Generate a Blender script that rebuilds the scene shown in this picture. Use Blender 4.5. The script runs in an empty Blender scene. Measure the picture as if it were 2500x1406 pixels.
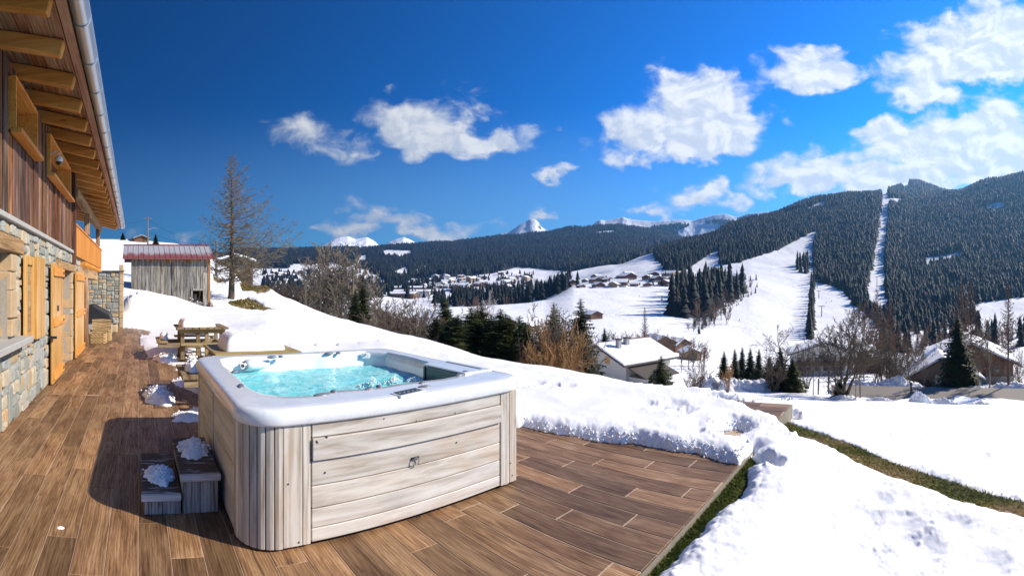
import bpy, math, random
import numpy as np
from mathutils import Vector, Matrix, noise as mnoise

R = random.Random(7)
rng = np.random.default_rng(7)
sc = bpy.context.scene
COL = sc.collection

# ------------------------------------------------------------------ camera
# The photograph is a stitched cylindrical panorama taken at eye height on the terrace.
# Terrace boards run along +Y (azimuth 0); azimuth grows clockwise towards +X.
CAM_Z = 1.65
F = 1165.0            # photograph pixels per radian
X0 = 338.0            # photograph column that looks along the boards
YH = 703.0            # horizon row
cam_d = bpy.data.cameras.new('camera')
cam = bpy.data.objects.new('camera', cam_d)
COL.objects.link(cam)
cam_d.type = 'PANO'
cam_d.panorama_type = 'CENTRAL_CYLINDRICAL'
cam_d.central_cylindrical_range_u_min = -1250.0 / F
cam_d.central_cylindrical_range_u_max = 1250.0 / F
cam_d.central_cylindrical_range_v_min = -703.0 / F
cam_d.central_cylindrical_range_v_max = 703.0 / F
cam_d.central_cylindrical_radius = 1.0
cam_d.clip_start = 0.05
cam_d.clip_end = 30000.0
cam.location = (0, 0, CAM_Z)
cam.rotation_euler = (math.pi / 2, 0, -(1250.0 - X0) / F)
sc.camera = cam

# ------------------------------------------------------------------ sun, sky
SUN_AZ = math.radians(127.0)     # clockwise from +Y
SUN_EL = math.radians(34.0)
sd = bpy.data.lights.new('sun', 'SUN')
sd.energy = 4.9
sd.angle = math.radians(0.53)
sd.color = (1.0, 0.90, 0.76)
so = bpy.data.objects.new('sun', sd)
COL.objects.link(so)
to_sun = Vector((math.sin(SUN_AZ) * math.cos(SUN_EL), math.cos(SUN_AZ) * math.cos(SUN_EL), math.sin(SUN_EL)))
so.rotation_euler = to_sun.to_track_quat('Z', 'Y').to_euler()
so.location = (30, -30, 40)

vs = sc.view_settings
sc.display_settings.display_device = 'sRGB'
vs.view_transform = 'Standard'
vs.look = 'None'
vs.exposure = 0.5
vs.gamma = 1.0
vs.use_curve_mapping = False
cy = sc.cycles
cy.max_bounces = 7
cy.diffuse_bounces = 4
cy.glossy_bounces = 3
cy.transmission_bounces = 6
cy.transparent_max_bounces = 12
cy.volume_bounces = 0
cy.caustics_reflective = False
cy.caustics_refractive = False
cy.sample_clamp_indirect = 6.0
cy.use_denoising = True
try:
    cy.denoiser = 'OPENIMAGEDENOISE'
except Exception:
    pass


class NT:
    """small helper to write node trees"""
    def __init__(self, tree):
        self.t = tree
        self.n = tree.nodes
        self.l = tree.links

    def new(self, kind, **kw):
        nd = self.n.new(kind)
        for k, v in kw.items():
            if k.startswith('i_'):
                nd.inputs[k[2:].replace('_', ' ')].default_value = v
            else:
                setattr(nd, k, v)
        return nd

    def put(self, sock, v):
        if v is None:
            return
        if hasattr(v, 'is_output'):
            self.l.new(v, sock)
        else:
            if sock.type == 'RGBA' and not hasattr(v, '__len__'):
                v = (v, v, v, 1)
            if sock.type == 'RGBA' and len(v) == 3:
                v = (*v, 1)
            if sock.type == 'VECTOR' and not hasattr(v, '__len__'):
                v = (v, v, v)
            sock.default_value = v

    def m(self, op, a, b=None, c=None, clamp=False):
        nd = self.n.new('ShaderNodeMath')
        nd.operation = op
        nd.use_clamp = clamp
        for i, v in enumerate((a, b, c)):
            self.put(nd.inputs[i], v)
        return nd.outputs[0]

    def vm(self, op, a, b=None, scale=None):
        nd = self.n.new('ShaderNodeVectorMath')
        nd.operation = op
        self.put(nd.inputs[0], a)
        if b is not None:
            self.put(nd.inputs[1], b)
        if scale is not None:
            self.put(nd.inputs['Scale'], scale)
        return nd.outputs['Value' if op in ('LENGTH', 'DOT_PRODUCT', 'DISTANCE') else 'Vector']

    def mix(self, fac, a, b, mode='MIX'):
        nd = self.n.new('ShaderNodeMix')
        nd.data_type = 'RGBA'
        nd.blend_type = mode
        nd.clamp_factor = True
        self.put(nd.inputs[0], fac)
        self.put(nd.inputs[6], a)
        self.put(nd.inputs[7], b)
        return nd.outputs[2]

    def smooth(self, v, lo, hi, a=0.0, b=1.0):
        nd = self.n.new('ShaderNodeMapRange')
        nd.interpolation_type = 'SMOOTHSTEP'
        self.put(nd.inputs[0], v)
        for i, q in enumerate((lo, hi, a, b)):
            self.put(nd.inputs[i + 1], q)
        return nd.outputs[0]

    def lin(self, v, lo, hi, a=0.0, b=1.0):
        nd = self.n.new('ShaderNodeMapRange')
        self.put(nd.inputs[0], v)
        for i, q in enumerate((lo, hi, a, b)):
            self.put(nd.inputs[i + 1], q)
        return nd.outputs[0]

    def noise(self, vec, scale, detail=4, rough=0.55, dist=0.0, dim='3D', w=None):
        nd = self.n.new('ShaderNodeTexNoise')
        nd.noise_dimensions = dim
        self.put(nd.inputs['Vector'], vec)
        nd.inputs['Scale'].default_value = scale
        nd.inputs['Detail'].default_value = detail
        nd.inputs['Roughness'].default_value = rough
        nd.inputs['Distortion'].default_value = dist
        if w is not None:
            self.put(nd.inputs['W'], w)
        return nd.outputs[0]

    def ramp(self, fac, stops):
        nd = self.n.new('ShaderNodeValToRGB')
        cr = nd.color_ramp
        while len(cr.elements) < len(stops):
            cr.elements.new(0.5)
        for e, (p, c) in zip(cr.elements, stops):
            e.position = p
            e.color = (*c, 1) if len(c) == 3 else c
        self.put(nd.inputs[0], fac)
        return nd.outputs[0]

    def xyz(self, v):
        nd = self.n.new('ShaderNodeSeparateXYZ')
        self.put(nd.inputs[0], v)
        return nd.outputs

    def comb(self, x, y, z):
        nd = self.n.new('ShaderNodeCombineXYZ')
        for i, v in enumerate((x, y, z)):
            self.put(nd.inputs[i], v)
        return nd.outputs[0]


world = bpy.data.worlds.new('World')
sc.world = world
world.use_nodes = True
wt = NT(world.node_tree)
for nd in list(wt.n):
    wt.n.remove(nd)
sky = wt.new('ShaderNodeTexSky')
sky.sky_type = 'NISHITA'
sky.sun_disc = False
sky.sun_elevation = SUN_EL
sky.sun_rotation = SUN_AZ
sky.altitude = 1200
sky.air_density = 1.0
sky.dust_density = 0.35
sky.ozone_density = 3.0
tc = wt.new('ShaderNodeTexCoord')
D = tc.outputs['Generated']
dx, dy, dz = wt.xyz(D)
az = wt.m('ARCTAN2', dx, dy)                                      # clockwise from +Y
hor = wt.m('SQRT', wt.m('ADD', wt.m('MULTIPLY', dx, dx), wt.m('MULTIPLY', dy, dy)))
tt = wt.m('DIVIDE', dz, wt.m('MAXIMUM', hor, 0.001))              # tangent of the elevation
# deep, polarised mountain blue: clearer air away from the sun
sdot = wt.vm('DOT_PRODUCT', wt.vm('NORMALIZE', D), tuple(to_sun))
deep = wt.smooth(sdot, -0.80, 0.85, 0.10, 1.0)
gam = wt.new('ShaderNodeGamma')
gam.inputs['Gamma'].default_value = 1.55
wt.l.new(wt.vm('MULTIPLY', sky.outputs[0], (0.036, 0.102, 0.132)), gam.inputs['Color'])
base = wt.new('ShaderNodeHueSaturation')
base.inputs['Saturation'].default_value = 1.12
wt.l.new(gam.outputs[0], base.inputs['Color'])
basec = wt.vm('SCALE', wt.vm('SCALE', base.outputs[0], scale=deep), scale=16.0)
# pale haze of the valley air low over the ridges, stronger towards the sun
pale = wt.m('MULTIPLY', wt.smooth(tt, 0.40, 0.03, 0.0, 0.62), wt.smooth(sdot, -0.65, 0.45, 0.25, 1.0))
basec = wt.mix(pale, basec, (2.0, 3.7, 5.4, 1))
# cumulus: (column, row, half width, half height, weight) of each cloud lump as seen from the terrace
CLOUDS = [
    (755, 320, 88, 60, 0.62), (862, 366, 60, 40, 0.5), (905, 388, 40, 18, 0.45),
    (985, 290, 105, 78, 0.72), (1060, 322, 130, 75, 0.80), (1150, 346, 115, 52, 0.85), (1010, 345, 85, 45, 0.5), (1205, 350, 55, 36, 0.75), (1310, 340, 60, 28, 0.26), (1115, 222, 55, 34, 0.14),
    (1720, 225, 115, 62, 0.85), (1620, 205, 85, 46, 0.34), (1660, 288, 190, 55, 0.85), (1740, 318, 110, 62, 0.9), (1570, 355, 150, 40, 0.85), (1690, 370, 150, 30, .7), (1690, 178, 130, 34, 0.30), (1490, 300, 50, 30, 0.36), (1785, 300, 50, 90, 0.55),
    (1975, 165, 125, 60, 1.0), (1950, 205, 85, 44, 0.8), (2040, 165, 60, 60, 0.7), (1890, 285, 70, 36, 0.24),
    (2330, 100, 150, 62, 1.15), (2460, 70, 120, 90, 1.3), (2300, 165, 160, 42, 0.95), (2440, 160, 120, 50, 1.1), (2225, 222, 110, 40, 0.85), (2290, 235, 90, 24, .6),
    (2290, 330, 180, 58, 1.15), (2440, 300, 110, 70, 1.2), (2150, 325, 80, 38, 0.5), (2400, 395, 180, 46, 1.15), (2230, 378, 140, 38, 1.0), (2460, 430, 110, 36, .9),
    (1950, 418, 120, 50, 0.85), (2060, 395, 80, 50, 0.62), (1905, 455, 90, 26, 0.6), (2080, 452, 170, 34, 0.75), (2300, 450, 200, 36, 0.7), (2190, 430, 100, 40, .6),
    (1360, 422, 50, 18, 0.75), (1320, 508, 36, 18, 0.7), (1700, 487, 105, 32, 0.82), (1600, 520, 80, 18, 0.6), (1760, 480, 55, 14, 0.55),
    (890, 545, 90, 30, 0.90), (1050, 558, 115, 32, 0.92), (845, 492, 40, 18, 0.32), (930, 510, 85, 26, 0.22), (1000, 575, 80, 18, 0.65), (420, 572, 120, 26, 0.3), (1200, 545, 60, 20, .2),
    (2700, 120, 260, 110, 1.0), (2720, 360, 240, 110, 1.0), (3000, 250, 260, 120, .95), (3350, 180, 260, 90, 0.9), (3500, 420, 260, 60, 0.9),
    (3950, 300, 260, 80, 0.8), (4400, 420, 240, 50, 0.7), (-900, 420, 240, 60, 0.7), (-1500, 300, 260, 90, 0.8), (-2200, 380, 260, 80, 0.8),
]
cvec = wt.comb(wt.m('MULTIPLY', az, 1.0), wt.m('MULTIPLY', tt, 1.45), 0.0)
warp = wt.new('ShaderNodeTexNoise')
warp.noise_dimensions = '2D'
warp.inputs['Scale'].default_value = 9.0
warp.inputs['Detail'].default_value = 5
wt.l.new(cvec, warp.inputs['Vector'])
wsub = wt.vm('SUBTRACT', warp.outputs['Color'], (0.5, 0.5, 0.5))
wvec = wt.vm('ADD', wt.comb(az, tt, 0.0), wt.vm('SCALE', wsub, scale=0.13))
acc = None
for (px, py, rx, ry, wgt) in CLOUDS:
    a0, t0 = (px - X0) / F, (YH - py) / F
    d = wt.vm('MULTIPLY', wt.vm('SUBTRACT', wvec, (a0, t0, 0.0)), (F / rx * 0.80, F / ry * 0.80, 0.0))
    ln = wt.vm('LENGTH', d)
    v = wt.m('MULTIPLY', wt.m('SUBTRACT', 1.0, ln, clamp=True), wgt)
    acc = v if acc is None else wt.m('ADD', acc, v)
acc = wt.m('MINIMUM', acc, 1.25)
fine = wt.noise(cvec, 13.0, 9, 0.58, 0.3, '2D')
dens = wt.m('ADD', acc, wt.m('MULTIPLY', wt.m('SUBTRACT', fine, 0.52), 1.5))
calpha = wt.m('MULTIPLY', wt.smooth(dens, 0.03, 0.75), wt.smooth(acc, 0.0, 0.12))
# sunlit side: compare the density a little way towards the sun
cvec2 = wt.vm('ADD', cvec, (0.012, 0.02, 0.0))
fine2 = wt.noise(cvec2, 13.0, 5, 0.55, 0.3, '2D')
shade = wt.smooth(wt.m('SUBTRACT', fine2, fine), -0.16, 0.14)
cloud_low = wt.new('ShaderNodeRGB'); cloud_low.outputs[0].default_value = (3.6, 4.3, 5.4, 1)
cloud_hi = wt.new('ShaderNodeRGB'); cloud_hi.outputs[0].default_value = (7.2, 7.3, 7.4, 1)
ccol = wt.mix(wt.m('MULTIPLY', wt.m('SUBTRACT', 1.0, shade), wt.smooth(dens, 0.1, 0.9)), cloud_low.outputs[0], cloud_hi.outputs[0])
ccol = wt.mix(0.35, ccol, cloud_hi.outputs[0])
ccol = wt.vm('SCALE', ccol, scale=wt.smooth(sdot, -0.6, 0.7, 0.62, 1.05))
skycol = wt.mix(wt.m('MULTIPLY', calpha, 0.93), basec, ccol)
bg = wt.new('ShaderNodeBackground')
bg.inputs['Strength'].default_value = 0.1
wt.l.new(skycol, bg.inputs['Color'])
wo = wt.new('ShaderNodeOutputWorld')
wt.l.new(bg.outputs[0], wo.inputs['Surface'])
world.cycles.sampling_method = 'MANUAL'
world.cycles.sample_map_resolution = 1024


# ------------------------------------------------------------------ placing helpers
def at(px, py, r):
    """world point seen at photograph column px, row py, at ground distance r"""
    t = (px - X0) / F
    return Vector((r * math.sin(t), r * math.cos(t), CAM_Z - r * (py - YH) / F))


def gnd(px, py, z=0.0):
    """point of the level z seen at column px, row py"""
    return at(px, py, (CAM_Z - z) * F / (py - YH))


# ------------------------------------------------------------------ object helpers
def link(o, parent=None):
    COL.objects.link(o)
    if parent is not None:
        o.parent = parent
    return o


def tag(o, label=None, cat=None, group=None, kind=None):
    if label:
        o['label'] = label
    if cat:
        o['category'] = cat
    if group:
        o['group'] = group
    if kind:
        o['kind'] = kind
    return o


def empty(name, loc=(0, 0, 0), rz=0.0, label=None, cat=None, group=None, kind=None):
    o = bpy.data.objects.new(name, None)
    o.empty_display_size = 0.2
    o.location = loc
    o.rotation_euler = (0, 0, rz)
    link(o)
    return tag(o, label, cat, group, kind)


def np_mesh(name, v, f, mat=None, parent=None, attrs=None, smooth=False, loc=None):
    """fast mesh from an (n,3) array and an (m,3|4) index array"""
    me = bpy.data.meshes.new(name)
    v = np.asarray(v, dtype=np.float32)
    f = np.asarray(f, dtype=np.int32)
    k = f.shape[1]
    me.vertices.add(len(v))
    me.vertices.foreach_set('co', v.ravel())
    me.loops.add(f.size)
    me.loops.foreach_set('vertex_index', f.ravel())
    me.polygons.add(len(f))
    me.polygons.foreach_set('loop_start', np.arange(0, f.size, k, dtype=np.int32))
    me.update(calc_edges=True)
    if smooth:
        me.polygons.foreach_set('use_smooth', np.ones(len(f), dtype=bool))
    for an, av in (attrs or {}).items():
        a = me.attributes.new(an, 'FLOAT', 'POINT')
        a.data.foreach_set('value', np.asarray(av, dtype=np.float32))
    if mat:
        me.materials.append(mat)
    o = bpy.data.objects.new(name, me)
    if loc is not None:
        o.location = loc
    return link(o, parent)


class MB:
    """collects shapes and links them as one mesh object"""
    def __init__(self):
        self.v = []
        self.f = []

    def add(self, vs_, fs_):
        b = len(self.v)
        self.v += [tuple(p) for p in vs_]
        self.f += [tuple(i + b for i in q) for q in fs_]
        return self

    def box(self, c, s, rz=0.0, M=None, jit=0.0):
        hx, hy, hz = s[0] / 2, s[1] / 2, s[2] / 2
        pts = [Vector((x, y, z)) for z in (-hz, hz) for y in (-hy, hy) for x in (-hx, hx)]
        if jit:
            pts = [p + Vector((R.uniform(-jit, jit), R.uniform(-jit, jit), R.uniform(-jit, jit))) for p in pts]
        if rz:
            q = Matrix.Rotation(rz, 3, 'Z')
            pts = [q @ p for p in pts]
        if M is not None:
            pts = [M @ p for p in pts]
        pts = [p + Vector(c) for p in pts]
        return self.add(pts, [(0, 2, 3, 1), (4, 5, 7, 6), (0, 1, 5, 4), (2, 6, 7, 3), (0, 4, 6, 2), (1, 3, 7, 5)])

    def bx(self, x0, x1, y0, y1, z0, z1):
        return self.box(((x0 + x1) / 2, (y0 + y1) / 2, (z0 + z1) / 2), (abs(x1 - x0), abs(y1 - y0), abs(z1 - z0)))

    def bar(self, a, b, w, h, up=(0, 0, 1)):
        """rectangular bar from a to b"""
        a, b = Vector(a), Vector(b)
        d = (b - a)
        L = d.length
        d.normalize()
        u = Vector(up)
        s = d.cross(u)
        if s.length < 1e-5:
            s = d.cross(Vector((1, 0, 0)))
        s.normalize()
        u = s.cross(d)
        M = Matrix((s, d, u)).transposed()
        return self.box((a + b) / 2, (w, L, h), M=M)

    def tube(self, pts, rad, n=8, cap=True, wob=0.0):
        pts = [Vector(p) for p in pts]
        if not hasattr(rad, '__len__'):
            rad = [rad] * len(pts)
        b = len(self.v)
        prev = None
        for i, p in enumerate(pts):
            d = (pts[min(i + 1, len(pts) - 1)] - pts[max(i - 1, 0)])
            d.normalize()
            if prev is None:
                u = d.orthogonal().normalized()
            else:
                u = prev - d * prev.dot(d)
                if u.length < 1e-6:
                    u = d.orthogonal()
                u.normalize()
            prev = u
            w = d.cross(u)
            for k in range(n):
                t = 2 * math.pi * k / n
                rr = rad[i] * (1 + (R.uniform(-wob, wob) if wob else 0))
                self.v.append(tuple(p + (u * math.cos(t) + w * math.sin(t)) * rr))
        for i in range(len(pts) - 1):
            for k in range(n):
                k2 = (k + 1) % n
                self.f.append((b + i * n + k, b + i * n + k2, b + (i + 1) * n + k2, b + (i + 1) * n + k))
        if cap:
            self.f.append(tuple(b + k for k in reversed(range(n))))
            e = b + (len(pts) - 1) * n
            self.f.append(tuple(e + k for k in range(n)))
        return self

    def prism(self, poly, z0, z1):
        """upright prism over an XY polygon (counter-clockwise)"""
        n = len(poly)
        b = len(self.v)
        self.v += [(p[0], p[1], z0) for p in poly] + [(p[0], p[1], z1) for p in poly]
        self.f.append(tuple(b + i for i in reversed(range(n))))
        self.f.append(tuple(b + n + i for i in range(n)))
        for i in range(n):
            j = (i + 1) % n
            self.f.append((b + i, b + j, b + n + j, b + n + i))
        return self

    def slab(self, poly, off):
        """closed slab: 3-D polygon extruded by the vector off"""
        n = len(poly)
        b = len(self.v)
        off = Vector(off)
        self.v += [tuple(p) for p in poly] + [tuple(Vector(p) + off) for p in poly]
        self.f.append(tuple(b + i for i in range(n)))
        self.f.append(tuple(b + n + i for i in reversed(range(n))))
        for i in range(n):
            j = (i + 1) % n
            self.f.append((b + j, b + i, b + n + i, b + n + j))
        return self

    def build(self, name, mat, parent=None, bevel=0.0, seg=1, smooth=False, rnd=None, loc=None):
        me = bpy.data.meshes.new(name)
        me.from_pydata(self.v, [], self.f)
        me.update()
        if mat:
            me.materials.append(mat)
        if smooth:
            me.polygons.foreach_set('use_smooth', [True] * len(me.polygons))
        if rnd is not None:
            a = me.attributes.new('rnd', 'FLOAT', 'POINT')
            if not hasattr(rnd, '__len__'):
                rnd = [rnd] * len(me.vertices)
            a.data.foreach_set('value', rnd)
        o = bpy.data.objects.new(name, me)
        if loc is not None:
            o.location = loc
        link(o, parent)
        if bevel:
            bv = o.modifiers.new('bevel', 'BEVEL')
            bv.width = bevel
            bv.segments = seg
            bv.limit_method = 'ANGLE'
            bv.angle_limit = math.radians(40)
        return o


def copy_tree(o, parent=None):
    c = o.copy()
    COL.objects.link(c)
    if parent is not None:
        c.parent = parent
    for ch in list(o.children):
        copy_tree(ch, c)
    return c


# ------------------------------------------------------------------ materials
def new_mat(name):
    m = bpy.data.materials.new(name)
    m.use_nodes = True
    t = NT(m.node_tree)
    b = t.n['Principled BSDF']
    b.inputs['Specular IOR Level'].default_value = 0.35
    return m, t, b


def rnd_node(t):
    a = t.new('ShaderNodeAttribute', attribute_name='rnd')
    oi = t.new('ShaderNodeObjectInfo')
    return t.m('FRACT', t.m('ADD', a.outputs['Fac'], t.m('MULTIPLY', oi.outputs['Random'], 0.999)))


def bump(t, b, h, strength=0.3, dist=0.02):
    n = t.new('ShaderNodeBump')
    n.inputs['Strength'].default_value = strength
    n.inputs['Distance'].default_value = dist
    t.l.new(h, n.inputs['Height'])
    t.l.new(n.outputs[0], b.inputs['Normal'])


def plain(name, col, rough=0.6, metal=0.0, var=0.15, scale=6.0, bmp=0.0, spec=0.35):
    m, t, b = new_mat(name)
    g = t.new('ShaderNodeNewGeometry')
    n = t.noise(g.outputs['Position'], scale, 5, 0.6)
    c = t.mix(n, tuple(x * (1 - var) for x in col), tuple(min(1, x * (1 + var)) for x in col))
    t.l.new(c, b.inputs['Base Color'])
    b.inputs['Roughness'].default_value = rough
    b.inputs['Metallic'].default_value = metal
    b.inputs['Specular IOR Level'].default_value = spec
    if bmp:
        bump(t, b, n, bmp, 0.01)
    return m


def wood(name, dark, mid, light, axis='Z', scale=1.0, rough=0.6, tint=0.35, grain=1.0, bmp=0.25, knots=0.0, hue=0.0, space='World', spec=0.3, stain=0.0, warm=0.0):
    """boards with grain along one axis; every board gets its own tone and its own stretch of grain"""
    m, t, b = new_mat(name)
    rn = rnd_node(t)
    if space == 'World':
        pos = t.new('ShaderNodeNewGeometry').outputs['Position']
    else:
        pos = t.new('ShaderNodeTexCoord').outputs['Object']
    long = 0.09
    sx = {'X': (long, 1, 1), 'Y': (1, long, 1), 'Z': (1, 1, long)}[axis]
    off = t.vm('SCALE', t.comb(rn, t.m('MULTIPLY', rn, 7.3), t.m('MULTIPLY', rn, 3.1)), scale=37.0)
    v = t.vm('ADD', t.vm('MULTIPLY', pos, sx), off)
    n1 = t.noise(v, 9.0 * scale, 6, 0.62, 1.2)
    n2 = t.noise(v, 46.0 * scale, 4, 0.6, 0.4)
    n3 = t.noise(t.vm('ADD', t.vm('MULTIPLY', pos, tuple(0.25 + 0.75 * q for q in sx)), off), 2.2 * scale, 3, 0.5)
    w = t.new('ShaderNodeTexWave')
    w.wave_type = 'BANDS'
    w.bands_direction = {'X': 'Y', 'Y': 'X', 'Z': 'X'}[axis]
    w.inputs['Scale'].default_value = 7.0 * scale
    w.inputs['Distortion'].default_value = 9.0
    w.inputs['Detail'].default_value = 3
    w.inputs['Detail Scale'].default_value = 1.3
    t.l.new(v, w.inputs['Vector'])
    g = t.m('ADD', t.m('MULTIPLY', n1, 0.66), t.m('ADD', t.m('MULTIPLY', n2, 0.26), t.m('MULTIPLY', w.outputs['Fac'], 0.10)))
    g = t.m('ADD', t.m('MULTIPLY', t.m('SUBTRACT', g, 0.5), 1.45 * grain), 0.5)
    g = t.m('ADD', g, t.m('MULTIPLY', t.m('SUBTRACT', n3, 0.5), 0.55))
    c = t.ramp(g, [(0.22, dark), (0.5, mid), (0.8, light)])
    tv = t.lin(rn, 0, 1, 1 - tint, 1 + tint * 0.8)
    hs = t.new('ShaderNodeHueSaturation')
    t.l.new(tv, hs.inputs['Value'])
    if hue:
        t.l.new(t.lin(t.m('FRACT', t.m('MULTIPLY', rn, 17.7)), 0, 1, 0.5 - hue, 0.5 + hue), hs.inputs['Hue'])
        t.l.new(t.lin(t.m('FRACT', t.m('MULTIPLY', rn, 29.3)), 0, 1, 0.7, 1.15), hs.inputs['Saturation'])
    t.l.new(c, hs.inputs['Color'])
    c = hs.outputs[0]
    if knots:
        vo = t.new('ShaderNodeTexVoronoi')
        vo.inputs['Scale'].default_value = 3.2
        t.l.new(t.vm('ADD', t.vm('MULTIPLY', pos, tuple(0.35 + 0.65 * q for q in sx)), off), vo.inputs['Vector'])
        kn = t.smooth(vo.outputs['Distance'], 0.10, 0.04)
        c = t.mix(t.m('MULTIPLY', kn, knots), c, tuple(q * 0.45 for q in dark))
    if stain:
        sn = t.noise(pos, 1.7, 5, 0.6, 0.6)
        c = t.mix(t.smooth(sn, 0.52, 0.72, 0.0, stain), c, tuple(q * 0.7 for q in dark))
    if warm:
        sn = t.noise(t.vm('ADD', t.vm('MULTIPLY', pos, tuple(0.3 + 0.7 * q for q in sx)), off), 2.6, 5, 0.6, 0.5)
        c = t.mix(t.smooth(sn, 0.50, 0.75, 0.0, warm), c, (0.56, 0.36, 0.20))
        c = t.mix(t.smooth(sn, 0.44, 0.28, 0.0, warm * .8), c, (0.40, 0.38, 0.36))
    t.l.new(c, b.inputs['Base Color'])
    t.l.new(t.lin(g, 0.2, 0.8, rough + 0.12, rough - 0.08), b.inputs['Roughness'])
    b.inputs['Specular IOR Level'].default_value = spec
    bump(t, b, g, bmp, 0.004)
    return m


def snow_mat(name, tone=(0.90, 0.90, 0.90), dirt=0.0):
    m, t, b = new_mat(name)
    pos = t.new('ShaderNodeNewGeometry').outputs['Position']
    n1 = t.noise(pos, 1.3, 5, 0.55)
    n2 = t.noise(pos, 14.0, 6, 0.65)
    n3 = t.noise(pos, 90.0, 3, 0.6)
    c = t.mix(n1, tuple(q * 0.955 for q in tone), tone)
    if dirt:
        c = t.mix(t.smooth(t.noise(pos, 5.0, 6, 0.7), 0.62, 0.8, 0.0, dirt), c, (0.45, 0.36, 0.26))
    t.l.new(c, b.inputs['Base Color'])
    b.inputs['Roughness'].default_value = 0.7
    b.inputs['Specular IOR Level'].default_value = 0.2
    h = t.m('ADD', t.m('MULTIPLY', n1, 1.6), t.m('ADD', t.m('MULTIPLY', n2, 0.45), t.m('MULTIPLY', n3, 0.13)))
    bump(t, b, h, 0.2, 0.05)
    return m


SNOW = snow_mat('snow')
SNOW_FAR, _t, _b = new_mat('snow_far')
# ------------------------------------------------------------------ terrain
def cols_interp(table):
    """table {px: [(r, row), ...]} -> function z(px array, r array), rows measured in the photograph"""
    keys = sorted(table)
    rr = np.geomspace(2.0, 9000.0, 700)
    lr = np.log(rr)
    Z = []
    for k in keys:
        t = table[k]
        r_ = np.array([q[0] for q in t], float)
        z_ = np.array([CAM_Z - q[0] * (q[1] - YH) / F if q[1] is not None and len(q) == 2 else q[2] for q in t], float)
        y_ = (z_ - CAM_Z) / r_
        y = np.interp(lr, np.log(r_), y_)
        Z.append(y)
    Z = np.array(Z)
    # smooth a little along the radius
    ker = np.array([1, 2, 3, 2, 1], float); ker /= ker.sum()
    Zp = np.pad(Z, ((0, 0), (2, 2)), mode='edge')
    Z = sum(Zp[:, i:i + Z.shape[1]] * ker[i] for i in range(5))
    ks = np.array(keys, float)

    def fn(px, r):
        px = np.clip(np.asarray(px, float), ks[0], ks[-1])
        i = np.clip(np.searchsorted(ks, px, side='right') - 1, 0, len(ks) - 2)
        u = (px - ks[i]) / (ks[i + 1] - ks[i])
        u = u * u * (3 - 2 * u) * 0.5 + u * 0.5
        j = np.clip((np.log(r) - lr[0]) / (lr[1] - lr[0]), 0, len(lr) - 1.001)
        j0 = j.astype(int)
        w = j - j0
        a = Z[i, j0] * (1 - w) + Z[i, j0 + 1] * w
        b = Z[i + 1, j0] * (1 - w) + Z[i + 1, j0 + 1] * w
        return CAM_Z + (a * (1 - u) + b * u) * r
    return fn


def vnoise(x, y, seed=0):
    """value noise on arrays, about -1..1"""
    xi = np.floor(x).astype(np.int64); yi = np.floor(y).astype(np.int64)
    fx = x - xi; fy = y - yi
    fx = fx * fx * (3 - 2 * fx); fy = fy * fy * (3 - 2 * fy)

    def h(a, b):
        n = (a * 374761393 + b * 668265263 + seed * 2147483647) & 0xFFFFFFFF
        n = ((n ^ (n >> 13)) * 1274126177) & 0xFFFFFFFF
        n = n ^ (n >> 16)
        return (n & 0xFFFF) / 32767.5 - 1.0
    return (h(xi, yi) * (1 - fx) * (1 - fy) + h(xi + 1, yi) * fx * (1 - fy) + h(xi, yi + 1) * (1 - fx) * fy + h(xi + 1, yi + 1) * fx * fy)


def fbm(x, y, oct=4, seed=0):
    s = 0; a = 1.0; tot = 0
    for k in range(oct):
        s = s + a * vnoise(x * 2 ** k + 17.3 * k, y * 2 ** k - 9.1 * k, seed + k)
        tot += a; a *= 0.5
    return s / tot


def in_poly(px, py, poly):
    px = np.asarray(px, float); py = np.asarray(py, float)
    ins = np.zeros(px.shape, bool)
    n = len(poly)
    for i in range(n):
        x1, y1 = poly[i]; x2, y2 = poly[(i + 1) % n]
        if y1 == y2:
            continue
        c = ((y1 > py) != (y2 > py)) & (px < (x2 - x1) * (py - y1) / (y2 - y1) + x1)
        ins ^= c
    return ins


def sdist(x, y, poly):
    """signed distance to a polygon, positive inside"""
    d2 = np.full(np.shape(x), 1e18)
    n = len(poly)
    for i in range(n):
        ax, ay = poly[i]; bx_, by_ = poly[(i + 1) % n]
        ex, ey = bx_ - ax, by_ - ay
        L = ex * ex + ey * ey + 1e-12
        t = np.clip(((x - ax) * ex + (y - ay) * ey) / L, 0, 1)
        d2 = np.minimum(d2, (x - ax - t * ex) ** 2 + (y - ay - t * ey) ** 2)
    d = np.sqrt(d2)
    return np.where(in_poly(x, y, poly), d, -d)


def polar(px, r):
    t = (px - X0) / F
    return r * np.sin(t), r * np.cos(t)


def grid_faces(nr, nc):
    i, j = np.meshgrid(np.arange(nr - 1), np.arange(nc - 1), indexing='ij')
    a = (i * nc + j).ravel()
    return np.stack([a, a + 1, a + nc + 1, a + nc], 1)


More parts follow.
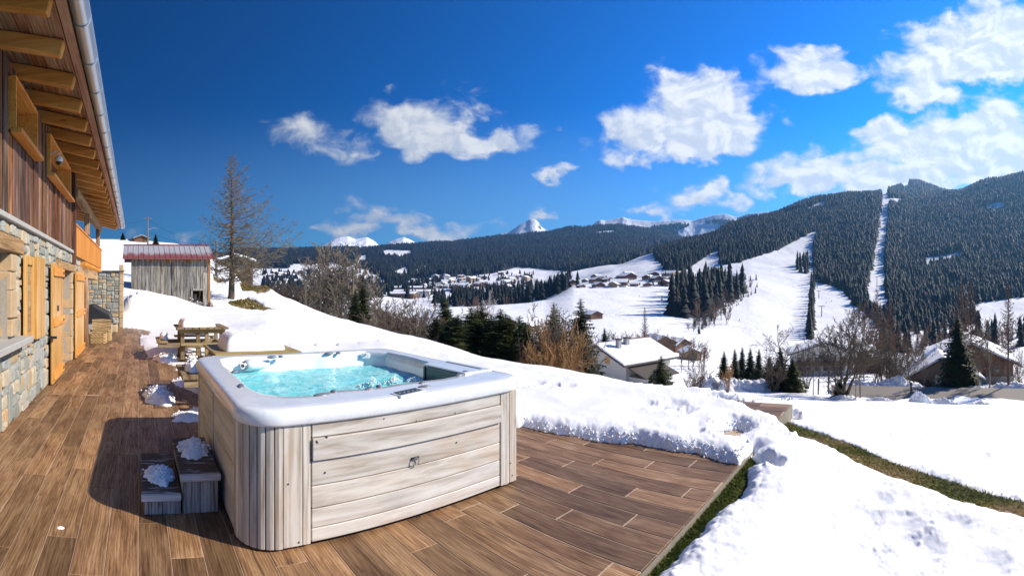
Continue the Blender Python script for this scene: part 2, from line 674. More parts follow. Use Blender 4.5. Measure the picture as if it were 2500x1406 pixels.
NEAR = {
    -600: [(2, 0, -.1), (19, 0, -.1), (23, 0, .5), (30, 0, 1.9), (60, 600), (100, 570), (110, 0, 9.0)],
    300: [(2, 0, -.03), (19.2, 0, -.03), (20.6, 0, .45), (23, 0, 1.0), (26, 0, 1.6), (40, 660), (60, 622), (85, 588), (95, 583), (110, 0, 9.5)],
    345: [(2, 0, -.03), (16.5, 0, -.03), (19, 0, .30), (22, 0, .85), (26, 0, 1.5), (40, 665), (60, 628), (85, 592), (95, 585), (110, 0, 9.5)],
    420: [(2, 0, -.03), (12.5, 0, .0), (16, 0, .14), (22, 0, .62), (26, 0, 1.2), (40, 675), (60, 636), (85, 598), (95, 592), (110, 0, 9.0)],
    500: [(2, 0, -.03), (11.5, 0, .0), (16, 0, .2), (22, 0, .45), (26.5, 0, .62), (40, 690), (60, 650), (85, 620), (95, 618), (110, 0, 6.0)],
    565: [(2, 0, -.03), (11, 0, .0), (16, 0, .25), (24, 757), (31, 732), (45, 692), (60, 664), (75, 655), (90, 0, 2.0)],
    650: [(2, 0, -.03), (10, 0, .0), (16, 797), (24, 762), (32, 730), (40, 703), (45, 696), (60, 0, -2), (90, 0, -9)],
    700: [(2, 0, -.03), (10, 0, .0), (16, 803), (24, 770), (32, 744), (40, 725), (60, 0, -6), (90, 0, -10)],
    850: [(2, 0, -.03), (9, 0, .0), (14, 838), (20, 806), (28, 787), (36, 780), (55, 0, -8), (90, 0, -11)],
    1000: [(2, 0, -.03), (8, 0, .0), (14, 850), (20, 828), (27, 820), (45, 0, -8), (90, 0, -13)],
    1200: [(2, 0, -.03), (7, 0, .0), (12, 898), (17, 886), (22, 882), (40, 0, -9), (90, 0, -16)],
    1300: [(2, 0, -.03), (6.3, 0, .0), (9.5, 922), (14, 905), (20, 899), (40, 0, -10.5), (90, 0, -17)],
    1450: [(2, 0, -.03), (6.3, 0, .0), (9, 938), (14, 925), (22, 921), (45, 0, -12), (90, 0, -17.5)],
    1600: [(2, 0, -.03), (7, 0, .0), (9, 0, -.25), (14, 955), (24, 948), (45, 0, -12.5), (90, 0, -17.5)],
    1700: [(2, 0, -.03), (7, 0, .0), (8.5, 0, -.45), (14, 980), (28, 964), (40, 956), (60, 948), (90, 0, -17.5)],
    1800: [(2, 0, -.03), (7, 0, -.02), (8.5, 0, -.8), (14, 995), (28, 972), (40, 963), (60, 948), (90, 930)],
    1911: [(2, 0, -.03), (6.9, 0, -.05), (8.5, 0, -1.2), (14, 1004), (28, 981), (40, 973), (53, 952), (65, 945), (90, 928)],
    2100: [(2, 0, -.03), (5.2, 0, -.05), (7.5, 0, -1.55), (14, 1015), (28, 993), (40, 982), (45, 980), (54, 948), (65, 946), (90, 925)],
    2300: [(2, 0, -.03), (4.3, 0, -.06), (7.0, 0, -1.6), (14, 1022), (28, 996), (39, 988), (45, 988), (54, 950), (65, 947), (90, 922)],
    2500: [(2, 0, -.03), (3.6, 0, -.06), (6.5, 0, -1.6), (14, 1030), (28, 1005), (38, 998), (43, 998), (54, 955), (65, 948), (90, 918)],
    3000: [(2, 0, -.03), (3.2, 0, -.1), (6.0, 0, -1.6), (14, 1030), (28, 1005), (38, 998), (43, 998), (54, 955), (65, 948), (90, 918)],
}
near_z = cols_interp(NEAR)

VAL = {
    -500: [(50, 800), (110, 0, 6.0), (300, 640), (1000, 640), (2700, 600), (3000, 640)],
    250: [(50, 800), (110, 0, 6.0), (300, 690), (1000, 670), (2700, 618), (3000, 650)],
    640: [(50, 780), (100, 0, -9), (200, 760), (600, 722), (1000, 693), (1300, 668), (1500, 655), (2000, 632), (2600, 613), (2700, 613), (3000, 640)],
    750: [(50, 850), (150, 815), (300, 775), (600, 728), (1000, 693), (1300, 668), (1500, 650), (2000, 630), (2600, 611), (2700, 611), (3000, 640)],
    880: [(50, 880), (150, 830), (300, 785), (500, 750), (800, 717), (1100, 692), (1300, 668), (1500, 652), (2000, 630), (2600, 609), (2700, 609), (3000, 640)],
    1000: [(50, 930), (150, 845), (300, 795), (420, 768), (600, 745), (800, 724), (1000, 703), (1250, 682), (1500, 664), (2000, 632), (2600, 601), (2700, 601), (3000, 640)],
    1100: [(50, 960), (150, 855), (250, 800), (350, 762), (420, 748), (500, 760), (650, 738), (900, 708), (1100, 688), (1250, 675), (1500, 655), (2000, 625), (2600, 594), (2700, 594), (3000, 640)],
    1250: [(50, 980), (150, 865), (250, 805), (350, 766), (450, 742), (520, 750), (700, 724), (900, 702), (1100, 682), (1250, 666), (1500, 648), (2000, 612), (2600, 579), (2700, 579), (3000, 640)],
    1330: [(50, 1000), (150, 865), (250, 810), (350, 768), (450, 735), (520, 734), (700, 715), (900, 698), (1100, 678), (1250, 664), (1500, 645), (2000, 605), (2600, 571), (2700, 571), (3000, 640)],
    1400: [(50, 1000), (120, 890), (200, 835), (300, 778), (400, 738), (480, 709), (530, 702), (600, 694), (750, 690), (900, 676), (1200, 658), (1500, 642), (2000, 600), (2600, 561), (2700, 561), (3000, 640)],
    1500: [(50, 1000), (120, 890), (200, 835), (300, 778), (400, 738), (480, 709), (560, 697), (650, 679), (750, 658), (850, 655), (1200, 645), (1600, 618), (2000, 590), (2600, 554), (2700, 554), (3000, 640)],
    1600: [(50, 1000), (120, 890), (200, 838), (300, 782), (400, 741), (480, 709), (560, 693), (650, 667), (750, 644), (900, 628), (1000, 617), (1100, 620), (1500, 630), (2100, 590), (2600, 566), (2700, 566), (3000, 640)],
    1700: [(50, 1010), (120, 900), (200, 853), (300, 795), (400, 748), (500, 712), (600, 682), (700, 652), (800, 627), (900, 607), (1050, 587), (1150, 592), (1600, 610), (2600, 596), (2700, 600), (3000, 640)],
    1830: [(50, 1000), (120, 915), (200, 864), (280, 818), (400, 747), (500, 702), (600, 670), (700, 642), (800, 614), (1000, 575), (1200, 543), (1280, 537), (1400, 545), (2700, 620), (3000, 640)],
    2000: [(50, 990), (90, 930), (150, 900), (220, 868), (300, 822), (400, 772), (500, 727), (600, 690), (700, 657), (850, 611), (1000, 571), (1200, 525), (1400, 493), (1480, 487), (1600, 497), (2700, 600), (3000, 640)],
    2120: [(50, 990), (90, 930), (150, 900), (250, 852), (350, 800), (450, 752), (600, 692), (800, 620), (1000, 560), (1200, 515), (1400, 483), (1520, 474), (1650, 482), (2700, 580), (3000, 640)],
    2170: [(50, 990), (90, 930), (150, 900), (250, 855), (350, 805), (450, 757), (600, 697), (800, 625), (1000, 565), (1200, 517), (1400, 485), (1520, 474), (1650, 480), (2000, 470), (2200, 465), (2400, 480), (3000, 640)],
    2230: [(50, 990), (90, 930), (150, 900), (250, 858), (400, 790), (600, 708), (800, 640), (1000, 580), (1200, 532), (1400, 503), (1520, 493), (1650, 490), (2000, 462), (2200, 444), (2400, 470), (3000, 640)],
    2340: [(50, 985), (90, 925), (150, 895), (250, 850), (400, 785), (600, 702), (800, 632), (1000, 570), (1200, 520), (1400, 485), (1520, 473), (1650, 478), (2200, 480), (2400, 500), (3000, 640)],
    2420: [(50, 985), (90, 920), (150, 893), (250, 845), (400, 790), (600, 702), (800, 625), (1000, 558), (1200, 503), (1400, 457), (1500, 442), (1650, 455), (2400, 520), (3000, 640)],
    2500: [(50, 985), (90, 918), (150, 890), (250, 842), (400, 785), (600, 700), (800, 620), (1000, 552), (1200, 492), (1400, 441), (1500, 428), (1650, 440), (2400, 520), (3000, 640)],
    3000: [(50, 985), (90, 918), (150, 885), (250, 835), (400, 770), (600, 680), (800, 600), (1000, 520), (1200, 455), (1400, 405), (1500, 395), (1650, 410), (2400, 520), (3000, 640)],
}
val_z = cols_interp(VAL)

RUNS = [
    [(1680, 905), (1690, 865), (1765, 800), (1800, 745), (1865, 690), (1785, 668), (1690, 668), (1755, 648), (1800, 642), (1890, 613), (1960, 578), (2033, 540), (1998, 562), (1986, 600),
     (1986, 655), (1996, 690), (2050, 703), (2085, 745), (2140, 790), (2150, 870), (2150, 905)],
    [(1655, 672), (1700, 642), (1755, 607), (1757, 650), (1690, 672)],
    [(1480, 690), (1545, 645), (1597, 630), (1600, 668), (1690, 668), (1690, 700), (1480, 700)],
    [(2152, 470), (2168, 468), (2172, 490), (2166, 560), (2160, 640), (2163, 700), (2170, 770), (2128, 755), (2110, 715), (2130, 650), (2139, 590), (2148, 530), (2154, 490)],
    [(2162, 482), (2205, 486), (2200, 498), (2185, 500), (2165, 495)],
    [(1900, 524), (1960, 511), (2015, 489), (2012, 508), (1960, 518), (1920, 528)],
    [(1778, 594), (1790, 568), (1803, 564), (1800, 583)],
    [(2400, 505), (2440, 492), (2455, 498), (2450, 514), (2415, 515)],
    [(2240, 634), (2300, 624), (2350, 612), (2345, 634), (2270, 645), (2245, 646)],
    [(2375, 742), (2520, 722), (2700, 722), (2700, 820), (2450, 815), (2390, 805)],
    [(2290, 700), (2330, 692), (2350, 700), (2320, 708)],
    [(2270, 788), (2285, 770), (2290, 792), (2278, 800)],
    [(2315, 800), (2335, 795), (2340, 806), (2320, 810)],
    [(2020, 512), (2030, 505), (2034, 514)],
    [(2196, 437), (2214, 436), (2222, 455), (2210, 470), (2200, 455)],
]
FARGLADES = [
    [(925, 622), (940, 610), (1005, 612), (1005, 630), (960, 632), (930, 628)],
    [(870, 640), (880, 625), (895, 622), (900, 640), (880, 650), (850, 655)],
    [(948, 668), (995, 650), (997, 672), (975, 680)],
    [(1000, 668), (1050, 642), (1052, 655), (1020, 672)],
    [(870, 598), (890, 598), (882, 612), (876, 612)],
    [(700, 658), (712, 643), (748, 645), (750, 665)],
    [(1455, 566), (1500, 562), (1505, 572), (1460, 575)],
    [(1600, 592), (1640, 600), (1650, 612), (1620, 612)],
    [(1545, 645), (1597, 632), (1600, 668), (1520, 668)],
]


def row_of(r, z):
    return YH + (CAM_Z - z) * F / r


def forested(px, r, row):
    """is there forest on the ground here?"""
    fe = (r > np.where(px > 1985, 330, 560)) & (r < 2350) & (px > 1597 + np.clip(900 - r, 0, 400) * 0.12) & ~((r > 1180) & (px < 1760)) 
    lower = np.interp(px, [1590, 1660, 1755, 1990, 2000, 2090, 2140, 2200, 2380, 2500, 2900], [665, 662, 655, 690, 705, 760, 800, 815, 790, 775, 770])
    fe &= row < lower
    for q in RUNS:
        fe &= ~in_poly(px, row, q)
    ff = (r > 1150) & (r < 2720) & (px < 1790) & (px > -200)
    low2 = np.interp(px, [-200, 640, 700, 800, 900, 950, 1000, 1100, 1200, 1260, 1400, 1540, 1800], [655, 655, 655, 640, 660, 690, 680, 677, 668, 652, 664, 652, 660])
    ff &= row < low2
    for q in FARGLADES:
        ff &= ~in_poly(px, row, q)
    return fe, ff


# valley and hillsides
cpx = np.concatenate([np.linspace(-500, 600, 60), np.linspace(606, 2560, 560), np.linspace(2580, 3000, 40)])
rr_ = np.concatenate([np.geomspace(48, 300, 70), np.geomspace(306, 3000, 250)])
PX, RR = np.meshgrid(cpx, rr_)
ZZ = val_z(PX, RR)
XX, YY = polar(PX, RR)
ZZ = ZZ + fbm(XX / 60, YY / 60, 4, 3) * np.clip(RR / 300 - 0.2, 0, 3.2) * 1.3 + fbm(XX / 9, YY / 9, 3, 5) * 0.25
rowg = row_of(RR, ZZ)
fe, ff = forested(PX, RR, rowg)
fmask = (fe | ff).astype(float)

tm, t, b = new_mat('hillside')
g = t.new('ShaderNodeNewGeometry')
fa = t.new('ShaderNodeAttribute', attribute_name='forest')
n = t.noise(g.outputs['Position'], 0.02, 6, 0.6)
n2 = t.noise(g.outputs['Position'], 0.35, 5, 0.6)
snowc = t.mix(n, (0.84, 0.85, 0.86), (0.90, 0.90, 0.90))
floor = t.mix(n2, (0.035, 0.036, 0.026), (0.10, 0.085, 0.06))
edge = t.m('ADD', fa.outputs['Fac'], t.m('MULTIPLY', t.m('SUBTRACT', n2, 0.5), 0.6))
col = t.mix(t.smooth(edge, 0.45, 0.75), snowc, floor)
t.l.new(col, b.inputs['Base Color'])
b.inputs['Roughness'].default_value = 0.8
b.inputs['Specular IOR Level'].default_value = 0.15
bump(t, b, t.m('ADD', n2, t.m('MULTIPLY', n, 4)), 0.5, 1.2)
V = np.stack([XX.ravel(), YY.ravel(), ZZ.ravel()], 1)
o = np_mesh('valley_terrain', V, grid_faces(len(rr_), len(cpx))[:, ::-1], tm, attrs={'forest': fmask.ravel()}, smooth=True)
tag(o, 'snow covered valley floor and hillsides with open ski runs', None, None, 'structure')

# snow mountains far behind
PK = [(-500, 640), (600, 630), (780, 603), (800, 592), (815, 583), (832, 578), (850, 576), (868, 583), (880, 581), (895, 578), (912, 586), (925, 598), (940, 600), (950, 590), (965, 584), (985, 578), (1002, 584), (1015, 592),
      (1060, 600), (1150, 592), (1200, 578), (1225, 570), (1240, 567), (1258, 556), (1270, 547), (1283, 541), (1297, 533), (1306, 534), (1314, 541), (1322, 553), (1332, 560), (1345, 564), (1380, 560),
      (1410, 556), (1445, 550), (1455, 541), (1465, 536), (1478, 538), (1500, 534), (1520, 529), (1540, 535), (1570, 538), (1600, 540), (1640, 537), (1660, 535), (1690, 538), (1720, 530), (1745, 524), (1770, 521), (1800, 530),
      (1830, 520), (1880, 516), (2000, 520), (2300, 520), (3000, 560)]
kx = np.array([p[0] for p in PK], float); ky = np.array([p[1] for p in PK], float)
cpx = np.concatenate([np.linspace(-500, 740, 30), np.linspace(745, 1900, 420), np.linspace(1930, 3000, 30)])
rr_ = np.linspace(2780, 3400, 80)
PX, RR = np.meshgrid(cpx, rr_)
ridge = np.interp(PX, kx, ky)
u = np.clip((RR - 2780) / 350, 0, 1)
XX, YY = polar(PX, RR)
hz_ = (640 * (1 - u ** 0.8) + ridge * u ** 0.8)
ZZ = CAM_Z - RR * (hz_ - YH) / F
ZZ = np.where(RR > 3130, ZZ - (RR - 3130) * 0.55, ZZ)
rg = 1 - np.abs(fbm(XX / 130, YY / 130, 5, 11)) * 2
ZZ = ZZ + (rg - 0.6) * 20 * np.sin(np.pi * np.clip(u, 0, 1))
mm, t, b = new_mat('snow_mountain')
g = t.new('ShaderNodeNewGeometry')
nx = t.xyz(g.outputs['Normal'])
n = t.noise(g.outputs['Position'], 0.012, 8, 0.65)
rock = t.smooth(t.m('ADD', nx[2], t.m('MULTIPLY', t.m('SUBTRACT', n, 0.5), 0.75)), 0.60, 0.50)
c = t.mix(rock, (0.86, 0.88, 0.92), (0.16, 0.15, 0.15))
t.l.new(c, b.inputs['Base Color'])
b.inputs['Roughness'].default_value = 0.85
bump(t, b, n, 0.7, 30)
V = np.stack([XX.ravel(), YY.ravel(), ZZ.ravel()], 1)
o = np_mesh('mountains', V, grid_faces(len(rr_), len(cpx))[:, ::-1], mm, smooth=True)
tag(o, 'white snow peaks on the far skyline', None, None, 'structure')
mount_fn = (kx, ky)

# ------------------------------------------------------------------ far forests (read as one mass)
def tree_template(layers, sides, jag, seed, rad=0.16):
    q = random.Random(seed)
    v = []; f = []
    for L in range(layers):
        z0 = 0.04 + 0.9 * L / layers * 0.95
        z1 = min(1.0, z0 + 1.45 / layers) if L < layers - 1 else 1.0
        r0 = rad * (1 - z0) ** 0.85 + 0.012
        b0 = len(v)
        for k in range(sides):
            a = 2 * math.pi * (k + 0.5 * L) / sides + q.uniform(-.2, .2)
            r1 = r0 * q.uniform(1 - jag, 1 + jag)
            v.append((r1 * math.cos(a), r1 * math.sin(a), z0 - q.uniform(0, .04)))
        v.append((q.uniform(-.01, .01), q.uniform(-.01, .01), z1))
        for k in range(sides):
            f.append((b0 + k, b0 + (k + 1) % sides, b0 + sides))
    return np.array(v), np.array(f)


def forest(name, pts, h, mat, templates, label, wide=1.0):
    pts = np.asarray(pts)
    n = len(pts)
    pick = rng.integers(0, len(templates), n)
    Vs = []; Fs = []; A = []
    base = 0
    tone_ = 0.5 + 0.9 * fbm(pts[:, 0] / 55, pts[:, 1] / 55, 4, 91)
    for k, (tv, tf) in enumerate(templates):
        ids = np.nonzero(pick == k)[0]
        if not len(ids):
            continue
        ang = rng.uniform(0, 2 * np.pi, len(ids))
        hh = h[ids]
        ww = hh * rng.uniform(0.8, 1.25, len(ids)) * wide
        ca, sa = np.cos(ang), np.sin(ang)
        x = tv[None, :, 0] * ww[:, None]; y = tv[None, :, 1] * ww[:, None]; z = tv[None, :, 2] * hh[:, None]
        P = np.stack([x * ca[:, None] - y * sa[:, None] + pts[ids, 0][:, None], x * sa[:, None] + y * ca[:, None] + pts[ids, 1][:, None], z + pts[ids, 2][:, None] - 0.3], 2)
        nv = tv.shape[0]
        Vs.append(P.reshape(-1, 3))
        Fs.append((tf[None] + (base + np.arange(len(ids)) * nv)[:, None, None]).reshape(-1, 3))
        A.append(np.repeat(np.clip(tone_[ids] * 0.65 + rng.uniform(0, 0.35, len(ids)), 0, 0.99), nv))
        base += nv * len(ids)
    o = np_mesh(name, np.concatenate(Vs), np.concatenate(Fs), mat, attrs={'rnd': np.concatenate(A)})
    tag(o, label, None, None, 'stuff')
    return o


def needle_mat(name, c0, c1, c2):
    m, t, b = new_mat(name)
    rn = rnd_node(t)
    g = t.new('ShaderNodeNewGeometry')
    n = t.noise(g.outputs['Position'], 2.5, 4, 0.6)
    c = t.ramp(t.m('ADD', t.m('MULTIPLY', rn, 0.7), t.m('MULTIPLY', n, 0.3)), [(0.1, c0), (0.5, c1), (0.92, c2)])
    t.l.new(c, b.inputs['Base Color'])
    b.inputs['Roughness'].default_value = 0.75
    b.inputs['Specular IOR Level'].default_value = 0.2
    return m


FOREST_MAT = needle_mat('forest_needles', (0.003, 0.007, 0.007), (0.007, 0.013, 0.012), (0.024, 0.025, 0.017))
T_MID = [tree_template(4, 6, 0.4, s, .19) for s in range(5)]
T_FAR = [tree_template(2, 5, 0.35, s + 20, 0.22) for s in range(4)]


def scatter(n, px0, px1, r0, r1, test, seed):
    g_ = np.random.default_rng(seed)
    px = g_.uniform(px0, px1, n)
    r = np.sqrt(g_.uniform(r0 * r0, r1 * r1, n))
    x, y = polar(px, r)
    z = val_z(px, r)
    z = z + fbm(x / 60, y / 60, 4, 3) * np.clip(r / 300 - 0.2, 0, 3.2) * 1.3
    k = test(px, r, row_of(r, z))
    return np.stack([x, y, z], 1)[k], px[k], r[k]


P1, p1, r1 = scatter(50000, 1590, 2720, 330, 1650, lambda a, b_, c: forested(a, b_, c)[0], 1)
P1b, p1b, r1b = scatter(9000, 2100, 2500, 1650, 2350, lambda a, b_, c: forested(a, b_, c)[0], 2)
left = p1 < 2030
h1 = rng.uniform(8, 18.5, len(P1)) * (1 + 0.3 * fbm(P1[:, 0] / 70, P1[:, 1] / 70, 3, 15)) * np.interp(r1, [330, 600, 1500], [0.7, 0.9, 1.05])
# the wooded hillside is three stands parted by the pistes
lift = np.interp(row_of(r1, P1[:, 2]), [470, 560, 700, 800], [2158, 2152, 2140, 2145])
west = np.interp(row_of(r1, P1[:, 2]), [470, 540, 600, 700], [2035, 2030, 1986, 1990])
s1_ = p1 < west; s3_ = p1 > lift; s2_ = ~s1_ & ~s3_
forest('spruce_forest', P1[s1_], h1[s1_], FOREST_MAT, T_MID, 'dark spruce forest on the ridge left of the wide piste', 1.35)
forest('spruce_forest', P1[s2_], h1[s2_], FOREST_MAT, T_MID, 'dark spruce forest between the wide piste and the narrow lift track', 1.35)
forest('spruce_forest', P1[s3_], h1[s3_], FOREST_MAT, T_MID, 'dark spruce forest on the mountainside right of the lift track', 1.35)
forest('spruce_forest', P1b, rng.uniform(16, 26, len(P1b)), FOREST_MAT, T_FAR, 'hazy forest on the hilltop behind the lift track')
P2, p2, r2 = scatter(42000, 560, 1800, 1150, 2720, lambda a, b_, c: forested(a, b_, c)[1], 3)
forest('spruce_forest', P2, rng.uniform(10, 26, len(P2)) * (1 + 0.3 * fbm(P2[:, 0] / 90, P2[:, 1] / 90, 3, 16)), FOREST_MAT, T_FAR, 'blue hazy forest along the far valley ridge', 1.35)
# sparse trees on the far snow ridge
g_ = np.random.default_rng(5)
px = g_.uniform(1380, 1860, 9000); r = g_.uniform(2790, 3080, 9000)
x, y = polar(px, r)
u = np.clip((r - 2780) / 350, 0, 1)
z = CAM_Z - r * ((640 * (1 - u ** 0.8) + np.interp(px, kx, ky) * u ** 0.8) - YH) / F
z = z + ((1 - np.abs(fbm(x / 130, y / 130, 5, 11)) * 2) - 0.6) * 20 * np.sin(np.pi * u)
k = (fbm(x / 100, y / 100, 3, 8) > -0.05 + (r - 2790) / 1500)
forest('spruce_forest', np.stack([x, y, z], 1)[k], g_.uniform(10, 16, k.sum()), FOREST_MAT, T_FAR, 'scattered dark woods on the white far ridge', 1.6)

# haze
hz = MB().bx(-3500, 3500, -3500, 3500, -90, 545)
hm = bpy.data.materials.new('haze')
hm.use_nodes = True
ht = NT(hm.node_tree)
for nd in list(ht.n):
    ht.n.remove(nd)
pv = ht.new('ShaderNodeVolumePrincipled')
pv.inputs['Color'].default_value = (0.22, 0.54, 1.0, 1)
pv.inputs['Density'].default_value = 1.15e-4
pv.inputs['Anisotropy'].default_value = 0.45
ho = ht.new('ShaderNodeOutputMaterial')
ht.l.new(pv.outputs[0], ho.inputs['Volume'])
o = hz.build('haze', hm)
tag(o, 'thin blue haze filling the valley air', None, None, 'stuff')
# ------------------------------------------------------------------ near ground and snow
def wpoly(pts, z=0.0):
    return [(gnd(x, y, z).x, gnd(x, y, z).y) for x, y in pts]


DECK_LEFT = wpoly([(300, 800), (332, 803), (343, 815), (338, 835), (352, 855), (360, 873), (402, 876), (440, 866), (500, 868), (470, 884), (418, 882), (405, 888),
                   (428, 896), (425, 903), (445, 912), (430, 925), (412, 926), (425, 940), (478, 962), (500, 990), (478, 992), (452, 1003), (456, 1016), (480, 1022)]) + \
    [(0.7, 5.2), (3.1, 5.2), (3.1, 4.6)]
DECK_RIGHT = wpoly([(1278, 1043), (1300, 1049), (1345, 1056), (1372, 1066), (1420, 1068), (1452, 1078), (1490, 1083), (1540, 1085), (1600, 1096), (1640, 1104), (1700, 1106),
                    (1735, 1118), (1765, 1131), (1806, 1135)]) + [(4.62, 1.33), (4.2, 1.27), (3.9, 1.20), (3.5, 1.20), (3.38, 1.26), (3.0, 1.27), (2.62, 1.275), (2.35, 1.285), (2.1, 1.28)]
BARE_TERRACE = DECK_LEFT + DECK_RIGHT + [(2.1, -1.2), (-2.5, -1.2), (-2.5, 19.6), (-0.8, 19.6)]
BARE_CORNER = wpoly([(1738, 978), (1932, 974), (1908, 1024), (1862, 1014), (1838, 1005), (1826, 996), (1790, 990), (1762, 984)])
THAW = [wpoly([(1765, 1050), (1772, 1040), (1800, 1034), (1815, 1040), (1800, 1052), (1778, 1056)], 0.08)]
# grass along the shoulder of the bank, as distance beyond the shelf edge
EDGE_A = Vector((5.75, 1.25)); EDGE_B = Vector((3.05, -1.62))
ed = (EDGE_B - EDGE_A).normalized()
en = Vector((-ed.y, ed.x))
if en.x < 0:
    en = -en


def bank(x, y):
    """distance beyond the shoulder of the terrace bank, and place along it"""
    s = (x - EDGE_A.x) * en.x + (y - EDGE_A.y) * en.y
    u = (x - EDGE_A.x) * ed.x + (y - EDGE_A.y) * ed.y
    return s, u


def ground_top(px, r):
    """top of the lying snow where it is deep, without the bank"""
    return near_z(px, r)


GRASS_HILL = [(556, 738), (575, 731), (605, 728), (635, 741), (668, 756), (640, 758), (600, 753), (570, 747)]
EARTH_HILL = [(585, 690), (612, 682), (640, 686), (662, 700), (655, 712), (625, 714), (590, 708)]
GRASS_SHED = [(520, 672), (535, 678), (548, 690), (535, 690), (522, 684)]

cpx = np.concatenate([np.linspace(-500, 270, 40), np.arange(275, 2520, 2.6), np.linspace(2525, 3000, 60)])
rowsamp = np.concatenate([np.arange(1470, 835, -2.9), np.arange(834, 742, -1.0)])
rr_ = 1922.0 / (rowsamp - YH)
rr_ = np.concatenate([np.geomspace(0.6, rr_[0] * 0.96, 12), rr_, np.geomspace(rr_[-1] * 1.03, 100, 30)])
PX, RR = np.meshgrid(cpx, rr_)
XX, YY = polar(PX, RR)
Z0 = near_z(PX, RR)
s_, u_ = bank(XX, YY)
wob = fbm(XX * 0.9, YY * 0.9, 3, 21) * 0.28
shelf = -0.06 - 0.10 * np.clip(s_ + 0.35, 0, 1) - 0.14 * np.clip(s_, 0, 1.0) - 0.8 * np.clip(s_ - 0.95 + wob * 0.3, 0, 2.2)
onbank = (PX > 1480) & (RR < 18) & (YY < 1.9)
w = np.where(YY < 1.385, np.clip((PX - 1480) / 80, 0, 1), np.clip((PX - 1760) / 120, 0, 1))
Zb = np.maximum(shelf, near_z(PX, np.maximum(RR, 7.2)) * 1.0)
kb = np.clip((RR - 9.5) / 6.0, 0, 1); kb = kb * kb * (3 - 2 * kb)
Zb = Zb * (1 - kb) + Z0 * kb
Zg = np.where(onbank, Z0 * (1 - w) + Zb * w, Z0)
# ground under the terrace is dug out
on_deck = (XX < 6.75) & (YY > 1.36) & (YY < 19.9) & (XX > -3) & ((XX < 2.2) | (PX > 1100) | (YY < 12)) & (RR < 20)
on_deck |= (XX < 2.15) & (YY <= 1.4) & (YY > -1.6) & (XX > -3)

# ---- snow cover
d1 = sdist(XX, YY, BARE_TERRACE)
d2 = sdist(XX, YY, BARE_CORNER)
d3 = np.full(XX.shape, -9.0)
for q in THAW:
    d3 = np.maximum(d3, sdist(XX, YY, q))
rowd = row_of(RR, Z0)
nzq = fbm(PX / 14, rowd / 5, 3, 19) * 4
dh = np.full(XX.shape, -9.0)
for q in (GRASS_HILL, EARTH_HILL, GRASS_SHED):
    dd = sdist(PX, rowd + nzq, q) * 0.045
    dh = np.maximum(dh, np.where((RR > 20) & (RR < 60), dd, -9))
# the grass ribbon on the bank
rib_in = np.interp(u_, [-0.6, 0.0, 0.5, 1.0, 1.5, 2.2, 3.0, 4.0, 9], [0.05, -0.02, -0.10, -0.05, -0.12, -0.10, -0.14, -0.08, -0.1])
rib_out = rib_in + np.interp(u_, [-0.9, -0.3, 0.3, 0.8, 1.4, 2.2, 3.2, 4.5, 9], [0.12, 0.30, 0.52, 0.50, 0.40, 0.33, 0.28, 0.26, 0.24])
db = np.minimum(s_ - rib_in + wob * 0.18, rib_out + wob * 0.2 - s_)
db = np.where(onbank & (u_ > -0.75), db, -9)
bare = np.maximum.reduce([d1, d2, d3, dh, db])
nz1 = fbm(XX * 5.5, YY * 5.5, 4, 31)
nz2 = fbm(XX * 14, YY * 14, 3, 41)
bare_n = bare + nz1 * 0.055 + nz2 * 0.02
cover = np.clip(-bare_n / 0.24, 0, 1)
cover = 1 - (1 - cover) ** 2.2
deep = np.where(on_deck, 0.125, 0.11)
deep = np.where(on_deck & (XX < 2.9) & (YY > 5.4), 0.012 + 0.13 * np.clip(-bare / 1.3, 0, 1), deep)
deep = deep + np.where((XX > 2.9) & on_deck, 0.03 * fbm(XX * 1.3, YY * 1.3, 3, 51), 0)
lump = (fbm(XX * 5, YY * 5, 4, 61) * 0.045 + np.abs(fbm(XX * 11, YY * 11, 3, 63)) * 0.05 - 0.02) * np.exp(-np.clip(-bare, 0, 9) / 0.22) * (RR < 14)
roll = fbm(XX * 0.45, YY * 0.45, 3, 71) * 0.05 * np.clip((RR - 3) / 5, 0, 1) + fbm(XX * 1.7, YY * 1.7, 3, 81) * 0.018
roll = roll + fbm(XX * 3.4, YY * 3.4, 3, 83) * 0.007
roll = roll + fbm(XX * 0.08, YY * 0.2, 3, 77) * 0.22 * np.clip((RR - 9) / 10, 0, 1)
base_z = np.where(on_deck, 0.0, Zg)
edge_fill = np.clip(1 - (1.37 - YY) / 1.3, 0, 1) * np.clip((6.9 - XX) / 0.5, 0, 1) * (YY < 1.40) * (XX > 1.9) * np.clip((0.5 - s_) / 0.7, 0, 1)
side_fill = np.clip(1 - (XX - 6.7) / 1.2, 0, 1) * (XX > 6.68) * (YY > 1.2) * (YY < 12)
fill = np.maximum(edge_fill, side_fill)
snow_z = np.where(on_deck, deep, Zg + 0.05 + fill * 0.11) + (lump + roll) * np.clip(cover, 0.0, 1)
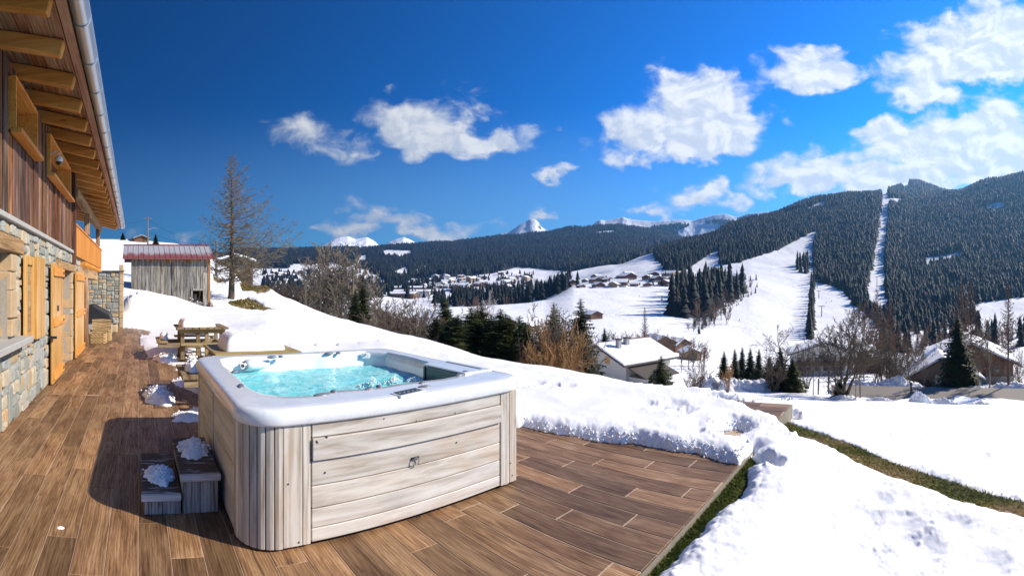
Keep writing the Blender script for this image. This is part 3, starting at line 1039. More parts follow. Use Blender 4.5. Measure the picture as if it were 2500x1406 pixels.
# heaps beside the picnic benches and dents from footsteps
for (hx, hy, hr, hh) in [(0.62, 7.3, 0.3, 0.10), (0.80, 6.85, 0.22, 0.08), (0.85, 12.3, 0.5, 0.10),
                         (3.15, 1.45, 0.0, 0), (-0.1, 21.3, 1.1, 0.5), (0.35, 22.4, 0.9, 0.35), (-0.2, 20.6, 0.5, 0.45), (3.2, 3.7, 0.2, 0.05)]:
    if hr:
        q = np.exp(-((XX - hx) ** 2 + (YY - hy) ** 2) / (hr * hr))
        snow_z = snow_z + hh * q * (1 + 0.5 * nz1) * np.clip(cover, 0, 1)
STEPS = []
for (px, py, rad, dep) in [(1862, 1100, .11, .12), (1898, 1114, .09, .10), (1838, 1094, .07, .10), (1795, 1036, .22, .11), (1640, 985, .22, .05), (1668, 1000, .18, .05), (1612, 992, .16, .04),
                           (1575, 982, .16, .035), (1706, 1048, .06, .05), (1930, 1032, .16, .08), (1965, 1042, .12, .07), (1830, 998, .12, .04),
                           (2190, 1245, .20, .030), (2110, 1222, .16, .022), (2240, 1290, .18, .028), (2330, 1235, .12, .02), (2150, 1180, .12, .02), (2420, 1330, .14, .022), (2300, 1180, .12, .02),
                           (1300, 935, .2, .04), (1345, 940, .16, .04), (1380, 943, .16, .035)]:
    p = gnd(px, py, 0.12)
    STEPS.append((p.x, p.y, rad, dep))
gq = np.random.default_rng(44)
for k_ in range(34):                               # faint prints over the field below the bank
    p = at(1990 + k_ * 17 + gq.uniform(-14, 14), 1060 + 16 * math.sin(k_ * .3), 10.5 + gq.uniform(-.6, 1.6))
    STEPS.append((p.x, p.y, gq.uniform(.06, .12), gq.uniform(.015, .04)))
for (sx, sy, rad, dep) in STEPS:
    wx_ = nz1 * 0.45 + nz2 * 0.35
    q = np.sqrt(((XX - sx) * 0.85) ** 2 + ((YY - sy) * 1.15) ** 2) / rad + wx_ * 0.6
    snow_z = snow_z - dep * np.clip(1.2 - q, 0, 0.75) / 0.75
    snow_z = snow_z + np.where(np.abs(q - 1.3) < .35, np.abs(nz2) * 0.018 * min(1, dep / .06), 0)
# ploughed line below the shed
SNOWZ = base_z * (1 - cover) + snow_z * cover
SNOWZ = np.where(cover < 0.02, base_z - 0.12, SNOWZ)
SNOWZ = np.where(on_deck, np.maximum(SNOWZ, -0.1), SNOWZ)
V = np.stack([XX.ravel(), YY.ravel(), SNOWZ.ravel()], 1)
FA = grid_faces(len(rr_), len(cpx))[:, ::-1]
cv = cover.ravel()
keep = cv[FA].max(1) > 0.0
o = np_mesh('snow', V, FA[keep], SNOW, smooth=True)
tag(o, 'white spring snow lying over the terrace and the slope', None, None, 'structure')

# ---- soil and winter grass under it
gm, t, b = new_mat('winter_grass')
pos = t.new('ShaderNodeNewGeometry').outputs['Position']
n = t.noise(pos, 2.2, 6, 0.65)
n2 = t.noise(pos, 30, 4, 0.6)
c = t.ramp(t.m('ADD', t.m('MULTIPLY', n, 0.6), t.m('MULTIPLY', n2, 0.4)), [(0.3, (0.09, 0.07, 0.03)), (0.5, (0.20, 0.155, 0.06)), (0.66, (0.30, 0.21, 0.10)), (0.8, (0.15, 0.15, 0.04))])
t.l.new(c, b.inputs['Base Color'])
b.inputs['Roughness'].default_value = 0.9
bump(t, b, n2, 0.8, 0.03)
GRASS_GROUND = gm
gc = np.concatenate([np.linspace(-500, 270, 20), np.arange(275, 2520, 9.0), np.linspace(2525, 3000, 20)])
gr2 = np.concatenate([np.geomspace(0.6, 2.4, 8), 1922.0 / (np.arange(1480, 745, -9.0) - YH), np.geomspace(48, 100, 14)])
PX2, RR2 = np.meshgrid(gc, gr2)
X2, Y2 = polar(PX2, RR2)


def ground_z(X_, Y_, PXq, RRq):
    z0 = near_z(PXq, RRq)
    s2, u2 = bank(X_, Y_)
    wb = fbm(X_ * 0.9, Y_ * 0.9, 3, 21) * 0.28
    sh = -0.06 - 0.10 * np.clip(s2 + 0.35, 0, 1) - 0.14 * np.clip(s2, 0, 1.0) - 0.8 * np.clip(s2 - 0.95 + wb * 0.3, 0, 2.2)
    ob = (PXq > 1480) & (RRq < 18) & (Y_ < 1.9)
    ww = np.where(Y_ < 1.385, np.clip((PXq - 1480) / 80, 0, 1), np.clip((PXq - 1760) / 120, 0, 1))
    zb = np.maximum(sh, near_z(PXq, np.maximum(RRq, 7.2)))
    kb_ = np.clip((RRq - 9.5) / 6.0, 0, 1); kb_ = kb_ * kb_ * (3 - 2 * kb_)
    zb = zb * (1 - kb_) + z0 * kb_
    zz = np.where(ob, z0 * (1 - ww) + zb * ww, z0)
    od = (X_ < 6.75) & (Y_ > 1.36) & (Y_ < 19.9) & (X_ > -3) & (RRq < 20)
    od |= (X_ < 2.15) & (Y_ <= 1.4) & (Y_ > -1.6) & (X_ > -3)
    return np.where(od, zz - 0.35, zz), od


GZ, od2 = ground_z(X2, Y2, PX2, RR2)
row2 = row_of(RR2, near_z(PX2, RR2))
gbare = np.zeros(X2.shape)
for q in (GRASS_HILL, EARTH_HILL, GRASS_SHED):
    gbare = np.maximum(gbare, np.where((RR2 > 20) & (RR2 < 60), np.clip(sdist(PX2, row2, q) / 10 + 1, 0, 1), 0))
V = np.stack([X2.ravel(), Y2.ravel(), GZ.ravel() - 0.035 - np.where(RR2.ravel() > 13, 0.35 * (1 - gbare.ravel()), 0)], 1)
o = np_mesh('ground', V, grid_faces(len(gr2), len(gc))[:, ::-1], gm, smooth=True)
tag(o, 'brown and green winter grass ground under the snow', None, None, 'structure')

# crumbs of snow broken off along the melting edge
def snow_grains(centres, sizes, seed):
    q = np.random.default_rng(seed)
    ph = (1 + 5 ** .5) / 2
    iv = np.array([(0, a, b_ * ph) for a in (-1, 1) for b_ in (-1, 1)] + [(a, b_ * ph, 0) for a in (-1, 1) for b_ in (-1, 1)] + [(b_ * ph, 0, a) for a in (-1, 1) for b_ in (-1, 1)]) / math.hypot(1, ph)
    fs_ = []
    for i in range(12):
        for j in range(12):
            for k in range(12):
                if len({i, j, k}) == 3 and i < j and i < k and all(abs(np.linalg.norm(iv[a] - iv[b_]) - 1.0515) < .01 for a, b_ in ((i, j), (j, k), (i, k))) and np.dot(np.cross(iv[j] - iv[i], iv[k] - iv[i]), iv[i]) > 0:
                    fs_.append((i, j, k))
    fs_ = np.array(fs_)
    n_ = len(centres)
    jit = q.uniform(.65, 1.3, (n_, 12, 1))
    V_ = iv[None] * jit * np.asarray(sizes)[:, None, None] * q.uniform(.7, 1.25, (n_, 1, 3)) + np.asarray(centres)[:, None, :]
    F_ = fs_[None] + (np.arange(n_) * 12)[:, None, None]
    return V_.reshape(-1, 3), F_.reshape(-1, 3)


ok_ = np.nonzero((cover > 0.02) & (cover < 0.75) & (RR < 9.5) & (PX > 300) & (PX < 2000) & (YY > 1.40) & (dh < -1) & (db < -0.5))
sel = rng.choice(len(ok_[0]), min(1000, len(ok_[0])), replace=False)
cs_ = np.stack([XX[ok_][sel], YY[ok_][sel], np.maximum(SNOWZ[ok_][sel], 0.0 - 0.0)], 1) + rng.normal(0, .015, (len(sel), 3)) * np.array([1, 1, .2])
sz_ = rng.uniform(0.005, 0.019, len(sel)) * rng.uniform(.6, 1.3, len(sel))
gv, gf = snow_grains(cs_, sz_, 5)
o = np_mesh('snow_crumbs', gv, gf, SNOW, smooth=True)
tag(o, 'crumbs of wet snow along the melting edge on the boards', None, None, 'stuff')

# tufts of grass on the bare strips
def tufts(name, pts, label, hmin, hmax, mat, per=7, wid=0.006):
    vs_ = []; fs_ = []; rn = []
    q = np.random.default_rng(len(pts))
    for (x, y, z) in pts:
        r_ = float(np.clip(0.5 + 0.75 * vnoise(np.array([x * 2.3]), np.array([y * 2.3]), 3)[0] + q.normal(0, .15), 0, 1))
        for k in range(per):
            a = q.uniform(0, 2 * np.pi); ln = q.uniform(hmin, hmax); lean = q.uniform(0.5, 1.7)
            ox, oy = q.normal(0, 0.02, 2)
            dx_, dy_ = math.cos(a), math.sin(a)
            wx, wy = -dy_ * wid, dx_ * wid
            b0 = len(vs_)
            x0, y0 = x + ox, y + oy
            m_ = 0.5 * ln
            vs_ += [(x0 - wx, y0 - wy, z - .02), (x0 + wx, y0 + wy, z - .02),
                    (x0 + dx_ * lean * m_ * .5 + wx, y0 + dy_ * lean * m_ * .5 + wy, z + m_ * .8), (x0 + dx_ * lean * m_ * .5 - wx, y0 + dy_ * lean * m_ * .5 - wy, z + m_ * .8)]
            vs_.append((x0 + dx_ * lean * ln, y0 + dy_ * lean * ln, z + ln * max(0.15, 1.0 - lean * .5)))
            fs_ += [(b0, b0 + 1, b0 + 2), (b0, b0 + 2, b0 + 3), (b0 + 3, b0 + 2, b0 + 4)]
            rn += [np.clip(r_ + q.normal(0, .2), 0, .99)] * 5
    o = np_mesh(name, vs_, fs_, mat, attrs={'rnd': rn})
    tag(o, label, None, None, 'stuff')
    return o


def blades(name, stops):
    m, t, b = new_mat(name)
    rn_ = t.new('ShaderNodeAttribute', attribute_name='rnd').outputs['Fac']
    c = t.ramp(rn_, stops)
    t.l.new(c, b.inputs['Base Color'])
    b.inputs['Roughness'].default_value = 0.7
    tr = t.new('ShaderNodeBsdfTranslucent')
    t.l.new(c, tr.inputs['Color'])
    mx = t.new('ShaderNodeMixShader')
    mx.inputs[0].default_value = 0.5
    t.l.new(b.outputs[0], mx.inputs[1])
    t.l.new(tr.outputs[0], mx.inputs[2])
    t.l.new(mx.outputs[0], t.n['Material Output'].inputs['Surface'])
    return m


gmat = blades('grass_blades', [(0.0, (0.13, 0.15, 0.025)), (0.3, (0.27, 0.26, 0.05)), (0.5, (0.42, 0.31, 0.09)), (0.75, (0.50, 0.34, 0.15)), (1.0, (0.58, 0.45, 0.26))])
m_green = blades('moss_blades', [(0.0, (0.09, 0.13, 0.016)), (0.5, (0.21, 0.23, 0.035)), (1.0, (0.38, 0.33, 0.10))])

flat = np.nonzero((db > 0.0) & onbank & (YY < 1.5) & (PX < 2620) & (PX > 1880))
sel = rng.choice(len(flat[0]), min(7500, len(flat[0])), replace=False)
pts = []
for k in sel:
    i, j = flat[0][k], flat[1][k]
    pts.append((XX[i, j] + rng.normal(0, .02), YY[i, j] + rng.normal(0, .02), Zg[i, j] - .03))
tufts('grass', pts, 'ribbon of brown and green grass thawed out along the bank', 0.03, 0.085, gmat, 7)
pts = []
for k in range(2600):
    u = rng.uniform(0, 1)
    x = 2.25 + 2.45 * u
    y = 1.343 - rng.uniform(0, 0.07) ** 1.15 * (0.7 + 0.5 * u)
    pts.append((x, y, -0.075))
tufts('grass', pts, 'mossy green grass along the sawn edge of the terrace', 0.04, 0.10, m_green, 7)
flat = np.nonzero((dh > 0) & (RR < 60))
sel = rng.choice(len(flat[0]), min(1500, len(flat[0])), replace=False)
pts = [(XX[flat[0][k], flat[1][k]], YY[flat[0][k], flat[1][k]], Zg[flat[0][k], flat[1][k]] - .03) for k in sel]
gm_y, t, b = new_mat('dry_grass_blades')
rn_ = t.new('ShaderNodeAttribute', attribute_name='rnd').outputs['Fac']
t.l.new(t.ramp(rn_, [(0.0, (0.22, 0.19, 0.05)), (0.5, (0.40, 0.31, 0.10)), (1.0, (0.55, 0.42, 0.20))]), b.inputs['Base Color'])
tufts('grass', pts, 'yellow dry grass patches around the larch foot', 0.05, 0.14, gm_y, 6, 0.03)
# ------------------------------------------------------------------ terrace of wood-grained boards
DECK_WOOD = wood('terrace_board', (0.098, 0.046, 0.019), (0.235, 0.126, 0.056), (0.41, 0.255, 0.13), 'Y', 2.3, 0.5, 0.44, 1.15, 0.12, 0.35, 0.0, spec=0.4, stain=0.35)
GROUT = plain('grout', (0.50, 0.37, 0.26), 0.9, var=0.35, scale=18)
terrace = empty('terrace', (0, 0, 0))
tag(terrace, 'terrace of brown wood-grained boards with pale joints', None, None, 'structure')
PW, PL, GAP = 0.201, 1.205, 0.0052


def bare_at(x, y):
    return float(max(sdist(np.array([x]), np.array([y]), BARE_TERRACE)[0], sdist(np.array([x]), np.array([y]), BARE_CORNER)[0]))


planks = []
ncol0, ncol1 = -9, 33
for c in range(ncol0, ncol1):
    xa, xb = c * PW, (c + 1) * PW
    if xa < -1.62:
        continue
    offc = [0.0, 0.42, 0.81, 0.2, 0.62, 1.02][c % 6] + R.uniform(-.03, .03)
    y = 1.37 - offc if xa > 2.1 else -1.5 - offc
    while y < 19.75:
        ya, yb = max(y, 1.37 if xa > 2.1 else -1.5), min(y + PL, 19.75)
        # one straight expansion joint across the terrace
        parts_ = [(ya, yb)]
        if xa < 2.2 and ya < 7.28 < yb:
            parts_ = [(ya, 7.28), (7.28, yb)]
        for (pa, pb) in parts_:
            if pb - pa < 0.06:
                continue
            cx, cy_ = (xa + xb) / 2, (pa + pb) / 2
            dd = max(bare_at(cx, pa + .05), bare_at(cx, cy_), bare_at(cx, pb - .05))
            if dd > -0.5 and not (1.1 < cx < 2.6 and 3.4 < cy_ < 4.8):
                planks.append((math.hypot(cx, max(cy_, 0.5)) + (8 if cy_ < 1.0 else 0), xa, xb, pa, pb))
        y += PL
planks.sort()
rest_v = MB(); rest_r = []
for i, (d_, xa, xb, pa, pb) in enumerate(planks):
    g_ = GAP * 0.5 if xa < 2.1 else GAP * 0.9
    rv = R.random()
    ht = 0.0 + R.uniform(-0.0008, 0.0)
    if i < 300:
        mb = MB().bx(xa + g_, xb - g_, pa + g_, pb - g_, -0.022, ht)
        mb.build('plank', DECK_WOOD, terrace, bevel=0.0016, rnd=rv)
    else:
        rest_v.bx(xa + g_, xb - g_, pa + g_, pb - g_, -0.022, ht)
        rest_r += [rv] * 8
o = rest_v.build('plank_field', DECK_WOOD, terrace, rnd=rest_r)
o['kind'] = 'stuff'
gb = MB().bx(-1.62, 6.62, 1.375, 19.75, -0.12, -0.0035).bx(-1.62, 2.1, -1.5, 1.371, -0.12, -0.0035)
gb.build('grout_bed', GROUT, terrace)
STONE_EDGE = plain('edge_stone', (0.27, 0.23, 0.17), 0.85, var=0.3, scale=12)
eb = MB().bx(2.1, 6.64, 1.345, 1.368, -0.20, -0.006).bx(6.622, 6.645, 1.37, 2.9, -0.14, -0.006)
eb.build('edge_trim', STONE_EDGE, terrace)
# ------------------------------------------------------------------ hot tub
WASH = ((0.36, 0.30, 0.235), (0.60, 0.545, 0.465), (0.74, 0.70, 0.635))
TUB_X = wood('whitewashed_board_x', *WASH, 'X', 1.1, 0.72, 0.16, 1.15, 0.15, 0.35, 0.0, spec=0.25, stain=0.0, warm=0.5)
TUB_Y = wood('whitewashed_board_y', *WASH, 'Y', 0.9, 0.72, 0.10, 0.9, 0.12, 0.1, 0.0, spec=0.25, warm=0.25)
TUB_Z = wood('whitewashed_board_z', *WASH, 'Z', 1.1, 0.72, 0.18, 1.15, 0.2, 0.35, 0.0, spec=0.25, stain=0.0, warm=0.5)
ACRYL, t, b = new_mat('tub_acrylic')
pos = t.new('ShaderNodeNewGeometry').outputs['Position']
n = t.noise(pos, 7.0, 7, 0.7, 1.5)
c = t.mix(t.smooth(n, 0.42, 0.62, 0.0, 0.5), (0.82, 0.83, 0.83), (0.66, 0.69, 0.70))
t.l.new(c, b.inputs['Base Color'])
b.inputs['Roughness'].default_value = 0.16
b.inputs['Specular IOR Level'].default_value = 0.5
b.inputs['Coat Weight'].default_value = 0.4
b.inputs['Coat Roughness'].default_value = 0.08
GREY_PL = plain('grey_plastic', (0.16, 0.17, 0.19), 0.35, var=0.1, spec=0.5)
DARK_PL = plain('dark_plastic', (0.025, 0.03, 0.035), 0.3, var=0.1, spec=0.5)
STEEL = plain('steel', (0.55, 0.56, 0.57), 0.3, 1.0, 0.1)
BLACK = plain('black', (0.012, 0.012, 0.013), 0.7)

tub = empty('hot_tub', (1.82, 4.08, 0))
tag(tub, 'square white hot tub in a whitewashed wooden cabinet, filled with bubbling turquoise water', 'hot tub')
TC = Vector((1.82, 4.08, 0))
TM = Matrix.Translation(-TC)


def tub_part(o):
    o.parent = tub
    o.matrix_parent_inverse = Matrix.Identity(4)
    o.location = Vector(o.location) - TC
    return o


def rrect(x0, x1, y0, y1, rad, n=26):
    pts = []
    for (cx, cy_, a0) in ((x1 - rad, y0 + rad, -90), (x1 - rad, y1 - rad, 0), (x0 + rad, y1 - rad, 90), (x0 + rad, y0 + rad, 180)):
        for k in range(n):
            a = math.radians(a0 + 90 * k / (n - 1))
            pts.append((cx + rad * math.cos(a), cy_ + rad * math.sin(a)))
    # fill the straight sides evenly
    out = []
    for i in range(len(pts)):
        a, b_ = Vector(pts[i]), Vector(pts[(i + 1) % len(pts)])
        m_ = max(1, int((b_ - a).length / 0.055))
        for k in range(m_):
            out.append(tuple(a.lerp(b_, k / m_)))
    return out


OUT = rrect(0.618, 3.015, 2.83, 5.315, 0.27)
IN_CTRL = [(0.845, 3.95), (0.83, 3.62), (0.87, 3.33), (1.02, 3.19), (1.20, 3.14), (1.30, 3.20), (1.45, 3.25), (1.58, 3.215), (1.70, 3.19), (1.80, 3.205), (1.95, 3.245), (2.23, 3.235), (2.34, 3.21), (2.48, 3.235),
           (2.69, 3.27), (2.70, 3.90), (2.80, 4.02), (2.84, 4.5), (2.82, 4.9), (2.64, 5.13), (2.3, 5.15), (2.14, 5.11), (2.0, 5.15), (1.6, 5.15), (1.46, 5.11), (1.3, 5.15), (1.02, 5.14), (0.87, 5.0), (0.83, 4.6), (0.85, 4.3), (0.82, 4.15)]


def ray_in(poly, cx, cy_, ang):
    dxr, dyr = math.cos(ang), math.sin(ang)
    best = 9
    for i in range(len(poly)):
        ax, ay = poly[i]; bx_, by_ = poly[(i + 1) % len(poly)]
        ex, ey = bx_ - ax, by_ - ay
        den = dxr * ey - dyr * ex
        if abs(den) < 1e-9:
            continue
        tq = ((ax - cx) * ey - (ay - cy_) * ex) / den
        uq = ((ax - cx) * dyr - (ay - cy_) * dxr) / den
        if tq > 0 and -1e-6 <= uq <= 1 + 1e-6:
            best = min(best, tq)
    return best


NO = len(OUT)
angs = [math.atan2(p[1] - TC.y, p[0] - TC.x) for p in OUT]
rin = np.array([ray_in(IN_CTRL, TC.x, TC.y, a) for a in angs])
for _ in range(2):
    rin = (np.roll(rin, 1) + 2 * rin + np.roll(rin, -1)) / 4
INN = [(TC.x + r_ * math.cos(a), TC.y + r_ * math.sin(a)) for r_, a in zip(rin, angs)]


def inset(loop, d):
    out = []
    n_ = len(loop)
    for i in range(n_):
        a, b_ = Vector(loop[i - 1]), Vector(loop[(i + 1) % n_])
        tn = (b_ - a).normalized()
        out.append((loop[i][0] - tn.y * d, loop[i][1] + tn.x * d))
    return out


def scale_loop(loop, s):
    return [(TC.x + (p[0] - TC.x) * s, TC.y + (p[1] - TC.y) * s) for p in loop]


loops = [(inset(OUT, 0.05), 0.790), (inset(OUT, 0.012), 0.782), (OUT, 0.788), (inset(OUT, -0.004), 0.80), (inset(OUT, -0.006), 0.83), (inset(OUT, -0.002), 0.855), (inset(OUT, 0.008), 0.874), (inset(OUT, 0.024), 0.886), (inset(OUT, 0.045), 0.891)]
for k in (0.25, 0.5, 0.75):
    oa = inset(OUT, 0.045)
    loops.append(([(o_[0] * (1 - k) + i_[0] * k, o_[1] * (1 - k) + i_[1] * k) for o_, i_ in zip(oa, INN)], 0.891 - 0.006 * k * (1 - k)))
loops += [(scale_loop(INN, 1.012), 0.890), (INN, 0.884), (scale_loop(INN, 0.988), 0.868), (scale_loop(INN, 0.972), 0.80), (scale_loop(INN, 0.955), 0.72), (scale_loop(INN, 0.93), 0.60), (scale_loop(INN, 0.85), 0.46), (scale_loop(INN, 0.55), 0.42), (scale_loop(INN, 0.5), 0.15), (scale_loop(INN, 0.05), 0.12)]
V = []
for lp, z in loops:
    V += [(p[0] - TC.x, p[1] - TC.y, z) for p in lp]
Fq = []
for i in range(len(loops) - 1):
    for k in range(NO):
        k2 = (k + 1) % NO
        Fq.append((i * NO + k, i * NO + k2, (i + 1) * NO + k2, (i + 1) * NO + k))
o = np_mesh('shell', V, Fq, ACRYL, tub, smooth=True)

# water: one lively sheet
WATER, t, b = new_mat('pool_water')
pos = t.new('ShaderNodeNewGeometry').outputs['Position']
n1 = t.noise(t.vm('MULTIPLY', pos, (1, 1.4, 1)), 3.0, 6, 0.6, 1.0)
n2 = t.noise(pos, 16.0, 6, 0.7, 1.4)
foam = t.m('MULTIPLY', t.smooth(n1, 0.46, 0.66), t.smooth(n2, 0.42, 0.66))
px_ = t.xyz(pos)
c = t.ramp(n1, [(0.3, (0.11, 0.56, 0.58)), (0.52, (0.20, 0.67, 0.68)), (0.75, (0.40, 0.78, 0.78))])
c = t.mix(t.m('MULTIPLY', foam, 0.5), c, (0.72, 0.88, 0.88))
t.l.new(c, b.inputs['Base Color'])
b.inputs['Roughness'].default_value = 0.07
b.inputs['IOR'].default_value = 1.33
b.inputs['Specular IOR Level'].default_value = 0.5
bump(t, b, t.m('ADD', n1, t.m('MULTIPLY', n2, 0.35)), 0.6, 0.05)
gx = np.linspace(0.78, 2.9, 110); gy = np.linspace(3.05, 5.2, 110)
GX, GY = np.meshgrid(gx, gy)
wz = 0.722 + fbm(GX * 4, GY * 5, 4, 5) * 0.016 + np.abs(fbm(GX * 9, GY * 11, 3, 6)) * 0.012
JETS = [(gnd(908, 944, .73).x, gnd(908, 944, .73).y, .10, .085), (gnd(962, 938, .73).x, gnd(962, 938, .73).y, .10, .065), (gnd(1012, 934, .73).x, gnd(1012, 934, .73).y, .10, .045)]
for (jx, jy, jr, jh) in JETS:
    q = np.hypot(GX - jx, GY - jy) / jr
    wz = wz + 0.55 * jh * np.exp(-q * q * 1.5) * (0.6 + 0.7 * np.abs(fbm(GX * 28, GY * 28, 3, 9)))
V = np.stack([GX.ravel() - TC.x, GY.ravel() - TC.y, wz.ravel()], 1)
Fq = grid_faces(110, 110)
ctr = V[Fq].mean(1)
wl = scale_loop(INN, 0.968)
ok = in_poly(ctr[:, 0] + TC.x, ctr[:, 1] + TC.y, wl)
np_mesh('water', V, Fq[ok], WATER, tub, smooth=True)
# spray over the jets
FOAM, t, b = new_mat('water_spray')
b.inputs['Base Color'].default_value = (0.86, 0.93, 0.94, 1)
b.inputs['Roughness'].default_value = 0.15
ico_v = []
ph = (1 + 5 ** .5) / 2
for s1 in (-1, 1):
    for s2 in (-1, 1):
        ico_v += [(0, s1, s2 * ph), (s1, s2 * ph, 0), (s2 * ph, 0, s1)]
ico_v = np.array(ico_v) / math.hypot(1, ph)
import itertools
ed_ = {(i, j) for i, j in itertools.combinations(range(12), 2) if abs(np.linalg.norm(ico_v[i] - ico_v[j]) - 1.0515) < 0.01}
ico_f = []
for tri in itertools.combinations(range(12), 3):
    if all(e in ed_ for e in itertools.combinations(tri, 2)):
        a, b_, c_ = (ico_v[i] for i in tri)
        ico_f.append(tri if np.dot(np.cross(b_ - a, c_ - a), a) > 0 else (tri[0], tri[2], tri[1]))
ico_f = np.array(ico_f)
Vs = []; Fs = []
q = np.random.default_rng(3); nb = 0
for (jx, jy, jr, jh) in JETS:
    for k in range(150):
        a = q.uniform(0, 2 * np.pi); rr = abs(q.normal(0, jr * 0.55)); hh = jh * 1.15 * q.uniform(0, 1) * max(0, 1 - rr / (jr * 1.5))
        s = q.uniform(0.003, 0.009)
        Vs.append(ico_v * s + np.array([jx - TC.x + rr * math.cos(a), jy - TC.y + rr * math.sin(a), 0.735 + hh]))
        Fs.append(ico_f + nb); nb += 12
o = np_mesh('water_spray', np.concatenate(Vs), np.concatenate(Fs), FOAM, tub, smooth=True)
o['kind'] = 'stuff'

# fittings on the rim
def blob(c, s, rz=0.0, n=14, m=7, tilt=0.0):
    mb = MB()
    M = Matrix.Rotation(rz, 3, 'Z') @ Matrix.Rotation(tilt, 3, 'X')
    vs_ = []
    for i in range(m + 1):
        ph_ = math.pi * i / m
        for k in range(n):
            th = 2 * math.pi * k / n
            vs_.append(M @ Vector((s[0] * math.sin(ph_) * math.cos(th), s[1] * math.sin(ph_) * math.sin(th), s[2] * math.cos(ph_))) + Vector(c))
    fs_ = [(i * n + k, i * n + (k + 1) % n, (i + 1) * n + (k + 1) % n, (i + 1) * n + k)[::-1] for i in range(m) for k in range(n)]
    return mb.add(vs_, fs_)


for (px, py, sx, sy, rz) in [(664, 872, .060, .030, 0.1), (685, 871, .03, .03, .2), (803, 863, .060, .030, 0.1), (826, 862, .03, .03, .2), (588, 943, .028, .075, -.25), (573, 908, .035, .028, .3), (785, 965, .065, .030, .1), (815, 957, .026, .03, .5),
                             (903, 950, .050, .022, .1), (925, 944, .022, .028, .4), (1030, 936, .03, .022, .3), (1122, 916, .06, .03, .3), (1136, 909, .045, .035, .3), (1036, 945, .055, .022, -.25)]:
    p = gnd(px, py, 0.889)
    o = blob((p.x - TC.x, p.y - TC.y, 0.889), (sx, sy, 0.016), rz).build('rim_knob', GREY_PL, tub, smooth=True)
# control panel
def quad_on_rim(pts, z0, z1):
    return [tuple(Vector((gnd(x, y, z1).x - TC.x, gnd(x, y, z1).y - TC.y, z0))) for x, y in pts]


o = MB().slab(quad_on_rim([(952, 960), (1015, 946), (1040, 953), (978, 968)], 0.882, 0.895), (0, 0, 0.014)).build('control_panel', ACRYL, tub, bevel=0.004)
pn = o
MB().slab(quad_on_rim([(961, 959), (1013, 948), (1030, 953), (978, 965)], 0.8955, 0.895), (0, 0, 0.004)).build('display', DARK_PL, pn)
for k in range(5):
    p = gnd(975 + k * 10.5, 959.5 - k * 2.1, 0.9)
    MB().box((p.x - TC.x, p.y - TC.y, 0.901), (0.018, 0.012, 0.003), 0.25).build('button', STEEL, pn)
# filter compartment with its lid
o = MB().bx(2.665 - TC.x, 2.99 - TC.x, 3.27 - TC.y, 3.93 - TC.y, 0.884, 0.899).build('filter_lid', ACRYL, tub, bevel=0.006, seg=2)
MB().bx(2.90 - TC.x, 2.925 - TC.x, 3.33 - TC.y, 3.87 - TC.y, 0.897, 0.903).build('grip', GREY_PL, o)
o = MB().bx(2.655 - TC.x, 2.672 - TC.x, 3.30 - TC.y, 3.90 - TC.y, 0.735, 0.880).build('filter_door', GREY_PL, tub, bevel=0.003)
MB().bx(2.650 - TC.x, 2.658 - TC.x, 3.34 - TC.y, 3.84 - TC.y, 0.748, 0.865).build('recess_panel', plain('teal_grey_plastic', (0.05, 0.10, 0.11), 0.3), o)
MB().bx(2.64 - TC.x, 2.66 - TC.x, 3.86 - TC.y, 3.885 - TC.y, 0.74, 0.87).build('strap', DARK_PL, o)
# pillow with its jet, and the back light insert with a painted orange reflection
o = MB().tube([(1.15 - TC.x, 5.05 - TC.y, 0.812), (1.22 - TC.x, 5.062 - TC.y, 0.812), (1.34 - TC.x, 5.088 - TC.y, 0.81), (1.46 - TC.x, 5.13 - TC.y, 0.80)], [0.056, 0.06, 0.05, 0.02], 18).build('headrest', ACRYL, tub, smooth=True)
o = MB().tube([(1.125 - TC.x, 5.022 - TC.y, 0.812), (1.16 - TC.x, 5.045 - TC.y, 0.812)], [0.046, 0.05], 18).build('jet', GREY_PL, tub, smooth=False)
MB().tube([(1.112 - TC.x, 5.014 - TC.y, 0.812), (1.127 - TC.x, 5.023 - TC.y, 0.812)], [0.038, 0.041], 18).build('ring', STEEL, o)
MB().tube([(1.104 - TC.x, 5.008 - TC.y, 0.812), (1.125 - TC.x, 5.021 - TC.y, 0.812)], [0.017, 0.020], 14).build('nozzle', DARK_PL, o)
p1_, p2_ = gnd(888, 866, .86), gnd(948, 868, .86)
o = MB().bar((p1_.x - TC.x, 5.09 - TC.y, 0.838), (2.66 - TC.x, 5.06 - TC.y, 0.838), 0.03, 0.075).build('headrest', ACRYL, tub, bevel=0.012, seg=2)
tag(o, 'translucent corner headrest with a painted orange reflection')
MB().bar((p1_.x + .05 - TC.x, 5.07 - TC.y, 0.858), (2.60 - TC.x, 5.042 - TC.y, 0.858), 0.02, 0.022).build('reflection_strip', plain('amber_reflection', (0.62, 0.40, 0.20), 0.3), o, bevel=0.006)  # amber strip colours in the orange reflection; it gives no light

# cabinet
def tp(mb, name, mat, bevel=0.003, rnd=None, parent=None):
    mb.v = [(v[0] - TC.x, v[1] - TC.y, v[2]) for v in mb.v]
    return mb.build(name, mat, parent or tub, bevel=bevel, rnd=R.random() if rnd is None else rnd)


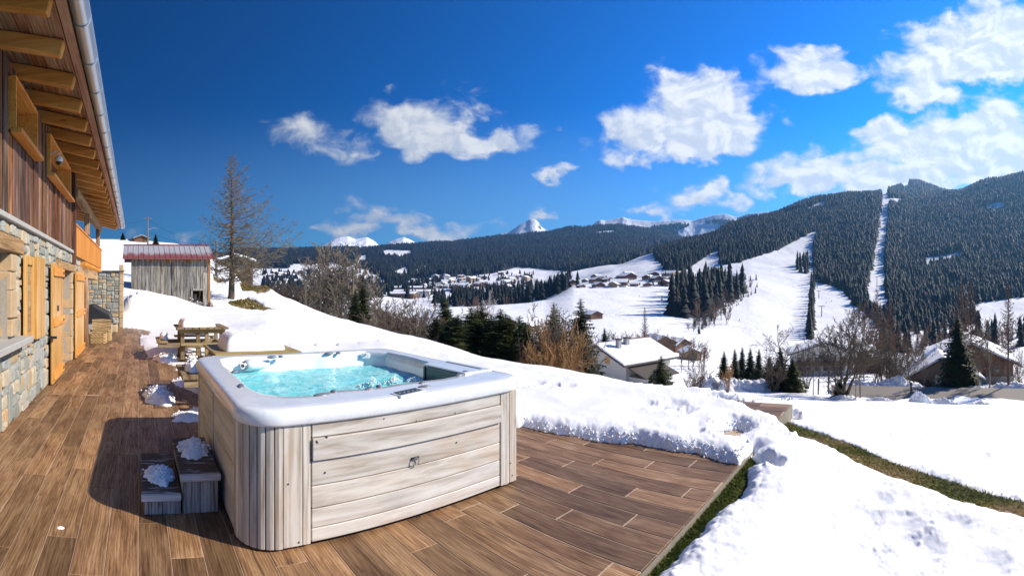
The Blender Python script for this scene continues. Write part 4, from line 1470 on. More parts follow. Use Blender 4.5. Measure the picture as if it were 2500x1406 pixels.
co = rrect(0.66, 2.975, 2.875, 5.27, 0.24, 8)
ci = inset(co, 0.015)
mb = MB()
nc_ = len(co)
for (lp, z) in ((co, 0.0), (co, 0.785), (ci, 0.785), (ci, 0.0)):
    mb.v += [(p[0], p[1], z) for p in lp]
for i in range(4):
    for k in range(nc_):
        k2 = (k + 1) % nc_
        j = (i + 1) % 4
        mb.f.append((i * nc_ + k, i * nc_ + k2, j * nc_ + k2, j * nc_ + k))
tp(mb, 'core', BLACK, 0)
zb = [0.024, 0.112, 0.238, 0.382, 0.545, 0.692, 0.785]
for i in range(6):
    proud = 0.018 if i == 4 else (0.004 if i == 5 else 0.0)
    tp(MB().bx(1.083, 2.692, 2.848 - proud, 2.876, zb[i] + 0.0025, zb[i + 1] - 0.0025), 'board', TUB_X, 0.004)
o = tp(MB().bx(1.083, 2.692, 2.838, 2.858, 0.552, 0.560), 'drip_strip', TUB_X, 0.001)
for (xa, xb) in ((0.893, 1.018), (1.022, 1.074), (2.703, 2.80), (2.804, 2.885)):
    tp(MB().bx(xa, xb, 2.846, 2.876, 0.018, 0.788), 'post_board', TUB_Z, 0.003)
for (cx, cy_, a0, a1) in ((0.893, 3.10, 270, 180), (2.745, 3.10, 270, 360), (2.745, 5.03, 0, 90), (0.893, 5.03, 90, 180)):
    nsl = 7
    for k in range(nsl):
        aa = math.radians(a0 + (a1 - a0) * (k + 0.06) / nsl); ab = math.radians(a0 + (a1 - a0) * (k + 0.94) / nsl)
        rx = 0.254
        am = (aa + ab) / 2
        poly = [(cx + rr * math.cos(a), cy_ + rr * math.sin(a)) for rr, a in ((rx, aa), (rx + 0.003, am), (rx, ab), (rx - 0.03, ab), (rx - 0.03, aa))]
        ar = sum(poly[i][0] * poly[(i + 1) % 5][1] - poly[(i + 1) % 5][0] * poly[i][1] for i in range(5))
        tp(MB().prism(poly if ar > 0 else poly[::-1], 0.015, 0.788), 'slat', TUB_Z, 0.0025)
# the flank beside the steps and the two sides away from the camera
zl = [0.02, 0.16, 0.31, 0.46, 0.61, 0.725, 0.788]
for (ya, yb) in ((3.13, 4.02), (4.10, 4.98)):
    for i in range(6):
        tp(MB().bx(0.640, 0.668, ya, yb, zl[i] + 0.002, zl[i + 1] - 0.002), 'board', TUB_Y, 0.003)
for (ya, yb) in ((4.027, 4.093), (4.987, 5.03), (3.10, 3.127)):
    tp(MB().bx(0.634, 0.664, ya, yb, 0.018, 0.788), 'post_board', TUB_Z, 0.003)
for i in range(6):
    tp(MB().bx(2.972, 3.0, 3.11, 5.02, zl[i] + 0.002, zl[i + 1] - 0.002), 'board', TUB_Y, 0.003)
    tp(MB().bx(0.90, 2.74, 5.266, 5.292, zl[i] + 0.002, zl[i + 1] - 0.002), 'board', TUB_X, 0.003)
# screws, handle ring
for (px, py) in [(772, 1078), (795, 1065), (861, 1020), (936, 1022), (1015, 1028), (1110, 1008), (1114, 1080), (793, 1153), (703, 1181), (729, 1323), (1024, 1260), (770, 1075), (1245, 1130), (1250, 1160)]:
    tq = (px - X0) / F
    r_ = 2.85 / math.cos(tq)
    z = CAM_Z - r_ * (py - YH) / F
    x = 2.85 * math.tan(tq)
    yy = 2.829 if 0.545 < z < 0.692 else 2.8445
    tp(MB().tube([(x, yy - 0.002, z), (x, yy + 0.01, z)], 0.0055, 8), 'screw', DARK_PL, 0)
o = tp(MB().bx(1.83, 1.895, 2.838, 2.85, 0.432, 0.447), 'handle', DARK_PL, 0.002)
mb = MB()
mb.tube([(1.862 + 0.026 * math.cos(a), 2.832, 0.417 + 0.026 * math.sin(a)) for a in np.linspace(0, 2 * np.pi, 15)], 0.0035, 6, cap=False)
tp(mb, 'ring', STEEL, 0, parent=o)

# ------------------------------------------------------------------ lumps of old snow
def snow_lump(name, c, sx, sy, h, label, seed, rz=0.0, rough=0.35, mat=None, flat=False, group=None, n=34, cat='snow', grains=0):
    """low mound with an uneven outline and a crumbly top; c is the middle of its underside"""
    u = np.linspace(0, 1, n); a = np.linspace(0, 2 * np.pi, 72, endpoint=False)
    U, A = np.meshgrid(u, a, indexing='ij')
    out = 1 + (0.5 if grains else 0.22) * fbm(np.cos(A) * 1.6 + seed, np.sin(A) * 1.6, 3, seed) + 0.10 * fbm(np.cos(A) * 5 + seed, np.sin(A) * 5, 2, seed + 1)
    if flat:
        out = 1 / np.maximum(np.abs(np.cos(A)), np.abs(np.sin(A))) ** 0.72 * (1 + 0.05 * fbm(np.cos(A) * 3 + seed, np.sin(A) * 3, 3, seed))
    X = U * np.cos(A) * sx * out; Y = U * np.sin(A) * sy * out
    prof = (1 - U ** (5 if flat else 2.2)) ** (0.45 if flat else 0.75)
    f1 = 9.0 / max(sx, sy)
    Z = h * prof * (1 + rough * fbm(X * f1 * .4 + seed, Y * f1 * .4, 4, seed + 2)) + h * rough * 0.55 * fbm(X * f1 * 1.6 + seed, Y * f1 * 1.6, 4, seed + 3) * (1 - U ** 6)
    V_ = np.stack([X.ravel(), Y.ravel(), Z.ravel()], 1)
    q_ = Matrix.Rotation(rz, 3, 'Z')
    V_ = V_ @ np.array(q_.transposed())
    m_ = len(a)
    F_ = []
    for i in range(n - 1):
        for k in range(m_):
            F_.append((i * m_ + k, (i + 1) * m_ + k, (i + 1) * m_ + (k + 1) % m_, i * m_ + (k + 1) % m_))
    if grains:
        gq = np.random.default_rng(seed)
        F_ = np.array([t_ for q4 in F_ for t_ in ((q4[0], q4[1], q4[2]), (q4[0], q4[2], q4[3]))])
        k_ = gq.integers(m_, len(V_) - 5 * m_, grains)
        sp_ = np.where(gq.uniform(0, 1, (grains, 1)) < .25, 0.16, 0.03) * max(sx, sy)
        gv_, gf_ = snow_grains(V_[k_] + gq.normal(0, 1, (grains, 3)) * sp_ * np.array([1, 1, .12]), gq.uniform(.004, .017, grains) * gq.uniform(.6, 1, grains) * min(1.6, max(sx, sy) / .17), seed)
        F_ = np.concatenate([F_, gf_ + len(V_)]); V_ = np.concatenate([V_, gv_])
    o = np_mesh(name, V_, F_, mat or SNOW, smooth=True, loc=c)
    return tag(o, label, cat, group)


# ------------------------------------------------------------------ steps
PEEL, t, b = new_mat('peeling_white_paint')
pos = t.new('ShaderNodeNewGeometry').outputs['Position']
v = t.vm('MULTIPLY', pos, (0.35, 2.2, 1))
n = t.noise(v, 9.0, 7, 0.68, 0.8)
n2 = t.noise(t.vm('MULTIPLY', pos, (0.3, 3, 1)), 30, 4, 0.6)
c = t.mix(n2, (0.05, 0.035, 0.024), (0.12, 0.085, 0.06))
c = t.mix(t.smooth(n, 0.53, 0.60), c, (0.38, 0.36, 0.34))
t.l.new(c, b.inputs['Base Color'])
b.inputs['Roughness'].default_value = 0.75
bump(t, b, n, 0.4, 0.006)
PAINT = wood('worn_white_paint', (0.12, 0.10, 0.08), (0.30, 0.28, 0.26), (0.46, 0.45, 0.42), 'Z', 1.6, 0.7, 0.15, 1.3, 0.2, 0.2)
PAINT_X = wood('worn_white_paint_x', (0.20, 0.18, 0.15), (0.42, 0.40, 0.37), (0.58, 0.57, 0.54), 'X', 1.6, 0.7, 0.12, 1.1, 0.2, 0.1)
steps = empty('tub_steps', (0.31, 3.9, 0))
tag(steps, 'weathered two-tread wooden steps with peeling white paint beside the hot tub', 'steps')
SC = Vector((0.31, 3.9, 0))


def sp(mb, name, mat, bevel=0.003):
    mb.v = [tuple(Vector(v) - SC) for v in mb.v]
    return mb.build(name, mat, steps, bevel=bevel, rnd=R.random())


for (xa, xb, zt, nm) in ((0.035, 0.312, 0.150, 'lower'), (0.318, 0.588, 0.285, 'upper')):
    wdt = (xb - xa)
    sp(MB().bx(xa - 0.012, xb + (0.0 if nm == 'lower' else 0.012), 3.485, 4.33, zt - 0.024, zt), 'tread', PEEL)
    sp(MB().bx(xa - 0.014, xb + (-0.001 if nm == 'lower' else 0.014), 3.444, 3.482, zt - 0.046, zt + 0.001), 'nosing', PAINT_X, 0.004)
    half = (xa + xb) / 2
    sp(MB().bx(xa + 0.01, half - 0.002, 3.466, 3.484, 0.002, zt - 0.048), 'riser_board', PAINT)
    sp(MB().bx(half + 0.002, xb - 0.004, 3.466, 3.484, 0.002, zt - 0.048), 'riser_board', PAINT)
    sp(MB().bx(xa + 0.004, xa + 0.024, 3.487, 4.31, 0.002, zt - 0.026), 'side_board', PAINT)
    sp(MB().bx(xb - 0.026, xb - 0.006, 3.487, 4.31, 0.002, zt - 0.026), 'side_board', PAINT)
    sp(MB().bx(xa + 0.026, xb - 0.028, 4.29, 4.309, 0.002, zt - 0.026), 'back_board', PAINT)
snow_lump('snow_patch', (0.175, 3.78, 0.146), 0.13, 0.17, 0.06, 'crumbly snow left on the lower tread of the tub steps', 5, rough=0.45, n=40, grains=420)
snow_lump('snow_patch', (0.455, 3.98, 0.281), 0.14, 0.22, 0.07, 'crumbly snow left on the upper tread of the tub steps', 9, rough=0.45, n=40, grains=520)
snow_lump('snow_patch', (0.16, 4.52, -0.004), 0.05, 0.035, 0.03, 'small lump of snow on the shaded boards behind the steps', 13, rough=0.4, grains=50)
p = gnd(148, 1289, 0)
snow_lump('snow_patch', (p.x, p.y, -0.003), 0.028, 0.02, 0.012, 'tiny scrap of melting snow on the sunny boards at bottom left', 17, rough=0.6)
# ------------------------------------------------------------------ chalet on the left
STONE, t, b = new_mat('rubble_stone')
rn = rnd_node(t)
pos = t.new('ShaderNodeNewGeometry').outputs['Position']
n = t.noise(pos, 7.0, 7, 0.68, 0.6)
n2 = t.noise(t.vm('ADD', pos, t.comb(t.m('MULTIPLY', rn, 9), 0, 0)), 26.0, 5, 0.65)
rp = t.new('ShaderNodeValToRGB')
rp.color_ramp.interpolation = 'CONSTANT'
STN = [(0.0, (0.28, 0.30, 0.27)), (0.16, (0.36, 0.37, 0.34)), (0.30, (0.25, 0.255, 0.22)), (0.40, (0.44, 0.41, 0.33)), (0.53, (0.45, 0.35, 0.21)), (0.64, (0.32, 0.325, 0.28)), (0.74, (0.50, 0.43, 0.31)), (0.85, (0.52, 0.36, 0.20)), (0.94, (0.34, 0.36, 0.36))]
cr = rp.color_ramp
while len(cr.elements) < len(STN):
    cr.elements.new(0.5)
for e, (p_, c_) in zip(cr.elements, STN):
    e.position = p_; e.color = (*c_, 1)
t.l.new(rn, rp.inputs[0])
c = t.mix(n, t.vm('SCALE', rp.outputs[0], scale=0.72), t.vm('SCALE', rp.outputs[0], scale=1.25))
c = t.mix(t.smooth(n2, 0.55, 0.8, 0, 0.5), c, (0.40, 0.36, 0.28))
t.l.new(c, b.inputs['Base Color'])
b.inputs['Roughness'].default_value = 0.85
bump(t, b, t.m('ADD', n, t.m('MULTIPLY', n2, 0.5)), 0.7, 0.03)
MORTAR = plain('mortar', (0.34, 0.32, 0.28), 0.95, var=0.25, scale=22, bmp=0.6)
TAN = plain('sandstone', (0.47, 0.34, 0.20), 0.85, var=0.35, scale=7, bmp=0.6)
OLDW = wood('weathered_larch_boards', (0.030, 0.012, 0.007), (0.135, 0.058, 0.029), (0.33, 0.18, 0.095), 'Z', 1.3, 0.7, 0.6, 1.0, 0.3, 0.2, 0.015)
RAFT = wood('rafter_wood', (0.33, 0.13, 0.024), (0.60, 0.275, 0.06), (0.78, 0.45, 0.15), 'X', 0.8, 0.55, 0.12, 0.7, 0.12, 0.8)
SOFF = wood('soffit_boards', (0.11, 0.042, 0.014), (0.36, 0.165, 0.062), (0.56, 0.32, 0.15), 'Y', 1.0, 0.75, 0.3, 1.2, 0.25, 0.4, 0.01)
FASC = wood('fascia_wood', (0.19, 0.085, 0.05), (0.36, 0.19, 0.115), (0.50, 0.31, 0.20), 'Y', 1.0, 0.65, 0.1, 0.8, 0.15, 0.5)
ORANGE = wood('varnished_pine', (0.37, 0.17, 0.035), (0.60, 0.32, 0.085), (0.76, 0.49, 0.18), 'Z', 0.9, 0.42, 0.12, 0.8, 0.1, 0.5, spec=0.45)
ORANGE_Y = wood('varnished_pine_y', (0.50, 0.18, 0.03), (0.74, 0.31, 0.06), (0.84, 0.44, 0.13), 'Y', 0.9, 0.5, 0.12, 0.8, 0.1, 0.5)
BEAMW = wood('beam_wood', (0.17, 0.095, 0.04), (0.36, 0.22, 0.10), (0.52, 0.36, 0.19), 'Y', 1.0, 0.7, 0.15, 1.1, 0.3, 0.6)
BALC = wood('balcony_slats', (0.36, 0.125, 0.015), (0.56, 0.215, 0.03), (0.68, 0.33, 0.075), 'Z', 1.0, 0.55, 0.1, 0.7, 0.1, 0.4)
POSTW = wood('log_post', (0.13, 0.055, 0.025), (0.30, 0.155, 0.075), (0.50, 0.34, 0.22), 'Z', 0.8, 0.7, 0.2, 1.3, 0.4, 0.5)
ZINC = plain('zinc', (0.50, 0.56, 0.62), 0.36, 0.85, 0.12, 5)
GLASS, t, b = new_mat('window_glass')
b.inputs['Base Color'].default_value = (0.05, 0.06, 0.07, 1)
b.inputs['Roughness'].default_value = 0.04
b.inputs['Specular IOR Level'].default_value = 0.8
IRON = plain('black_iron', (0.02, 0.02, 0.022), 0.5)
CONC = plain('sill_stone', (0.40, 0.39, 0.36), 0.9, var=0.2, scale=9, bmp=0.3)

WX = -1.52
chalet = empty('chalet', (WX, 8.0, 0))
tag(chalet, 'alpine chalet with rubble stone ground floor, dark board upper floor and deep rafter eaves', 'house')
HC = Vector((WX, 8.0, 0))


def hp(mb, name, mat, bevel=0.0, parent=None, rnd=None, smooth=False, seg=1):
    mb.v = [tuple(Vector(v) - HC) for v in mb.v]
    return mb.build(name, mat, parent or chalet, bevel=bevel, rnd=R.random() if rnd is None else rnd, smooth=smooth, seg=seg)


OPEN = [(2.2, 5.5, 1.02, 2.07), (9.0, 10.72, -0.2, 2.02)]


def walls(y0, y1, z0, z1, holes, xa, xb):
    ys = sorted({y0, y1} | {min(max(h_[k], y0), y1) for h_ in holes for k in (0, 1)})
    zs = sorted({z0, z1} | {min(max(h_[k], z0), z1) for h_ in holes for k in (2, 3)})
    mb = MB()
    for i in range(len(ys) - 1):
        for k in range(len(zs) - 1):
            ym, zm = (ys[i] + ys[i + 1]) / 2, (zs[k] + zs[k + 1]) / 2
            if any(h_[0] < ym < h_[1] and h_[2] < zm < h_[3] for h_ in holes):
                continue
            mb.bx(xa, xb, ys[i], ys[i + 1], zs[k], zs[k + 1])
    return mb


hp(walls(1.0, 12.5, -0.15, 2.48, OPEN, -1.95, -1.552), 'wall', MORTAR)


def stone_mesh(u0, u1, z0, z1, x, axis, proud):
    """one uneven stone; axis 'x' faces +X at x (u is Y), axis 'y' faces -Y (u is X)"""
    g_ = 0.010
    w, h = u1 - u0, z1 - z0
    cut = min(w, h) * 0.28
    pts = []
    for (cu, cz, su, sz) in ((u0, z0, 1, 1), (u1, z0, -1, 1), (u1, z1, -1, -1), (u0, z1, 1, -1)):
        pu, pz = cu + su * g_, cz + sz * g_
        c1 = (pu + su * R.uniform(0.1, 1) * cut, pz + sz * R.uniform(0, .12) * cut)
        c2 = (pu + su * R.uniform(0, .12) * cut, pz + sz * R.uniform(0.1, 1) * cut)
        seq = [c2, c1] if (su, sz) in ((1, 1), (-1, -1)) else [c1, c2]
        pts += seq
    mu = sum(p[0] for p in pts) / 8; mz = sum(p[1] for p in pts) / 8
    rings = []
    for k, (s, d) in enumerate(((1.0, 0.0), (0.985, proud * 0.6), (0.86, proud))):
        rings.append([(mu + (p[0] - mu) * s, mz + (p[1] - mz) * s, d * R.uniform(0.82, 1.15) if k else 0.0) for p in pts])
    mb = MB()

    def P(u, z, d):
        return (x + d, u, z) if axis == 'x' else (u, x - d, z)
    v = [P(*p) for rg_ in rings for p in rg_] + [P(mu, mz, proud * R.uniform(0.9, 1.3))]
    f = []
    for i in range(2):
        for k in range(8):
            f.append((i * 8 + k, i * 8 + (k + 1) % 8, (i + 1) * 8 + (k + 1) % 8, (i + 1) * 8 + k))
    for k in range(8):
        f.append((16 + k, 16 + (k + 1) % 8, 24))
    return mb.add(v, f)


def pack(u0, u1, z0, z1, holes, wmin, wmax, hmin, hmax, out, depth=0):
    w, h = u1 - u0, z1 - z0
    if w < 0.03 or h < 0.03:
        return
    for q in holes:
        if u0 < q[1] - 1e-6 and u1 > q[0] + 1e-6 and z0 < q[3] - 1e-6 and z1 > q[2] + 1e-6:
            if u0 >= q[0] - 1e-6 and u1 <= q[1] + 1e-6 and z0 >= q[2] - 1e-6 and z1 <= q[3] + 1e-6:
                return
            for (cut, lo, hi, ax_) in ((q[0], u0, u1, 0), (q[1], u0, u1, 0), (q[2], z0, z1, 1), (q[3], z0, z1, 1)):
                if lo + 1e-6 < cut < hi - 1e-6:
                    if ax_ == 0:
                        pack(u0, cut, z0, z1, holes, wmin, wmax, hmin, hmax, out); pack(cut, u1, z0, z1, holes, wmin, wmax, hmin, hmax, out)
                    else:
                        pack(u0, u1, z0, cut, holes, wmin, wmax, hmin, hmax, out); pack(u0, u1, cut, z1, holes, wmin, wmax, hmin, hmax, out)
                    return
    tw, th = R.uniform(wmin, wmax), R.uniform(hmin, hmax)
    if w > tw * 1.25 and (w / tw > h / th or h <= th * 1.25):
        s = R.uniform(0.3, 0.7) * w
        pack(u0, u0 + s, z0, z1, holes, wmin, wmax, hmin, hmax, out); pack(u0 + s, u1, z0, z1, holes, wmin, wmax, hmin, hmax, out)
    elif h > th * 1.25:
        s = R.uniform(0.3, 0.7) * h
        pack(u0, u1, z0, z0 + s, holes, wmin, wmax, hmin, hmax, out); pack(u0, u1, z0 + s, z1, holes, wmin, wmax, hmin, hmax, out)
    else:
        out.append((u0, u1, z0, z1))


holes = [(2.0, 5.98, 0.93, 1.05), (2.0, 5.78, 1.05, 2.08), (2.0, 6.1, 2.08, 2.28), (8.85, 10.95, -0.2, 2.02), (8.75, 11.3, 2.02, 2.2)]
st = []
pack(4.2, 12.5, 0.0, 2.44, holes, 0.15, 0.50, 0.11, 0.46, st)
st.sort()
for (a, b_, c_, d_) in st[:290]:
    hp(stone_mesh(a, b_, c_, d_, -1.552, 'x', R.uniform(0.022, 0.045)), 'stone', STONE)
# dressed quoins round the openings
for (ya, yb, xa, xb, zz) in ((5.5, 5.77, -1.70, -1.50, [1.05, 1.28, 1.62, 1.85, 2.07]), (10.72, 10.94, -1.78, -1.50, [0.0, 0.17, 0.55, 0.66, 1.05, 1.18, 1.62, 1.76, 2.02])):
    for k in range(len(zz) - 1):
        wq = R.uniform(-0.03, 0.03)
        hp(MB().box(((xa + xb) / 2, (ya + yb) / 2 + wq / 2, (zz[k] + zz[k + 1]) / 2), (xb - xa + R.uniform(-.015, .015), yb - ya + wq, zz[k + 1] - zz[k] - 0.014), jit=0.008), 'stone', TAN if R.random() < 0.75 else STONE, 0.012, seg=2)
hp(MB().bx(-1.56, -1.475, 2.0, 12.52, 2.44, 2.515), 'ledge', CONC, 0.012)
hp(MB().bx(-1.72, -1.34, 2.0, 6.0, 0.955, 1.035), 'sill', CONC, 0.01)
hp(MB().bx(-1.75, -1.475, 2.0, 6.06, 2.075, 2.27), 'lintel', BEAMW, 0.015)
hp(MB().bx(-1.80, -1.475, 8.8, 11.15, 2.02, 2.18), 'lintel', BEAMW, 0.015)
# lower window: frame, panes, open folding shutters
wn = hp(MB().bx(-1.70, -1.64, 5.36, 5.49, 1.04, 2.07).bx(-1.70, -1.64, 2.2, 5.36, 1.95, 2.07).bx(-1.70, -1.64, 2.2, 5.36, 1.04, 1.14), 'window', ORANGE, 0.005)
hp(MB().bx(-1.69, -1.675, 2.2, 5.36, 1.14, 1.95), 'pane', GLASS, 0, wn)


def shutter(y0, y1, z0, z1, x, slot=False, battens=()):
    if slot:
        w = (y1 - y0)
        s = hp(MB().bx(x, x + 0.035, y0, y0 + w * .22, z0, z1).bx(x, x + 0.035, y1 - w * .22, y1, z0, z1).bx(x, x + 0.035, y0 + w * .22, y1 - w * .22, z0, z0 + 0.12).bx(x, x + 0.035, y0 + w * .22, y1 - w * .22, z1 - 0.12, z1), 'shutter', ORANGE, 0.004)
        hp(MB().bx(x, x + 0.008, y0 + w * .22, y1 - w * .22, z0 + .12, z1 - .12), 'panel', BEAMW, 0, s)
        return s
    s = hp(MB().bx(x, x + 0.04, y0, y1, z0, z1), 'shutter', ORANGE, 0.005)
    k = 3
    for zb_ in battens:
        bt = hp(MB().bx(x + 0.041, x + 0.075, y0 + 0.06, y1 + 0.02, zb_ - 0.075, zb_ + 0.075), 'batten', ORANGE_Y, 0.006, s)
        hp(MB().bx(x + 0.076, x + 0.082, y1 - 0.16, y1 - 0.06, zb_ - 0.02, zb_ + 0.02), 'hinge', IRON, 0, s)
    return s


shutter(6.02, 6.58, 0.93, 2.08, -1.485, slot=True)
shutter(6.60, 7.20, 0.92, 2.10, -1.46)
d1_ = shutter(7.92, 8.98, 0.02, 2.08, -1.475, battens=(1.93, 1.06, 0.16))
hp(MB().bx(-1.432, -1.42, 8.35, 8.47, 1.24, 1.34), 'latch', IRON, 0.003, d1_)
hp(MB().bx(-1.50, -1.36, 7.84, 7.90, 0.80, 0.84), 'shutter_stay', IRON, 0.003)
d2_ = shutter(10.97, 12.55, 0.02, 2.05, -1.475, battens=(1.90, 1.04, 0.14))
dr = hp(MB().bx(-1.80, -1.745, 9.0, 10.72, 0.01, 2.02), 'door', ORANGE, 0.004)
hp(MB().bx(-1.744, -1.72, 10.40, 10.44, 0.7, 1.25), 'handle', IRON, 0.004, dr)
# upper floor: boards with two projecting window boxes
UW = [(5.5, 6.75, 3.55, 4.19), (7.75, 10.12, 3.55, 4.21)]
hp(walls(1.0, 10.86, 2.48, 4.36, UW, -1.95, -1.565), 'upper_wall', BLACK)
y = 4.4
while y < 10.78:
    w = R.choice([0.07, 0.11, 0.15, 0.19, 0.22]) * R.uniform(0.85, 1.15)
    yb = min(y + w, 10.80)
    pr = R.uniform(0.0, 0.035)
    segs = [(2.518, 4.34)]
    for q in UW:
        if y < q[1] + 0.03 and yb > q[0] - 0.03:
            segs = [(2.518, q[2] - 0.05), (q[3] + 0.02, 4.34)]
    for (za, zb_) in segs:
        if zb_ - za > 0.04:
            hp(MB().bx(-1.568, -1.53 + pr, y + 0.003, yb - 0.003, za, zb_), 'board', OLDW, 0.003)
    y = yb
for q in UW:
    f_ = hp(MB().bx(-1.78, -1.44, q[0], q[0] + 0.03, q[2], q[3]).bx(-1.78, -1.44, q[1] - 0.03, q[1], q[2], q[3]).bx(-1.78, -1.44, q[0] + .03, q[1] - .03, q[3] - 0.03, q[3]).bx(-1.78, -1.42, q[0] + .03, q[1] - .03, q[2], q[2] + 0.03), 'window', ORANGE_Y, 0.003)
    hp(MB().bx(-1.50, -1.36, q[0] - 0.04, q[1] + 0.04, q[2] - 0.06, q[2] - 0.003), 'sill', ORANGE_Y, 0.005, f_)
    hp(MB().bx(-1.76, -1.74, q[0] + 0.03, q[1] - 0.03, q[2] + 0.03, q[3] - 0.03), 'pane', GLASS, 0, f_)
    hp(MB().bx(-1.74, -1.71, (q[0] + q[1]) / 2 - .03, (q[0] + q[1]) / 2 + .03, q[2] + 0.03, q[3] - 0.03), 'mullion', ORANGE, 0.002, f_)
hp(MB().bx(-1.60, -1.44, 10.82, 11.02, 2.2, 4.33), 'corner_post', OLDW, 0.01)
# roof overhang, skewed a hair towards the house as in the photograph
SK = -0.0069


def ex(x, y_):
    return x + SK * (y_ - 4.4)


EA, EB = 2.2, 20.5
ZE = 4.10
SL = 0.27


def zr(x, y_):
    return ZE + 0.16 + (ex(-0.74, y_) - x) * SL


k = 0
y = 2.6
while y < EB - 0.1:
    xe = ex(-0.785, y) + R.uniform(-.012, .012)
    xi = -3.4 if y > 10.9 else -1.62
    a = Vector((xi, y, zr(xi, y) - 0.097)); b_ = Vector((xe, y, zr(xe, y) - 0.097))
    hp(MB().bar(a, b_, 0.11, 0.17), 'rafter', RAFT, 0.012)
    y += 0.80
nb_ = 5
for i in range(nb_):
    fa, fb_ = i / nb_, (i + 1) / nb_
    y = EA
    while y < EB:
        yb = min(y + R.uniform(2.5, 4.5), EB)
        def xx_(f_, y_):
            xi = -1.70
            return ex(-0.70, y_) * (1 - f_) + xi * f_
        q = [Vector((xx_(fa, y) - .002, y, 0)), Vector((xx_(fa, yb) - .002, yb, 0)), Vector((xx_(fb_, yb) + .003, yb, 0)), Vector((xx_(fb_, y) + .003, y, 0))]
        for p in q:
            p.z = zr(p.x, p.y)
        hp(MB().slab(q, (0, 0, 0.022)), 'soffit_board', SOFF, 0.002)
        y = yb + 0.004
q = [Vector((-1.70, 10.6, 0)), Vector((-1.70, EB, 0)), Vector((-3.6, EB, 0)), Vector((-3.6, 10.6, 0))]
for p in q:
    p.z = zr(p.x, p.y) + 0.002
hp(MB().slab(q, (0, 0, 0.02)), 'soffit_panel', SOFF)
# roof skin above, fascia boards, gutter
def rp_(x, y_, dz):
    return Vector((x, y_, zr(x, y_) + dz))


hp(MB().slab([rp_(ex(-0.56, EA), EA, 0.06), rp_(ex(-0.56, EB), EB, 0.06), rp_(-6.5, EB, 0.06), rp_(-6.5, EA, 0.06)], (0, 0, 0.12)), 'roof', FASC)
for (dx0, dx1, z0, z1) in ((-0.775, -0.757, -0.02, 0.03), (-0.742, -0.645, -0.045, 0.14)):
    q = [Vector((ex(dx0, EA), EA, ZE + 0.16 + z0)), Vector((ex(dx0, EB), EB, ZE + 0.16 + z0)), Vector((ex(dx1, EB), EB, ZE + 0.16 + z0)), Vector((ex(dx1, EA), EA, ZE + 0.16 + z0))]
    hp(MB().slab(q, (0, 0, z1 - z0)), 'fascia_board', FASC, 0.003)
GXc, GZc, GR = -0.548, 4.272, 0.086
mb = MB()
ys = np.linspace(EA, EB + 0.05, 24)
na = 14
for yq in ys:
    for k in range(na + 1):
        a = math.pi + math.pi * k / na
        mb.v.append((ex(GXc, yq) + GR * math.cos(a), yq, GZc + GR * math.sin(a)))
    mb.v.append((ex(GXc, yq) + GR + 0.012, yq, GZc + 0.008))
nn = na + 2
for i in range(len(ys) - 1):
    for k in range(nn - 1):
        mb.f.append((i * nn + k, i * nn + k + 1, (i + 1) * nn + k + 1, (i + 1) * nn + k))
gut = hp(mb, 'gutter', ZINC, smooth=True)
y = 3.0
while y < EB:
    mb = MB().tube([(ex(GXc, y) + (GR + .006) * math.cos(a), y, GZc + (GR + .006) * math.sin(a)) for a in np.linspace(math.pi, 2.08 * math.pi, 12)], 0.007, 5)
    hp(mb, 'bracket', ZINC, 0, gut)
    y += 0.8
# loggia with balcony
hp(MB().bx(-3.5, -3.3, 10.86, 18.9, -0.1, 4.6), 'recessed_wall', OLDW)
hp(MB().bx(-3.4, -1.62, 10.86, 10.95, 2.5, 4.5), 'return_boards', OLDW)
hp(MB().bx(-3.4, -1.56, 12.35, 12.5, -0.1, 2.3), 'return_wall', MORTAR)
bal = empty('balcony')
bal.parent = chalet
hp(MB().bx(-3.3, -1.50, 11.02, 18.72, 2.36, 2.43), 'floor', BEAMW, 0.004, bal)
nsl = 40
for k in range(nsl):
    ya = 11.03 + (18.70 - 11.03) * k / nsl
    yb = 11.03 + (18.70 - 11.03) * (k + 1) / nsl
    hp(MB().bx(-1.475, -1.45, ya + 0.006, yb - 0.006, 2.40, 3.10), 'slat', BALC, 0.004, bal)
hp(MB().bx(-1.52, -1.43, 11.0, 18.76, 3.10, 3.16), 'handrail', BALC, 0.006, bal)
hp(MB().bx(-1.500, -1.478, 11.0, 18.74, 2.72, 2.80), 'rail', BALC, 0.004, bal)
for k in range(14):
    ya = 12.7 + k * 0.42
    hp(MB().bx(-3.0, -1.40, ya, ya + 0.07, 2.26, 2.355), 'joist', ORANGE_Y, 0.006, bal)
hp(MB().bx(-1.85, -1.55, 12.5, 18.4, 1.95, 2.255), 'beam', BEAMW, 0.03, seg=2)
hp(MB().bar((-1.46, 10.95, 3.86), (-1.46, 18.0, 3.86), 0.17, 0.22), 'beam', BEAMW, 0.03, seg=2)
hp(MB().bx(-1.53, -1.39, 13.45, 13.60, 3.16, 3.75), 'post', POSTW, 0.01)
hp(MB().bx(-1.53, -1.39, 17.05, 17.20, 3.16, 3.75), 'post', POSTW, 0.01)
hp(MB().tube([(-1.55, 13.55, 0.0), (-1.56, 13.56, 0.7), (-1.53, 13.54, 1.4), (-1.55, 13.55, 1.95)], [0.15, 0.13, 0.14, 0.12], 12, wob=0.06), 'log_post', POSTW, smooth=True)
# bulk of the house behind
hp(MB().bx(-8.0, -3.6, 1.0, 18.9, -0.2, 4.6).bx(-3.6, -1.96, 1.0, 10.8, -0.2, 4.35), 'body', MORTAR)

